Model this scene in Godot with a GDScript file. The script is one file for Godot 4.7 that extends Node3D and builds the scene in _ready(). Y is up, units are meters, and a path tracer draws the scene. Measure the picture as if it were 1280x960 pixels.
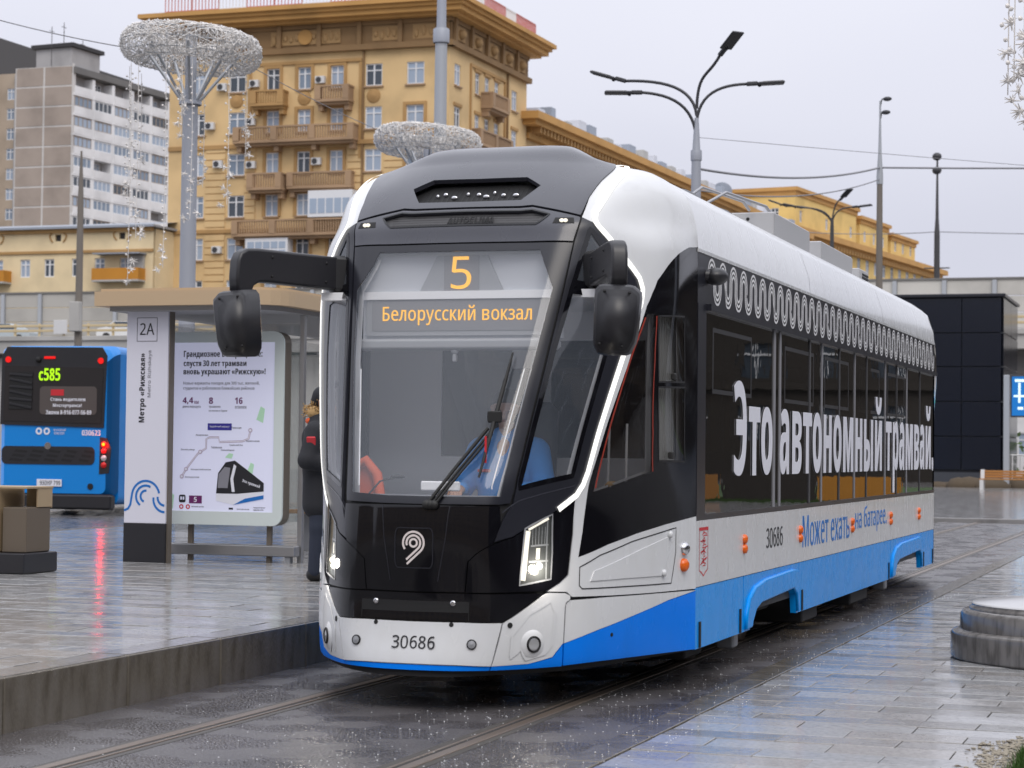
extends Node3D
# A low-floor tram at a wet city stop: world axes follow the track (z runs along it, the tram's nose points to +z).

class Mb:
	var v := PackedVector3Array()
	var n := PackedVector3Array()
	var t := PackedVector2Array()
	var c := PackedColorArray()
	var ix := PackedInt32Array()
	var col := Color.WHITE
	var tinted := false

	func vert(p: Vector3, nn: Vector3, uv := Vector2.ZERO) -> int:
		v.append(p); n.append(nn); t.append(uv); c.append(col)
		return v.size() - 1

	func tri(i: int, j: int, k: int) -> void:
		var g := (v[k] - v[i]).cross(v[j] - v[i])
		if g.dot(n[i] + n[j] + n[k]) < 0.0:
			ix.append(i); ix.append(k); ix.append(j)
		else:
			ix.append(i); ix.append(j); ix.append(k)

	func quad(a: Vector3, b: Vector3, d: Vector3, e: Vector3, nn := Vector3.ZERO) -> void:
		if nn == Vector3.ZERO:
			nn = (b - a).cross(e - a).normalized()
		var i := vert(a, nn, Vector2(0, 0))
		vert(b, nn, Vector2(1, 0)); vert(d, nn, Vector2(1, 1)); vert(e, nn, Vector2(0, 1))
		tri(i, i + 1, i + 2); tri(i, i + 2, i + 3)

	func box(ctr: Vector3, size: Vector3, bs := Basis(), bevel := 0.0) -> void:
		var h := size / 2.0
		var bv := minf(bevel, minf(h.x, minf(h.y, h.z)) * 0.9)
		var id := {}
		for ax in 3:
			for sg in [-1.0, 1.0]:
				var nn := Vector3.ZERO
				nn[ax] = sg
				var a1 := (ax + 1) % 3
				var a2 := (ax + 2) % 3
				for s1 in [-1.0, 1.0]:
					for s2 in [-1.0, 1.0]:
						var p := Vector3.ZERO
						p[ax] = sg * h[ax]
						p[a1] = s1 * (h[a1] - bv)
						p[a2] = s2 * (h[a2] - bv)
						var key := Vector3.ZERO
						key[ax] = sg; key[a1] = s1; key[a2] = s2
						id[[ax, key]] = vert(ctr + bs * p, bs * nn, Vector2(s1 * 0.5 + 0.5, s2 * 0.5 + 0.5))
				var k := func(x: float, y: float) -> int:
					var key := Vector3.ZERO
					key[ax] = sg; key[a1] = x; key[a2] = y
					return id[[ax, key]]
				var q0: int = k.call(-1.0, -1.0); var q1: int = k.call(1.0, -1.0)
				var q2: int = k.call(1.0, 1.0); var q3: int = k.call(-1.0, 1.0)
				tri(q0, q1, q2); tri(q0, q2, q3)
		if bv <= 0.0:
			return
		for ax in 3:
			var b := (ax + 1) % 3
			var d := (ax + 2) % 3
			for sb in [-1.0, 1.0]:
				for sd in [-1.0, 1.0]:
					var lo := Vector3.ZERO
					lo[ax] = -1.0; lo[b] = sb; lo[d] = sd
					var hi := lo
					hi[ax] = 1.0
					tri(id[[b, lo]], id[[b, hi]], id[[d, hi]])
					tri(id[[b, lo]], id[[d, hi]], id[[d, lo]])
		for sx in [-1.0, 1.0]:
			for sy in [-1.0, 1.0]:
				for sz in [-1.0, 1.0]:
					var key := Vector3(sx, sy, sz)
					tri(id[[0, key]], id[[1, key]], id[[2, key]])

	func tube(path: Array, r, sides := 8, caps := true, closed := false) -> void:
		var m := path.size()
		var rings := []
		var up := Vector3.UP
		for i in m:
			var a: Vector3 = path[(i - 1 + m) % m] if closed else path[maxi(i - 1, 0)]
			var b: Vector3 = path[(i + 1) % m] if closed else path[mini(i + 1, m - 1)]
			var d := (b - a).normalized()
			if i == 0:
				up = Vector3.UP if absf(d.y) < 0.9 else Vector3.RIGHT
			up = (up - d * up.dot(d)).normalized()
			var w := d.cross(up)
			var rr: float = r[i] if r is Array else r
			var ring := []
			for k in sides:
				var an := TAU * k / sides
				var nn := up * cos(an) + w * sin(an)
				ring.append(vert(path[i] + nn * rr, nn, Vector2(float(k) / sides, i)))
			rings.append(ring)
		for i in (m if closed else m - 1):
			var ra: Array = rings[i]
			var rb: Array = rings[(i + 1) % m]
			for k in sides:
				var k2 := (k + 1) % sides
				tri(ra[k], rb[k], rb[k2]); tri(ra[k], rb[k2], ra[k2])
		if caps and not closed:
			for e in 2:
				var i := 0 if e == 0 else m - 1
				var dd: Vector3 = (path[0] - path[1]).normalized() if e == 0 else (path[m - 1] - path[m - 2]).normalized()
				var base := v.size()
				for k in sides:
					vert(v[rings[i][k]], dd)
				for k in range(1, sides - 1):
					tri(base, base + k, base + k + 1)

	func lathe(prof: Array, segs: int, xf := Transform3D(), from := 0.0, to := TAU) -> void:
		# prof: Vector2(radius, height) from bottom to top; flat-shaded between rings that turn sharply is left to doubled points
		var m := prof.size()
		var first := v.size()
		for i in m:
			var a: Vector2 = prof[maxi(i - 1, 0)]
			var b: Vector2 = prof[mini(i + 1, m - 1)]
			if i > 0 and prof[i].distance_to(prof[i - 1]) < 1e-5: a = prof[i]
			if i < m - 1 and prof[i].distance_to(prof[i + 1]) < 1e-5: b = prof[i]
			var d := (b - a).normalized()
			var nn2 := Vector2(d.y, -d.x)
			for k in segs + 1:
				var an := from + (to - from) * k / segs
				var dir := Vector3(cos(an), 0, sin(an))
				vert(xf * (dir * prof[i].x + Vector3(0, prof[i].y, 0)), (xf.basis * (dir * nn2.x + Vector3(0, nn2.y, 0))).normalized(), Vector2(float(k) / segs, float(i) / m))
		for i in m - 1:
			if prof[i].distance_to(prof[i + 1]) < 1e-5: continue
			for k in segs:
				var p := first + i * (segs + 1) + k
				tri(p, p + segs + 1, p + segs + 2); tri(p, p + segs + 2, p + 1)

	func prism(poly: PackedVector2Array, depth: float, xf := Transform3D(), holes := []) -> void:
		# polygon in XY, front face at z = depth, back at z = 0
		var pieces := [poly]
		if holes.size():
			pieces = strips(poly, holes)
		for piece in pieces:
			var tr := Geometry2D.triangulate_polygon(piece)
			for side in [1, 0]:
				var base := v.size()
				var nn := (xf.basis * Vector3(0, 0, 1 if side else -1)).normalized()
				for p in piece:
					vert(xf * Vector3(p.x, p.y, depth * side), nn, p)
				for k in range(0, tr.size(), 3):
					tri(base + tr[k], base + tr[k + 1], base + tr[k + 2])
		for ring in [poly] + holes:
			var sgn := 1.0 if Geometry2D.is_polygon_clockwise(ring) else -1.0
			if ring != poly: sgn = -sgn
			for i in ring.size():
				var a: Vector2 = ring[i]
				var b: Vector2 = ring[(i + 1) % ring.size()]
				var e := b - a
				var nn := (xf.basis * Vector3(-e.y, e.x, 0) * sgn).normalized()
				quad(xf * Vector3(a.x, a.y, 0), xf * Vector3(b.x, b.y, 0), xf * Vector3(b.x, b.y, depth), xf * Vector3(a.x, a.y, depth), nn)

	func strips(poly: PackedVector2Array, holes: Array) -> Array:
		# cuts the polygon into vertical strips at the holes' edges so that no piece keeps a hole inside it
		var xs := []
		for h in holes:
			var lo := 1e9; var hi := -1e9
			for p in h: lo = minf(lo, p.x); hi = maxf(hi, p.x)
			xs.append((lo + hi) / 2.0)
		xs.sort()
		var edges := [-1e4] + xs + [1e4]
		var out := []
		for i in edges.size() - 1:
			var cell := PackedVector2Array([Vector2(edges[i], -1e4), Vector2(edges[i + 1], -1e4), Vector2(edges[i + 1], 1e4), Vector2(edges[i], 1e4)])
			var got: Array = Geometry2D.intersect_polygons(poly, cell)
			for h in holes:
				var nxt := []
				for g in got:
					nxt.append_array(Geometry2D.clip_polygons(g, h))
				got = nxt
			out.append_array(got)
		return out

	func ball(ctr: Vector3, r: Vector3, seg := 12, rings := 8, bs := Basis()) -> void:
		var first := v.size()
		for i in rings + 1:
			var th := PI * i / rings
			for k in seg + 1:
				var ph := TAU * k / seg
				var d := Vector3(sin(th) * cos(ph), cos(th), sin(th) * sin(ph))
				vert(ctr + bs * (d * r), (bs * (d / r)).normalized(), Vector2(float(k) / seg, float(i) / rings))
		for i in rings:
			for k in seg:
				var p := first + i * (seg + 1) + k
				tri(p, p + seg + 1, p + seg + 2); tri(p, p + seg + 2, p + 1)

	func ribbon(pts: Array, nrm: Array, width: float, closed := false, taper := false) -> void:
		# a flat band along pts, lying across nrm
		var m := pts.size()
		var first := v.size()
		for i in m:
			var a: Vector3 = pts[(i - 1 + m) % m] if closed else pts[maxi(i - 1, 0)]
			var b: Vector3 = pts[(i + 1) % m] if closed else pts[mini(i + 1, m - 1)]
			var w: Vector3 = (b - a).normalized().cross(nrm[i]).normalized() * width / 2.0
			vert(pts[i] - w, nrm[i]); vert(pts[i] + w, nrm[i])
		for i in (m if closed else m - 1):
			var p := first + 2 * i
			var q := first + 2 * ((i + 1) % m)
			tri(p, p + 1, q + 1); tri(p, q + 1, q)

	func add(other: Mb, xf: Transform3D) -> void:
		var first := v.size()
		for i in other.v.size():
			v.append(xf * other.v[i]); n.append((xf.basis * other.n[i]).normalized()); t.append(other.t[i]); c.append(col)
		for i in range(0, other.ix.size(), 3):
			tri(first + other.ix[i], first + other.ix[i + 1], first + other.ix[i + 2])

	func mesh() -> ArrayMesh:
		var a := []
		a.resize(Mesh.ARRAY_MAX)
		a[Mesh.ARRAY_VERTEX] = v
		a[Mesh.ARRAY_NORMAL] = n
		a[Mesh.ARRAY_TEX_UV] = t
		if tinted: a[Mesh.ARRAY_COLOR] = c
		a[Mesh.ARRAY_INDEX] = ix
		var m := ArrayMesh.new()
		m.add_surface_from_arrays(Mesh.PRIMITIVE_TRIANGLES, a)
		return m


var M := {}
var used := {}
var rng := RandomNumberGenerator.new()
var font := SystemFont.new()
var font_bold := SystemFont.new()
const CAM := Vector3(4.530, 1.545, 0.0)

func rgb(r: float, g: float, b: float) -> Color:
	return Color(r, g, b).linear_to_srgb()

func mat(key: String, albedo: Color, rough := 0.6, metal := 0.0) -> StandardMaterial3D:
	var m := StandardMaterial3D.new()
	m.resource_name = key
	m.albedo_color = albedo
	m.roughness = rough
	m.metallic = metal
	M[key] = m
	return m

func noise_tex(freq: float, ramp: Array, size := 512, octaves := 4, normal := false, bump := 4.0, kind := FastNoiseLite.TYPE_SIMPLEX_SMOOTH, sd := 1) -> NoiseTexture2D:
	var f := FastNoiseLite.new()
	f.noise_type = kind
	f.seed = sd
	f.frequency = freq
	f.fractal_octaves = octaves
	var t := NoiseTexture2D.new()
	t.width = size; t.height = size
	t.seamless = true
	t.noise = f
	t.generate_mipmaps = false
	if normal:
		t.as_normal_map = true
		t.bump_strength = bump
	elif ramp.size():
		var g := Gradient.new()
		var offs := PackedFloat32Array()
		var cols := PackedColorArray()
		for r in ramp:
			offs.append(r[0]); cols.append(r[1])
		g.offsets = offs; g.colors = cols
		t.color_ramp = g
	return t

func grey(x: float) -> Color:
	return Color(x, x, x)

func world_map(m: StandardMaterial3D, per_metre: float) -> void:
	m.uv1_triplanar = true
	m.uv1_world_triplanar = true
	m.uv1_scale = Vector3.ONE * per_metre

func numbered(called: String) -> String:
	if not used.has(called):
		used[called] = 0
		return called
	used[called] += 1
	return "%s_%03d" % [called, used[called]]

func tag(o: Node, label := "", category := "", group := "", kind := "") -> Node:
	if label: o.set_meta("label", label)
	if category: o.set_meta("category", category)
	if group: o.set_meta("group", group)
	if kind: o.set_meta("kind", kind)
	return o

func thing(called: String, label: String, category: String, at := Vector3.ZERO, turn := 0.0, group := "") -> Node3D:
	var o := Node3D.new()
	o.name = numbered(called)
	o.position = at
	o.rotation.y = turn
	add_child(o)
	tag(o, label, category, group)
	return o

func part(parent: Node, called: String, shape, m: Material, xf := Transform3D()) -> MeshInstance3D:
	var o := MeshInstance3D.new()
	o.name = called if parent != self else numbered(called)
	o.mesh = shape.mesh() if shape is Mb else shape
	o.material_override = m
	o.transform = xf
	parent.add_child(o, true)
	return o

func wpart(parent: Node3D, called: String, shape, m: Material) -> MeshInstance3D:
	# a part whose shape is given in the world's axes, under a thing that is not turned
	return part(parent, called, shape, m, Transform3D(Basis(), -parent.position))

func struct(called: String, shape, m: Material) -> MeshInstance3D:
	var o := part(self, called, shape, m)
	o.set_meta("kind", "structure")
	return o

func dup(src: Node3D, label := "", group := "") -> Node3D:
	var base := String(src.name)
	var r: Node3D = src.duplicate()
	r.name = numbered(base)
	add_child(r)
	if label: r.set_meta("label", label)
	if group: r.set_meta("group", group)
	return r

func lettering(parent: Node, called: String, s: String, m: Material, xf: Transform3D, w: float, h: float, bold := false, centre := true, depth := 0.004) -> MeshInstance3D:
	# text whose own box is fitted to w x h (w <= 0: natural width for that height), lying in xf's XY plane
	var t := TextMesh.new()
	t.font = font_bold if bold else font
	t.text = s
	t.font_size = 48
	t.pixel_size = 0.01
	t.depth = 0.01
	t.curve_step = 2.0
	t.horizontal_alignment = HORIZONTAL_ALIGNMENT_LEFT
	var bb := t.get_aabb()
	var sy := h / bb.size.y
	var sx := w / bb.size.x if w > 0.0 else sy
	var ww := bb.size.x * sx
	var shift := Vector3(-bb.position.x * sx - (ww / 2.0 if centre else 0.0), -bb.position.y * sy - (h / 2.0 if centre else 0.0), 0)
	var local := Transform3D(Basis.from_scale(Vector3(sx, sy, depth / 0.01)), shift)
	return part(parent, called, t, m, xf * local)

func pv(a: Array) -> PackedVector2Array:
	var out := PackedVector2Array()
	for i in range(0, a.size(), 2):
		out.append(Vector2(a[i], a[i + 1]))
	return out

func mirrored(p: PackedVector2Array) -> PackedVector2Array:
	var out := PackedVector2Array()
	for i in range(p.size() - 1, -1, -1):
		out.append(Vector2(-p[i].x, p[i].y))
	return out

func side_of(p: PackedVector2Array, s: int) -> PackedVector2Array:
	return p if s > 0 else mirrored(p)

func both(p: PackedVector2Array) -> PackedVector2Array:
	# an open chain on the right half, from the middle's top round to the middle's bottom, closed by its mirror image
	var out := p.duplicate()
	out.append_array(mirrored(p))
	return out

func rect(x0: float, y0: float, x1: float, y1: float) -> PackedVector2Array:
	return PackedVector2Array([Vector2(x0, y0), Vector2(x1, y0), Vector2(x1, y1), Vector2(x0, y1)])

func round_rect(x0: float, y0: float, x1: float, y1: float, r: float, seg := 5) -> PackedVector2Array:
	var out := PackedVector2Array()
	for q in [[x1 - r, y1 - r, 0.0], [x0 + r, y1 - r, PI / 2], [x0 + r, y0 + r, PI], [x1 - r, y0 + r, PI * 1.5]]:
		for k in seg + 1:
			var a: float = q[2] + PI / 2 * k / seg
			out.append(Vector2(q[0] + cos(a) * r, q[1] + sin(a) * r))
	return out

func disc(r: float, seg := 20, at := Vector2.ZERO) -> PackedVector2Array:
	var out := PackedVector2Array()
	for k in seg:
		out.append(at + Vector2(cos(TAU * k / seg), sin(TAU * k / seg)) * r)
	return out

func frame_at(p: Vector3, out_dir: Vector3, up := Vector3.UP) -> Transform3D:
	var z := out_dir.normalized()
	var x := up.cross(z).normalized()
	return Transform3D(Basis(x, z.cross(x), z), p)

func _ready() -> void:
	rng.seed = 7
	font.font_names = PackedStringArray(["Droid Sans"])
	font_bold.font_names = PackedStringArray(["Droid Sans"])
	font_bold.font_weight = 700
	# camera
	var cam := Camera3D.new()
	cam.name = "camera"
	cam.keep_aspect = Camera3D.KEEP_HEIGHT
	cam.position = CAM
	cam.basis = Basis(Vector3.UP, 0.32862) * Basis(Vector3.RIGHT, 0.03191) * Basis(Vector3.BACK, 0.0115)
	var lens := CameraAttributesPhysical.new()
	lens.frustum_focal_length = 12.0 / tan(atan(480.0 / 2600.0))
	lens.frustum_near = 0.2
	lens.frustum_far = 1500.0
	lens.frustum_focus_distance = 16.5
	lens.exposure_aperture = 4.0
	add_child(cam)
	cam.attributes = lens
	cam.fov = rad_to_deg(2.0 * atan(480.0 / 2600.0))
	cam.near = 0.2
	cam.far = 1500.0
	cam.current = true
	# sky and air: an even overcast, brighter overhead
	var env := Environment.new()
	env.background_mode = Environment.BG_SKY
	var sky := Sky.new()
	var sm := ProceduralSkyMaterial.new()
	sm.sky_top_color = Color(1.29, 1.30, 1.34)
	sm.sky_horizon_color = Color(0.72, 0.725, 0.775)
	sm.sky_curve = 1.2
	sm.ground_horizon_color = Color(0.62, 0.62, 0.64)
	sm.ground_bottom_color = Color(0.4, 0.4, 0.41)
	sm.sky_cover = cloud_cover()
	sm.sky_cover_modulate = Color(1, 1, 1, 0.2)
	sky.sky_material = sm
	env.sky = sky
	env.tonemap_mode = Environment.TONE_MAPPER_LINEAR
	env.tonemap_exposure = 1.1
	env.sdfgi_enabled = true
	env.ssao_enabled = true
	env.ssil_enabled = true
	var we := WorldEnvironment.new()
	we.name = "world_environment"
	we.environment = env
	add_child(we)
	# the veiled sun, high behind the camera's left shoulder
	var sun := DirectionalLight3D.new()
	sun.name = "sun"
	sun.light_energy = 0.4
	sun.light_angular_distance = 35.0
	sun.light_color = Color(1.0, 0.97, 0.93)
	sun.shadow_enabled = true
	sun.sky_mode = DirectionalLight3D.SKY_MODE_LIGHT_ONLY
	sun.basis = Basis.looking_at(Vector3(-0.35, -0.75, -0.55).normalized(), Vector3.UP)
	add_child(sun)
	materials()
	build_ground()
	build_backdrop()
	build_overpass()
	build_plaza()
	build_stop()
	build_poles()
	build_tram()
	build_people()
	build_small()

func cloud_cover() -> NoiseTexture2D:
	return noise_tex(0.006, [[0.0, Color(0.35, 0.38, 0.46)], [0.5, Color(0.8, 0.81, 0.85)], [1.0, Color(1, 1, 1)]], 1024, 4)

func glass(key: String, tint: Color, alpha: float, rough := 0.0) -> StandardMaterial3D:
	var m := mat(key, Color(tint.r, tint.g, tint.b, alpha), rough)
	m.transparency = BaseMaterial3D.TRANSPARENCY_ALPHA
	m.metallic_specular = 0.5
	return m

func glow(key: String, c: Color, energy: float) -> StandardMaterial3D:
	var m := mat(key, Color(c.r * 0.5, c.g * 0.5, c.b * 0.5), 0.4)
	m.emission_enabled = true
	m.emission = c
	m.emission_energy_multiplier = energy
	return m

func paint(key: String, c: Color, rough := 0.3, coat := 0.6) -> StandardMaterial3D:
	var m := mat(key, c, rough)
	m.clearcoat_enabled = coat > 0.0
	m.clearcoat = coat
	m.clearcoat_roughness = 0.06
	return m

func materials() -> void:
	var wet_rough := noise_tex(0.012, [[0.0, grey(0.05)], [0.4, grey(0.12)], [0.55, grey(0.3)], [1.0, grey(0.45)]], 1024, 5, false, 0, FastNoiseLite.TYPE_SIMPLEX_SMOOTH, 3)
	var streak := noise_tex(0.02, [[0.0, grey(0.10)], [0.5, grey(0.15)], [1.0, grey(0.24)]], 512, 4, false, 0, FastNoiseLite.TYPE_SIMPLEX_SMOOTH, 5)
	var speck := noise_tex(0.09, [[0.0, grey(0.82)], [0.5, grey(0.94)], [1.0, grey(1.0)]], 512, 3, false, 0, FastNoiseLite.TYPE_SIMPLEX_SMOOTH, 9)
	var stain := noise_tex(0.008, [[0.0, grey(0.72)], [0.45, grey(0.93)], [1.0, grey(1.0)]], 512, 5, false, 0, FastNoiseLite.TYPE_SIMPLEX_SMOOTH, 11)
	var grain_n := noise_tex(0.12, [], 512, 3, true, 3.0, FastNoiseLite.TYPE_SIMPLEX_SMOOTH, 13)
	var grain_fine := noise_tex(0.33, [], 1024, 2, true, 3.0, FastNoiseLite.TYPE_SIMPLEX_SMOOTH, 15)
	var ripple_n := noise_tex(0.03, [], 512, 4, true, 2.0, FastNoiseLite.TYPE_SIMPLEX_SMOOTH, 17)

	var a := mat("asphalt", rgb(0.105, 0.098, 0.102), 1.0)
	a.roughness_texture = wet_rough
	a.albedo_texture = stain
	a.normal_enabled = true; a.normal_texture = grain_fine; a.normal_scale = 0.28
	world_map(a, 0.13)
	a = mat("road", rgb(0.13, 0.13, 0.135), 1.0)
	a.roughness_texture = wet_rough
	a.albedo_texture = stain
	a.normal_enabled = true; a.normal_texture = grain_n; a.normal_scale = 0.3
	world_map(a, 0.3)
	for k in 6:
		var g: float = [0.36, 0.32, 0.40, 0.29, 0.38, 0.34][k]
		var w: float = [1.0, 1.03, 0.99, 1.02, 1.0, 1.04][k]
		a = mat("paver_%d" % k, rgb(g * w, g, g / w * 1.01), 1.0)
		a.roughness_texture = streak
		a.albedo_texture = speck
		a.normal_enabled = true; a.normal_texture = ripple_n; a.normal_scale = 0.05
		world_map(a, 0.35 + 0.05 * k)
	a = mat("paving_far", rgb(0.27, 0.265, 0.265), 1.0)
	a.roughness_texture = streak
	a.albedo_texture = stain
	a.normal_enabled = true; a.normal_texture = ripple_n; a.normal_scale = 0.12
	world_map(a, 0.25)
	a = mat("mortar", rgb(0.055, 0.05, 0.045), 0.5)
	a = mat("kerb_concrete", rgb(0.17, 0.155, 0.135), 1.0)
	a.albedo_texture = noise_tex(0.01, [[0.0, Color(0.74, 0.72, 0.68)], [0.5, Color(0.92, 0.91, 0.89)], [1.0, Color(1, 1, 1)]], 512, 5, false, 0, FastNoiseLite.TYPE_SIMPLEX_SMOOTH, 21)
	a.roughness_texture = streak
	a.normal_enabled = true; a.normal_texture = grain_n; a.normal_scale = 0.2
	a.uv1_triplanar = true; a.uv1_world_triplanar = true; a.uv1_scale = Vector3(1.3, 0.35, 1.3)
	a = mat("granite", rgb(0.27, 0.262, 0.255), 1.0)
	a.roughness_texture = streak
	a.albedo_texture = speck
	world_map(a, 1.4)
	a = mat("plinth_stone", rgb(0.22, 0.21, 0.205), 1.0)
	a.albedo_texture = noise_tex(0.012, [[0.0, grey(0.55)], [0.55, grey(0.95)], [1.0, grey(1.0)]], 512, 5, false, 0, FastNoiseLite.TYPE_SIMPLEX_SMOOTH, 23)
	a.roughness_texture = streak
	a.uv1_triplanar = true; a.uv1_world_triplanar = true; a.uv1_scale = Vector3(2.2, 0.35, 2.2)
	a = mat("plinth_top", rgb(0.5, 0.5, 0.51), 0.16)  # paler than the stone: the wet top's sky reflection is put into the colour
	mat("rail_steel", rgb(0.27, 0.215, 0.175), 0.28, 0.6)
	mat("rail_groove", rgb(0.012, 0.011, 0.01), 0.6)
	mat("lawn", rgb(0.04, 0.085, 0.015), 0.8)
	mat("shrub", rgb(0.06, 0.11, 0.025), 0.7)
	mat("notice_brown", rgb(0.085, 0.07, 0.065), 0.4)
	mat("emblem_white", rgb(0.75, 0.68, 0.66), 0.4)
	mat("red_seal", rgb(0.3, 0.03, 0.015), 0.5)
	mat("bogie", rgb(0.03, 0.03, 0.032), 0.7)
	mat("roof_unit", rgb(0.42, 0.42, 0.43), 0.6)
	mat("dash", rgb(0.16, 0.165, 0.18), 0.6)
	mat("house_dark", rgb(0.034, 0.028, 0.023), 0.85)
	mat("divider", rgb(0.22, 0.22, 0.24), 0.5)
	mat("divider_dark", rgb(0.05, 0.05, 0.055), 0.5)
	mat("relief", rgb(0.36, 0.225, 0.1), 0.85)
	mat("soil", rgb(0.075, 0.055, 0.035), 0.95)
	mat("grit", rgb(0.28, 0.25, 0.2), 0.9)
	mat("ice", rgb(0.75, 0.76, 0.78), 0.4)
	var gr := mat("grass", rgb(0.05, 0.12, 0.015), 0.6)
	gr.vertex_color_use_as_albedo = true
	gr.albedo_color = Color.WHITE

	# vehicles
	var wp := paint("tram_white", rgb(0.66, 0.675, 0.695), 0.3, 0.3)
	paint("tram_blue", rgb(0.0, 0.20, 0.88), 0.35, 0.0)
	paint("tram_blue_sheen", rgb(0.0, 0.30, 0.86), 0.3, 0.0)  # the cab's blue made lighter: wet sheen on the flank put into the colour
	paint("tram_black", rgb(0.004, 0.004, 0.006), 0.07, 0.0)
	paint("tram_grey", rgb(0.045, 0.047, 0.062), 0.2, 0.3)
	paint("tram_pillar", rgb(0.016, 0.017, 0.024), 0.28, 0.0)
	var grime := noise_tex(0.015, [[0.0, Color(0.965, 0.962, 0.955)], [0.4, Color(0.99, 0.99, 0.988)], [1.0, Color(1, 1, 1)]], 512, 5, false, 0, FastNoiseLite.TYPE_SIMPLEX_SMOOTH, 41)
	var sheen := noise_tex(0.02, [[0.0, grey(0.2)], [0.5, grey(0.25)], [1.0, grey(0.32)]], 512, 4, false, 0, FastNoiseLite.TYPE_SIMPLEX_SMOOTH, 43)
	for key in ["tram_white", "tram_blue", "tram_blue_sheen", "tram_grey"]:
		var p: StandardMaterial3D = M[key]
		p.albedo_texture = grime
		p.roughness = 1.0
		p.roughness_texture = sheen
		if key.begins_with("tram_blue"): p.metallic_specular = 0.3
		p.uv1_triplanar = true; p.uv1_world_triplanar = true; p.uv1_scale = Vector3(0.5, 0.22, 0.5)
	mat("gap", rgb(0.006, 0.006, 0.007), 0.7)
	mat("black_plastic", rgb(0.016, 0.016, 0.018), 0.45)
	mat("mirror_plastic", rgb(0.022, 0.022, 0.026), 0.38)
	mat("rubber", rgb(0.012, 0.012, 0.012), 0.6)
	mat("chrome", rgb(0.65, 0.65, 0.67), 0.15, 1.0)
	mat("steel", rgb(0.42, 0.42, 0.43), 0.35, 0.9)
	mat("steel_dull", rgb(0.3, 0.31, 0.33), 0.5, 0.35)
	mat("white_plain", rgb(0.8, 0.8, 0.81), 0.5)
	mat("print_white", rgb(0.74, 0.75, 0.82), 0.45)
	mat("print_black", rgb(0.012, 0.012, 0.016), 0.5)
	mat("print_blue", rgb(0.006, 0.14, 0.47), 0.45)
	mat("print_grey", rgb(0.22, 0.22, 0.25), 0.5)
	mat("print_red", rgb(0.55, 0.02, 0.03), 0.5)
	mat("print_purple", rgb(0.13, 0.012, 0.11), 0.5)
	mat("print_violet", rgb(0.035, 0.03, 0.28), 0.5)
	mat("print_green", rgb(0.45, 0.72, 0.5), 0.5)
	mat("print_line", rgb(0.45, 0.36, 0.47), 0.5)
	glass("windscreen_glass", rgb(0.5, 0.57, 0.68), 0.10)  # pale blue film: the haze of reflected sky is put into this colour
	glass("tinted_glass", rgb(0.006, 0.006, 0.006), 0.74)
	glass("cab_side_glass", rgb(0.01, 0.008, 0.008), 0.5)
	glass("clear_glass", rgb(0.5, 0.55, 0.55), 0.08)
	glass("shelter_glass", rgb(0.35, 0.42, 0.42), 0.16)
	for key in ["tinted_glass"]:
		var w: StandardMaterial3D = M[key]
		w.normal_enabled = true; w.normal_texture = ripple_n; w.normal_scale = 0.012
		w.uv1_triplanar = true; w.uv1_world_triplanar = true; w.uv1_scale = Vector3.ONE * 0.12
	glow("led_white", Color(1.0, 0.99, 0.97), 1.15)
	glow("lamp_white", Color(1.0, 0.97, 0.9), 1.05)
	glow("amber_text", Color(1.0, 0.72, 0.16), 1.0)
	glow("tail_red", Color(1.0, 0.06, 0.03), 0.75)
	glow("tail_yellow", Color(1.0, 0.8, 0.15), 1.3)
	glow("bus_text", Color(0.72, 0.98, 0.08), 0.95)
	mat("amber_lens", rgb(0.75, 0.13, 0.01), 0.2)
	mat("red_lens", rgb(0.5, 0.01, 0.01), 0.2)
	mat("clear_lens", rgb(0.55, 0.56, 0.58), 0.12, 0.5)
	mat("interior_grey", rgb(0.6, 0.61, 0.64), 0.6)
	mat("interior_light", rgb(0.82, 0.83, 0.85), 0.6)
	mat("interior_dark", rgb(0.055, 0.057, 0.065), 0.6)
	mat("interior_floor", rgb(0.07, 0.07, 0.075), 0.7)
	mat("display_back", rgb(0.5, 0.52, 0.56), 0.6)
	mat("mesh_dark", rgb(0.075, 0.075, 0.08), 0.6)
	mat("display_box", rgb(0.30, 0.31, 0.33), 0.6)
	mat("display_face", rgb(0.215, 0.215, 0.225), 0.5)
	mat("seat_blue", rgb(0.03, 0.09, 0.28), 0.8)
	mat("seat_orange", rgb(0.7, 0.13, 0.05), 0.7)
	mat("curtain", rgb(0.6, 0.61, 0.6), 0.9)
	mat("handrail", rgb(0.45, 0.45, 0.46), 0.4, 0.5)
	paint("bus_blue", rgb(0.0, 0.22, 0.66), 0.35, 0.2)
	mat("bus_dark", rgb(0.022, 0.022, 0.026), 0.35)
	mat("bus_glass", rgb(0.03, 0.028, 0.03), 0.12)
	paint("car_white", rgb(0.72, 0.73, 0.74), 0.3, 0.5)
	paint("car_silver", rgb(0.4, 0.45, 0.48), 0.3, 0.5)

	# stop and street
	mat("canopy_tan", rgb(0.5, 0.37, 0.235), 0.5, 0.15)
	mat("canopy_under", rgb(0.3, 0.3, 0.31), 0.6)
	mat("bin_tan", rgb(0.4, 0.3, 0.185), 0.5, 0.2)
	mat("bin_brown", rgb(0.12, 0.095, 0.07), 0.5)
	mat("lightbox_frame", rgb(0.58, 0.64, 0.63), 0.45)
	mat("lightbox_side", rgb(0.16, 0.135, 0.11), 0.45, 0.3)
	var pf := glow("poster_face", Color(0.78, 0.79, 0.89), 0.28)
	pf.albedo_color = rgb(0.55, 0.56, 0.68)
	mat("sign_white", rgb(0.62, 0.62, 0.7), 0.5)
	mat("galvanised", rgb(0.38, 0.40, 0.43), 0.5, 0.2)
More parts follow.
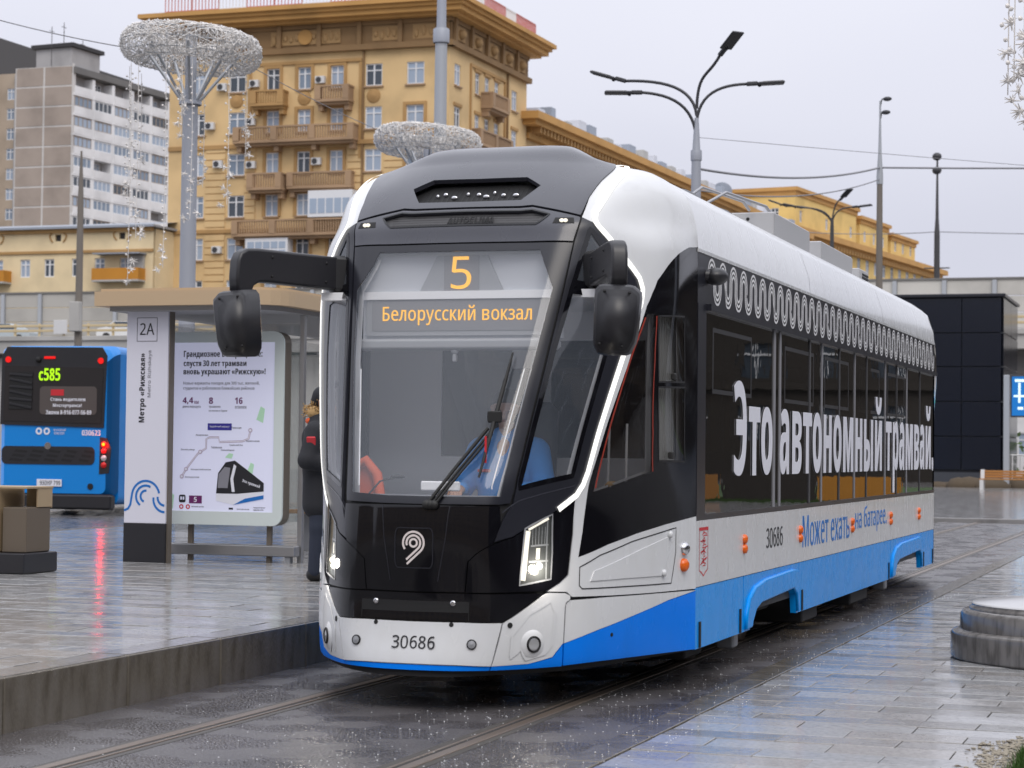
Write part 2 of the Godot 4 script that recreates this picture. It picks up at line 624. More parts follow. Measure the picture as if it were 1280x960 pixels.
	mat("pole_blue_grey", rgb(0.34, 0.36, 0.41), 0.5, 0.1)
	mat("pole_dark", rgb(0.06, 0.06, 0.063), 0.5, 0.3)
	mat("pole_concrete", rgb(0.17, 0.15, 0.13), 0.8)
	mat("lamp_dark", rgb(0.035, 0.036, 0.042), 0.5)
	mat("lamp_panel", rgb(0.14, 0.13, 0.11), 0.4)
	mat("garland", rgb(0.78, 0.75, 0.72), 0.5)
	mat("bulb", rgb(0.8, 0.8, 0.8), 0.2)
	mat("wood_slat", rgb(0.38, 0.17, 0.04), 0.5)
	mat("bench_concrete", rgb(0.6, 0.6, 0.6), 0.7)
	mat("wire", rgb(0.22, 0.22, 0.24), 0.6)

	# buildings
	var plaster := noise_tex(0.006, [[0.0, grey(0.87)], [0.5, grey(0.96)], [1.0, grey(1.0)]], 512, 5, false, 0, FastNoiseLite.TYPE_SIMPLEX_SMOOTH, 31)
	for d in [["yellow_wall", 0.73, 0.515, 0.26], ["yellow_dark", 0.46, 0.275, 0.11], ["cornice_orange", 0.56, 0.31, 0.10], ["frieze", 0.27, 0.165, 0.075], ["balcony_brown", 0.40, 0.265, 0.16], ["pale_yellow", 0.82, 0.67, 0.42], ["panel_brown", 0.37, 0.31, 0.265], ["panel_joint", 0.62, 0.6, 0.58], ["block_white", 0.8, 0.8, 0.81], ["block_grey", 0.42, 0.41, 0.41], ["side_brown", 0.44, 0.36, 0.28], ["barrier", 0.42, 0.405, 0.375], ["barrier_light", 0.55, 0.535, 0.5], ["concrete_light", 0.45, 0.44, 0.42], ["concrete_dark", 0.17, 0.165, 0.16], ["sunny_yellow", 0.8, 0.56, 0.2], ["orange_panel", 0.55, 0.24, 0.03]]:
		a = mat(d[0], rgb(d[1], d[2], d[3]), 0.85)
		a.albedo_texture = plaster
		world_map(a, 0.06)
	mat("roof_snow", rgb(0.55, 0.56, 0.6), 0.6)
	mat("roof_dark", rgb(0.035, 0.033, 0.035), 0.7)
	mat("roof_metal", rgb(0.3, 0.33, 0.38), 0.5, 0.2)
	mat("frame_white", rgb(0.7, 0.71, 0.73), 0.5)
	mat("pane_light", rgb(0.33, 0.40, 0.50), 0.08)  # pale panes: sky reflection and curtains behind are put into the colour
	mat("pane_mid", rgb(0.2, 0.255, 0.33), 0.08)
	mat("pane_dark", rgb(0.06, 0.075, 0.095), 0.08)
	mat("conditioner", rgb(0.62, 0.62, 0.62), 0.5)
	mat("conditioner_fan", rgb(0.04, 0.04, 0.045), 0.5)
	mat("iron", rgb(0.05, 0.045, 0.045), 0.5)
	mat("red_frame", rgb(0.5, 0.16, 0.14), 0.6)
	paint("pavilion_glass", rgb(0.006, 0.009, 0.018), 0.16, 0.0)
	mat("pavilion_joint", rgb(0.045, 0.05, 0.062), 0.5)
	mat("guard_cream", rgb(0.55, 0.44, 0.26), 0.6)
	var scr := glow("screen_blue", Color(0.03, 0.42, 0.72), 0.9)
	glow("screen_white", Color(0.9, 1.0, 1.0), 1.0)
	glow("screen_green", Color(0.1, 0.85, 0.25), 0.8)

	# people
	mat("skin", rgb(0.46, 0.26, 0.18), 0.55)
	var coat := mat("coat_black", rgb(0.016, 0.017, 0.022), 0.85)
	coat.normal_enabled = true; coat.normal_texture = grain_n; coat.normal_scale = 0.3
	coat.uv1_triplanar = true; coat.uv1_scale = Vector3.ONE * 3.0
	mat("trousers", rgb(0.02, 0.026, 0.045), 0.85)
	mat("boots", rgb(0.012, 0.012, 0.013), 0.5)
	mat("fur", rgb(0.42, 0.27, 0.12), 0.95)
	mat("orange_cloth", rgb(0.75, 0.1, 0.01), 0.7)
	mat("teal_cloth", rgb(0.05, 0.4, 0.34), 0.7)
	mat("patch_red", rgb(0.5, 0.03, 0.04), 0.7)
	mat("jacket_blue", rgb(0.03, 0.26, 0.72), 0.75)
	mat("cap_grey", rgb(0.05, 0.05, 0.06), 0.8)
	mat("hair", rgb(0.03, 0.022, 0.018), 0.8)
	mat("eye", rgb(0.02, 0.015, 0.01), 0.3)
	mat("lips", rgb(0.36, 0.14, 0.11), 0.5)

func paver_mat() -> Material:
	return M["paver_%d" % rng.randi_range(0, 5)]

func lay_pavers(root: Node3D, x0: float, x1: float, z0: float, z1: float, y: float, near_first: int, sx: float, sz: float, edge: float) -> void:
	# running-bond slabs, long side across the track; the nearest are separate parts, the rest one
	var spots := []
	var row := 0
	var z := z1
	while z > z0:
		var x := x0 - (sx * 0.5 if row % 2 else 0.0)
		while x < x1:
			var a := maxf(x, x0)
			var b := minf(x + sx, x1)
			if b - a > 0.05:
				spots.append([a, b, z - sz, z])
			x += sx
		z -= sz
		row += 1
	var seen := func(s: Array) -> float:
		var p := Vector3((s[0] + s[1]) / 2, y, (s[2] + s[3]) / 2) - CAM
		var l: Vector3 = p * Basis(Vector3.UP, 0.32862)
		var inside: bool = l.z < -8.6 and absf(l.x / -l.z) < 0.275
		return p.length() + (0.0 if inside else 1000.0)
	spots.sort_custom(func(p, q): return seen.call(p) < seen.call(q))
	var shapes := {}
	var rest := Mb.new()
	for i in spots.size():
		var s: Array = spots[i]
		var w: float = s[1] - s[0] - 0.006
		var d: float = s[3] - s[2] - 0.008
		var lift := rng.randf_range(-0.004, 0.0015)
		var tip := Basis(Vector3.RIGHT, 0.012 * sin(float(int(round(s[3] / sz))) * 2.399) + rng.randf_range(-0.005, 0.005)) * Basis(Vector3.BACK, rng.randf_range(-0.004, 0.004))
		var at := Vector3((s[0] + s[1]) / 2, y - 0.03 + lift, (s[2] + s[3]) / 2)
		if i < near_first:
			var key := snappedf(w, 0.01)
			if not shapes.has(key):
				var b := Mb.new()
				b.box(Vector3.ZERO, Vector3(w, 0.06, d), Basis(), 0.004)
				shapes[key] = b.mesh()
			part(root, "paver", shapes[key], paver_mat(), Transform3D(tip, at - root.position))
		else:
			rest.col = Color.WHITE * rng.randf_range(0.75, 1.05)
			rest.col.a = 1.0
			rest.box(at - root.position, Vector3(w, 0.06, d), tip, 0.0)
	if rest.v.size():
		rest.tinted = true
		var m: StandardMaterial3D = M.paver_0.duplicate()
		m.vertex_color_use_as_albedo = true
		var o := part(root, "paving_slabs", rest, m)
		o.set_meta("kind", "stuff")

func sheet(called: String, x0: float, x1: float, z0: float, z1: float, y: float, m: Material) -> MeshInstance3D:
	var b := Mb.new()
	b.quad(Vector3(x0, y, z1), Vector3(x1, y, z1), Vector3(x1, y, z0), Vector3(x0, y, z0), Vector3.UP)
	return struct(called, b, m)

func build_ground() -> void:
	sheet("ground", -900, 900, -1200, 60, -0.06, M.paving_far)
	sheet("road_by_the_stop", -160, -12.2, -128, 4, 0.12, M.road)
	# the track bed: asphalt with a shallow crossfall, and grooved rails let into it
	var b := Mb.new()
	b.box(Vector3(-0.1, -0.1, -34), Vector3(3.06, 0.2, 80))
	struct("track_bed", b, M.asphalt)
	for s in [-1.0, 1.0]:
		b = Mb.new()
		b.box(Vector3(s * 0.795, 0.002, -34), Vector3(0.062, 0.012, 80), Basis(), 0.004)
		b.box(Vector3(s * 0.722, 0.001, -34), Vector3(0.02, 0.01, 80), Basis(), 0.003)
		var r := struct("tram_rail", b, M.rail_steel)
		b = Mb.new()
		b.box(Vector3(s * 0.748, -0.0015, -34), Vector3(0.034, 0.01, 80))
		part(r, "groove", b, M.rail_groove)
		b = Mb.new()
		for e in [-1.0, 1.0]:
			b.box(Vector3(s * 0.765 + e * 0.085, -0.0005, -34), Vector3(0.045, 0.005, 80))
		part(r, "joint_filler", b, M.mortar)
	# right-hand footway, flush with the track
	var pave := Node3D.new()
	pave.name = "footway"
	pave.set_meta("kind", "structure")
	add_child(pave)
	b = Mb.new()
	b.box(Vector3(5.6, -0.08, -26), Vector3(8.04, 0.1, 48))
	part(pave, "bed", b, M.mortar)
	lay_pavers(pave, 1.62, 6.2, -38, -7.5, 0.0, 300, 0.64, 0.3, 0.0)
	var z := -7.0
	while z > -46.0:
		b = Mb.new()
		b.box(Vector3(1.515, -0.06, z - 0.495), Vector3(0.19, 0.124, 0.985), Basis(), 0.006)
		part(pave, "edge_stone", b, M.kerb_concrete)
		z -= 1.0
	b = Mb.new()
	b.box(Vector3(13.0, -0.075, -30), Vector3(14.0, 0.15, 60))
	part(pave, "far_paving", b, M.paving_far)
	# left platform, 0.3 m up, with kerb blocks along the track
	var plat := Node3D.new()
	plat.name = "platform"
	plat.set_meta("kind", "structure")
	add_child(plat)
	b = Mb.new()
	b.box(Vector3(-7.0, 0.115, -23.1), Vector3(10.4, 0.3, 46.0))
	part(plat, "bed", b, M.mortar)
	lay_pavers(plat, -11.5, -1.86, -32.0, -8.4, 0.3, 300, 0.6, 0.3, 0.0)
	z = -7.2
	while z > -45.0:
		var l := rng.randf_range(1.2, 1.35)
		b = Mb.new()
		b.box(Vector3(-1.74, 0.145, z - l / 2), Vector3(0.24, 0.316, l - 0.008), Basis(), 0.012)
		part(plat, "kerb_block", b, M.kerb_concrete)
		b = Mb.new()
		b.box(Vector3(-1.74, 0.3035, z - l / 2), Vector3(0.215, 0.004, l - 0.03))
		part(plat, "kerb_top", b, M.granite)
		z -= l
	# the plaza behind the tram, one kerb higher
	b = Mb.new()
	b.box(Vector3(10, 0.0, -90), Vector3(60, 0.2, 82), Basis(), 0.02)
	struct("plaza", b, M.paving_far)
	# dead grass and earth along the pavilion's foot
	b = Mb.new()
	for i in 40:
		var x := -14.0 + i * 0.55
		b.ball(Vector3(x + rng.randf_range(-0.2, 0.2), 0.08, -96.6 + rng.randf_range(-0.8, 0.6)), Vector3(rng.randf_range(0.5, 1.0), rng.randf_range(0.25, 0.6), rng.randf_range(0.5, 0.9)), 8, 5)
	var mound := struct("earth_bank", b, M.soil)
	tag(mound, "", "", "", "stuff")

# ---------- buildings ----------
class Face:
	# a facade: s runs along it, y up, d out of it
	var at: Vector3
	var dir: Vector3
	var out: Vector3
	func _init(p: Vector3, along: Vector3, outward: Vector3) -> void:
		at = p; dir = along.normalized(); out = outward.normalized()
	func p(s: float, y: float, d := 0.0) -> Vector3:
		return at + dir * s + Vector3(0, y, 0) + out * d
	func basis() -> Basis:
		return Basis(Vector3.UP.cross(out), Vector3.UP, out)
	func xf(s: float, y: float, d := 0.0) -> Transform3D:
		return Transform3D(basis(), p(s, y, d))
	func box(b: Mb, s0: float, s1: float, y0: float, y1: float, d0: float, d1: float, bevel := 0.0) -> void:
		b.box(p((s0 + s1) / 2, (y0 + y1) / 2, (d0 + d1) / 2), Vector3(absf(s1 - s0), absf(y1 - y0), absf(d1 - d0)), basis(), bevel)

func wall_mesh(b: Mb, f: Face, s0: float, s1: float, y0: float, y1: float, holes: Array, deep := 0.22) -> void:
	# the outer skin of a wall with openings cut through it and their reveals
	var ss := [s0, s1]
	var ys := [y0, y1]
	for h in holes:
		ss.append_array([h[0] - h[2] / 2, h[0] + h[2] / 2])
		ys.append_array([h[1] - h[3] / 2, h[1] + h[3] / 2])
	ss.sort(); ys.sort()
	for j in ys.size() - 1:
		if ys[j + 1] - ys[j] < 1e-4: continue
		var start := -1
		for i in ss.size():
			var solid := false
			if i < ss.size() - 1:
				var c := Vector2((ss[i] + ss[i + 1]) / 2, (ys[j] + ys[j + 1]) / 2)
				solid = true
				for h in holes:
					if absf(c.x - h[0]) < h[2] / 2 and absf(c.y - h[1]) < h[3] / 2:
						solid = false
						break
			if solid and start < 0: start = i
			if not solid and start >= 0:
				b.quad(f.p(ss[start], ys[j]), f.p(ss[i], ys[j]), f.p(ss[i], ys[j + 1]), f.p(ss[start], ys[j + 1]), f.out)
				start = -1
	for h in holes:
		var a: float = h[0] - h[2] / 2; var c: float = h[0] + h[2] / 2
		var lo: float = h[1] - h[3] / 2; var hi: float = h[1] + h[3] / 2
		b.quad(f.p(a, lo), f.p(a, hi), f.p(a, hi, -deep), f.p(a, lo, -deep), f.dir)
		b.quad(f.p(c, lo), f.p(c, hi), f.p(c, hi, -deep), f.p(c, lo, -deep), -f.dir)
		b.quad(f.p(a, lo), f.p(c, lo), f.p(c, lo, -deep), f.p(a, lo, -deep), Vector3.UP)
		b.quad(f.p(a, hi), f.p(c, hi), f.p(c, hi, -deep), f.p(a, hi, -deep), Vector3.DOWN)

var win_cache := {}
func window_in(root: Node3D, f: Face, s: float, y: float, w: float, h: float, leaves := 2, deep := 0.12, frame := "frame_white", bars := 0.095) -> void:
	var key := [snappedf(w, 0.01), snappedf(h, 0.01), leaves, bars]
	if not win_cache.has(key):
		var b := Mb.new()
		var t := bars
		b.box(Vector3(0, h / 2 - t / 2, 0), Vector3(w, t, 0.07))
		b.box(Vector3(0, -h / 2 + t / 2, 0), Vector3(w, t, 0.07))
		for e in [-1, 1]:
			b.box(Vector3(e * (w / 2 - t / 2), 0, 0), Vector3(t, h - 2 * t, 0.07))
		for k in range(1, leaves):
			b.box(Vector3(-w / 2 + w * k / leaves, 0, 0.004), Vector3(t * 1.3, h - 2 * t, 0.07))
		if h > 1.3:
			b.box(Vector3(0, h * 0.2, -0.004), Vector3(w - 2 * t, t, 0.07))
		var g := Mb.new()
		g.box(Vector3(0, 0, -0.03), Vector3(w - t, h - t, 0.02))
		win_cache[key] = [b.mesh(), g.mesh()]
	var xf := f.xf(s, y, -deep)
	xf.origin -= root.position
	var o := part(root, "window", win_cache[key][0], M[frame], xf)
	part(o, "pane", win_cache[key][1], M[["pane_light", "pane_mid", "pane_light", "pane_dark"][rng.randi_range(0, 3)]])

func balcony(root: Node3D, f: Face, s0: float, s1: float, y: float, h: float, out_by: float, m: Material, open_rail := true) -> void:
	# slab on brackets, with a parapet of posts and balusters
	var b := Mb.new()
	f.box(b, s0, s1, y - 0.22, y, 0.0, out_by, 0.02)
	f.box(b, s0 + 0.1, s1 - 0.1, y - 0.42, y - 0.22, 0.0, out_by - 0.25)
	var n := maxi(2, int((s1 - s0) / 3.0) + 1)
	for k in n:
		var s := lerpf(s0 + 0.35, s1 - 0.35, float(k) / (n - 1))
		f.box(b, s - 0.2, s + 0.2, y - 0.85, y - 0.42, 0.0, out_by * 0.6)
	var o := wpart(root, "balcony", b, m)
	b = Mb.new()
	f.box(b, s0, s1, y + h - 0.14, y + h, out_by - 0.24, out_by)
	for e in [s0 + 0.12, s1 - 0.12]:
		f.box(b, e - 0.12, e + 0.12, y + h - 0.14, y + h, 0.0, out_by - 0.24)
		f.box(b, e - 0.06, e + 0.06, y, y + h - 0.14, 0.0, out_by - 0.24)
	for k in n:
		var s := lerpf(s0 + 0.28, s1 - 0.28, float(k) / (n - 1))
		f.box(b, s - 0.27, s + 0.27, y, y + h - 0.14, out_by - 0.26, out_by + 0.02)
	if open_rail:
		var s := s0 + 0.3
		while s < s1 - 0.2:
			f.box(b, s - 0.05, s + 0.05, y, y + h - 0.14, out_by - 0.16, out_by - 0.06)
			s += 0.22
	else:
		f.box(b, s0, s1, y, y + h - 0.14, out_by - 0.16, out_by - 0.05)
	part(o, "balustrade", b, m)

func conditioner(root: Node3D, f: Face, s: float, y: float) -> void:
	var b := Mb.new()
	f.box(b, s - 0.42, s + 0.42, y - 0.3, y + 0.3, 0.06, 0.42, 0.03)
	var o := wpart(root, "air_conditioner", b, M.conditioner)
	b = Mb.new()
	b.prism(disc(0.24, 14), 0.02, f.xf(s + 0.1, y, 0.42))
	part(o, "fan_grille", b, M.conditioner_fan)

func cornice(b: Mb, f: Face, s0: float, s1: float, steps: Array) -> void:
	for q in steps:
		f.box(b, s0 - q[2], s1 + q[2], q[0], q[1], -0.3, q[2])

func build_backdrop() -> void:
	yellow_tower()
	street_wing()
	far_blocks()
	white_block()
	low_yellow()
	reflected_street()

func yellow_tower() -> void:
	var t := thing("yellow_apartment_building", "tall ochre yellow apartment building with deep orange cornice, corner towards the square", "building", Vector3(-53.74, 0, -154.55))
	var f := Face.new(Vector3(-53.74, 0, -154.55), Vector3(-1, 0, 0.0057), Vector3(0, 0, 1))
	var g := Face.new(Vector3(-53.74, 0, -154.55), Vector3(0.029, 0, -1), Vector3(1, 0, 0.029))
	var W := 24.9
	var D := 17.9
	var cols := [[22.2, 1.2], [18.65, 1.5], [15.4, 1.15], [12.6, 1.15], [9.7, 1.15], [6.5, 1.45], [2.9, 1.5]]
	var rows := [31.75, 28.28, 24.84, 21.39, 17.89, 14.4, 10.9]
	var holes := []
	for y in rows:
		for c in cols:
			holes.append([c[0], y, c[1], 1.8])
	var b := Mb.new()
	wall_mesh(b, f, 0.0, W, 0.0, 33.8, holes)
	var wall := wpart(t, "front_wall", b, M.yellow_wall)
	for h in holes:
		window_in(t, f, h[0], h[1], h[2], h[3])
	var holes2 := []
	for y in rows:
		for c in [[1.75, 1.3], [6.1, 1.0], [8.3, 1.0], [10.55, 1.0], [14.85, 1.3]]:
			holes2.append([c[0], y, c[1], 1.7])
	b = Mb.new()
	wall_mesh(b, g, 0.0, D, 0.0, 33.8, holes2)
	wpart(t, "side_wall", b, M.yellow_wall)
	for h in holes2:
		window_in(t, g, h[0], h[1], h[2], h[3])
	# surrounds, sills, pilaster strips and rustication
	for q in [[f, holes], [g, holes2]]:
		var ff: Face = q[0]
		for h in q[1]:
			b = Mb.new()
			ff.box(b, h[0] - h[2] / 2 - 0.12, h[0] + h[2] / 2 + 0.12, h[1] - 1.04, h[1] - 0.91, 0.0, 0.16)
			wpart(t, "window_sill", b, M.balcony_brown)
	for h in holes:
		if h[0] > 8.0 and h[0] < 17.0 or h[0] < 4.0 and h[1] < 30.0:
			b = Mb.new()
			var w: float = h[2] / 2
			var ring := PackedVector2Array([Vector2(-w - 0.26, -0.9), Vector2(-w - 0.26, 1.15), Vector2(w + 0.26, 1.15), Vector2(w + 0.26, -0.9), Vector2(w + 0.01, -0.9), Vector2(w + 0.01, 0.91), Vector2(-w - 0.01, 0.91), Vector2(-w - 0.01, -0.9)])
			b.prism(ring, 0.1, f.xf(h[0], h[1], 0.0))
			wpart(t, "window_surround", b, M.yellow_dark)
	for h in holes2:
		if h[1] < 30.0 or h[0] > 5.0 and h[0] < 12.0:
			b = Mb.new()
			g.box(b, h[0] - h[2] / 2 - 0.22, h[0] + h[2] / 2 + 0.22, h[1] + 0.91, h[1] + 1.15, 0.0, 0.1)
			wpart(t, "window_lintel", b, M.yellow_dark)
	b = Mb.new()
	f.box(b, 7.5, 7.75, 25.0, 32.9, 0.0, 0.12); f.box(b, 17.35, 17.6, 25.0, 32.9, 0.0, 0.12)
	f.box(b, 7.5, 17.6, 32.9, 33.15, 0.0, 0.14)
	f.box(b, 0.0, W, 26.15, 26.5, 0.0, 0.2); f.box(b, 0.0, W, 19.2, 19.5, 0.0, 0.2)
	g.box(b, 4.4, 4.65, 20.0, 32.9, 0.0, 0.12); g.box(b, 12.3, 12.55, 20.0, 32.9, 0.0, 0.12); g.box(b, 4.4, 12.55, 32.9, 33.15, 0.0, 0.14)
	g.box(b, 0.0, D, 26.1, 26.9, 0.0, 0.3)
	wpart(t, "mouldings", b, M.yellow_dark)
	b = Mb.new()
	var y := 13.0
	while y < 26.0:
		f.box(b, 16.9, 17.5 + 0.35, y, y + 0.46, 0.0, 0.09)
		f.box(b, 19.6, 21.4, y, y + 0.46, 0.0, 0.09)
		f.box(b, 7.5, 8.7, y, y + 0.46, 0.0, 0.09)
		f.box(b, 0.1, 2.0, y, y + 0.46, 0.0, 0.09); f.box(b, 3.8, 5.5, y, y + 0.46, 0.0, 0.09)
		g.box(b, 0.1, 0.95, y, y + 0.46, 0.0, 0.09); g.box(b, 2.6, 4.3, y, y + 0.46, 0.0, 0.09); g.box(b, 12.7, 14.1, y, y + 0.46, 0.0, 0.09)
		y += 0.56
	wpart(t, "rustication", b, M.yellow_wall)
	# frieze with panels, medallions and pilasters, under the cornice
	b = Mb.new()
	f.box(b, 0.0, W, 33.8, 36.1, -0.3, 0.12); g.box(b, 0.0, D, 33.8, 36.1, -0.3, 0.12)
	f.box(b, -0.45, W + 0.2, 33.75, 34.2, -0.3, 0.45); g.box(b, -0.45, D + 0.2, 33.75, 34.2, -0.3, 0.446)
	f.box(b, -0.2, W, 35.75, 36.1, -0.3, 0.26); g.box(b, -0.2, D, 35.75, 36.1, -0.3, 0.256)
	wpart(t, "frieze", b, M.frieze)
	for q in [[1.2, 3.1], [4.4, 6.6], [9.4, 15.6], [18.6, 20.8], [22.0, 24.0]]:
		b = Mb.new()
		f.box(b, q[0], q[1], 34.45, 35.6, 0.12, 0.2)
		var o := wpart(t, "relief_panel", b, M.relief)
		b = Mb.new()
		var n := int((q[1] - q[0]) / 0.5)
		for k in n:
			var s: float = lerpf(q[0] + 0.3, q[1] - 0.3, float(k) / maxi(1, n - 1))
			b.ball(f.p(s, 35.0 + 0.12 * sin(k * 2.1), 0.2), Vector3(0.2, 0.34 + 0.1 * sin(k * 1.3), 0.12), 8, 5)
		part(o, "relief", b, M.relief)
	for q in [[1.0, 2.8], [4.4, 6.6], [8.0, 10.2], [11.6, 13.8], [15.0, 17.0]]:
		b = Mb.new()
		g.box(b, q[0], q[1], 34.45, 35.6, 0.12, 0.2)
		var o := wpart(t, "relief_panel", b, M.relief)
		b = Mb.new()
		b.ball(g.p((q[0] + q[1]) / 2, 35.0, 0.2), Vector3(0.5, 0.42, 0.5), 10, 6)
		part(o, "relief", b, M.relief)
	b = Mb.new()
	b.prism(disc(0.62, 18), 0.12, f.xf(12.5, 35.05, 0.2))
	wpart(t, "medallion", b, M.cornice_orange)
	for q in [[18.7, 30.1], [12.6, 30.1], [6.5, 30.05]]:
		b = Mb.new()
		b.lathe([Vector2(0.62, 0), Vector2(0.5, 0.12), Vector2(0.35, 0.08), Vector2(0.25, 0.16), Vector2(0.0, 0.18)], 16, Transform3D(f.basis() * Basis(Vector3.RIGHT, PI / 2), f.p(q[0], q[1], 0.0)))
		wpart(t, "rosette", b, M.yellow_dark)
	var s := 0.6
	while s < W:
		b = Mb.new()
		f.box(b, s - 0.2, s + 0.2, 34.2, 36.1, 0.12, 0.42, 0.03)
		wpart(t, "frieze_bracket", b, M.frieze)
		s += 3.55
	s = 0.55
	while s < D:
		b = Mb.new()
		g.box(b, s - 0.2, s + 0.2, 34.2, 36.1, 0.12, 0.42, 0.03)
		wpart(t, "frieze_bracket", b, M.frieze)
		s += 3.55
	b = Mb.new()
	cornice(b, f, -0.0, W, [[36.1, 36.35, 1.0], [36.35, 36.75, 1.5], [36.75, 37.05, 1.75], [37.05, 37.4, 2.05]])
	cornice(b, g, -0.0, D, [[36.102, 36.348, 0.996], [36.352, 36.748, 1.496], [36.752, 37.048, 1.746], [37.052, 37.396, 2.046]])
	wpart(t, "cornice", b, M.cornice_orange)
	b = Mb.new()
	b.box(Vector3(-53.74 - W / 2, 18.6, -154.6 - D / 2 - 0.4), Vector3(W - 0.9, 37.2, D - 0.8))
	wpart(t, "core", b, M.yellow_dark)
	# roof rail with faded red frames
	for face in [[f, W], [g, D]]:
		var ff: Face = face[0]
		var len_: float = face[1]
		s = 0.0
		var k := 0
		while s < len_ - 1.5:
			b = Mb.new()
			ff.box(b, s, s + 2.4, 38.75, 38.85, 0.9, 0.98); ff.box(b, s, s + 2.4, 37.6, 37.7, 0.9, 0.98)
			for j in 9:
				ff.box(b, s + j * 0.3, s + j * 0.3 + 0.05, 37.4, 38.8, 0.9, 0.98)
			wpart(t, "roof_railing", b, M.red_frame if k % 3 != 1 else M.frame_white)
			s += 2.5
			k += 1
	# balconies, loggias and conditioners
	balcony(t, f, 14.0, 17.0, 29.65, 1.1, 1.1, M.yellow_dark)
	balcony(t, f, 8.2, 11.2, 29.75, 1.15, 1.2, M.balcony_brown)
	balcony(t, f, 7.7, 18.4, 26.6, 1.15, 1.3, M.balcony_brown)
	balcony(t, f, 13.9, 17.0, 22.7, 1.2, 1.5, M.balcony_brown)
	balcony(t, f, 8.0, 13.7, 22.8, 1.15, 0.9, M.balcony_brown)
	balcony(t, f, 7.7, 18.4, 18.95, 1.15, 1.3, M.balcony_brown)
	balcony(t, f, 0.6, 5.0, 26.6, 1.0, 0.7, M.yellow_dark, false)
	balcony(t, g, 6.9, 10.9, 30.05, 1.15, 1.1, M.balcony_brown)
	balcony(t, g, 4.7, 12.3, 26.7, 1.15, 0.9, M.balcony_brown)
	b = Mb.new()
	f.box(b, 7.7, 11.6, 20.2, 22.35, 0.0, 1.25)
	var lo := wpart(t, "glazed_loggia", b, M.frame_white)
	b = Mb.new()
	for k in 5:
		f.box(b, 7.95 + k * 0.72, 8.55 + k * 0.72, 20.5, 21.7, 1.2, 1.27)
	part(lo, "loggia_panes", b, M.pane_light)
	b = Mb.new()
	f.box(b, 13.4, 17.2, 16.4, 18.6, 0.0, 1.1)
	lo = wpart(t, "bay_window", b, M.frame_white)
	b = Mb.new()
	for k in 5:
		f.box(b, 13.6 + k * 0.7, 14.18 + k * 0.7, 16.6, 17.6, 1.05, 1.13)
		f.box(b, 13.6 + k * 0.7, 14.18 + k * 0.7, 17.75, 18.3, 1.05, 1.13)
	part(lo, "bay_panes", b, M.pane_light)
	for q in [[19.95, 31.3], [17.0, 31.45], [11.1, 31.5], [20.2, 24.9], [17.2, 24.75], [11.35, 24.85], [17.3, 28.3], [20.2, 17.8], [21.0, 28.1]]:
		conditioner(t, f, q[0], q[1])
	b = Mb.new()
	f.box(b, 7.3, 7.45, 10, 36, 0.0, 0.18)
	g.box(b, 12.9, 13.05, 10, 34, 0.0, 0.18)
	wpart(t, "downpipe", b, M.frieze)

func street_wing() -> void:
	var at := Vector3(-53.476, 0, -173.0)
	var t := thing("street_wing", "long ochre wing with an orange bracketed cornice running down the street", "building", at)
	var f := Face.new(at, Vector3(0.0379, 0, -0.9993), Vector3(1, 0, 0.0379))
	var holes := []
	for y in [26.4, 22.9]:
		var s := 3.0
		while s < 102.0:
			holes.append([s, y, 1.3, 1.8])
			s += 3.4
	var b := Mb.new()
	wall_mesh(b, f, 0.0, 104.0, 0.0, 29.0, holes)
	wpart(t, "wall", b, M.yellow_wall)
	for h in holes:
		window_in(t, f, h[0], h[1], h[2], h[3])
	b = Mb.new()
	f.box(b, 0.0, 104.0, 27.9, 28.2, 0.0, 0.2)
	f.box(b, 0.0, 104.0, 24.5, 24.75, 0.0, 0.15)
	for h in holes:
		f.box(b, h[0] - 0.85, h[0] + 0.85, h[1] + 0.9, h[1] + 1.15, 0.0, 0.12)
	wpart(t, "mouldings", b, M.yellow_dark)
	b = Mb.new()
	cornice(b, f, 0.0, 104.0, [[29.0, 29.5, 0.5], [30.05, 30.5, 1.5], [30.5, 31.15, 1.9]])
	f.box(b, 0.0, 104.0, 29.5, 30.05, -0.3, 0.55)
	wpart(t, "cornice", b, M.cornice_orange)
	var m := Mb.new()
	f.box(m, -0.16, 0.16, 29.5, 30.05, 0.55, 1.35)
	var shared := m.mesh()
	for k in 116:
		part(t, "cornice_bracket", shared, M.yellow_dark, Transform3D(Basis(), -at + f.dir * (0.4 + k * 0.9)))
	b = Mb.new()
	f.box(b, 0.0, 104.0, 0.0, 29.0, -14.0, -0.5)
	wpart(t, "core", b, M.yellow_dark)
	# shallow snowy roof with vents, hatches and chimneys
	b = Mb.new()
	b.quad(f.p(-0.5, 31.16, 1.9), f.p(104, 31.16, 1.9), f.p(104, 33.4, -7), f.p(-0.5, 33.4, -7))
	b.quad(f.p(-0.5, 31.16, 1.9), f.p(-0.5, 33.4, -7), f.p(-0.5, 31.0, -7), f.p(-0.5, 31.0, 1.9))
	wpart(t, "roof", b, M.roof_snow)
	for k in 26:
		var s := 3.0 + k * 3.9 + rng.randf_range(-1, 1)
		b = Mb.new()
		var w := rng.randf_range(0.4, 1.1)
		f.box(b, s - w, s + w, 31.3, 31.3 + rng.randf_range(0.8, 1.6), -1.4, 0.2, 0.05)
		wpart(t, "roof_hatch", b, [M.roof_snow, M.roof_metal, M.concrete_light][k % 3])
	b = Mb.new()
	f.box(b, 3.0, 6.0, 31.5, 34.6, -6, -3, 0.05)
	wpart(t, "chimney", b, M.side_brown)

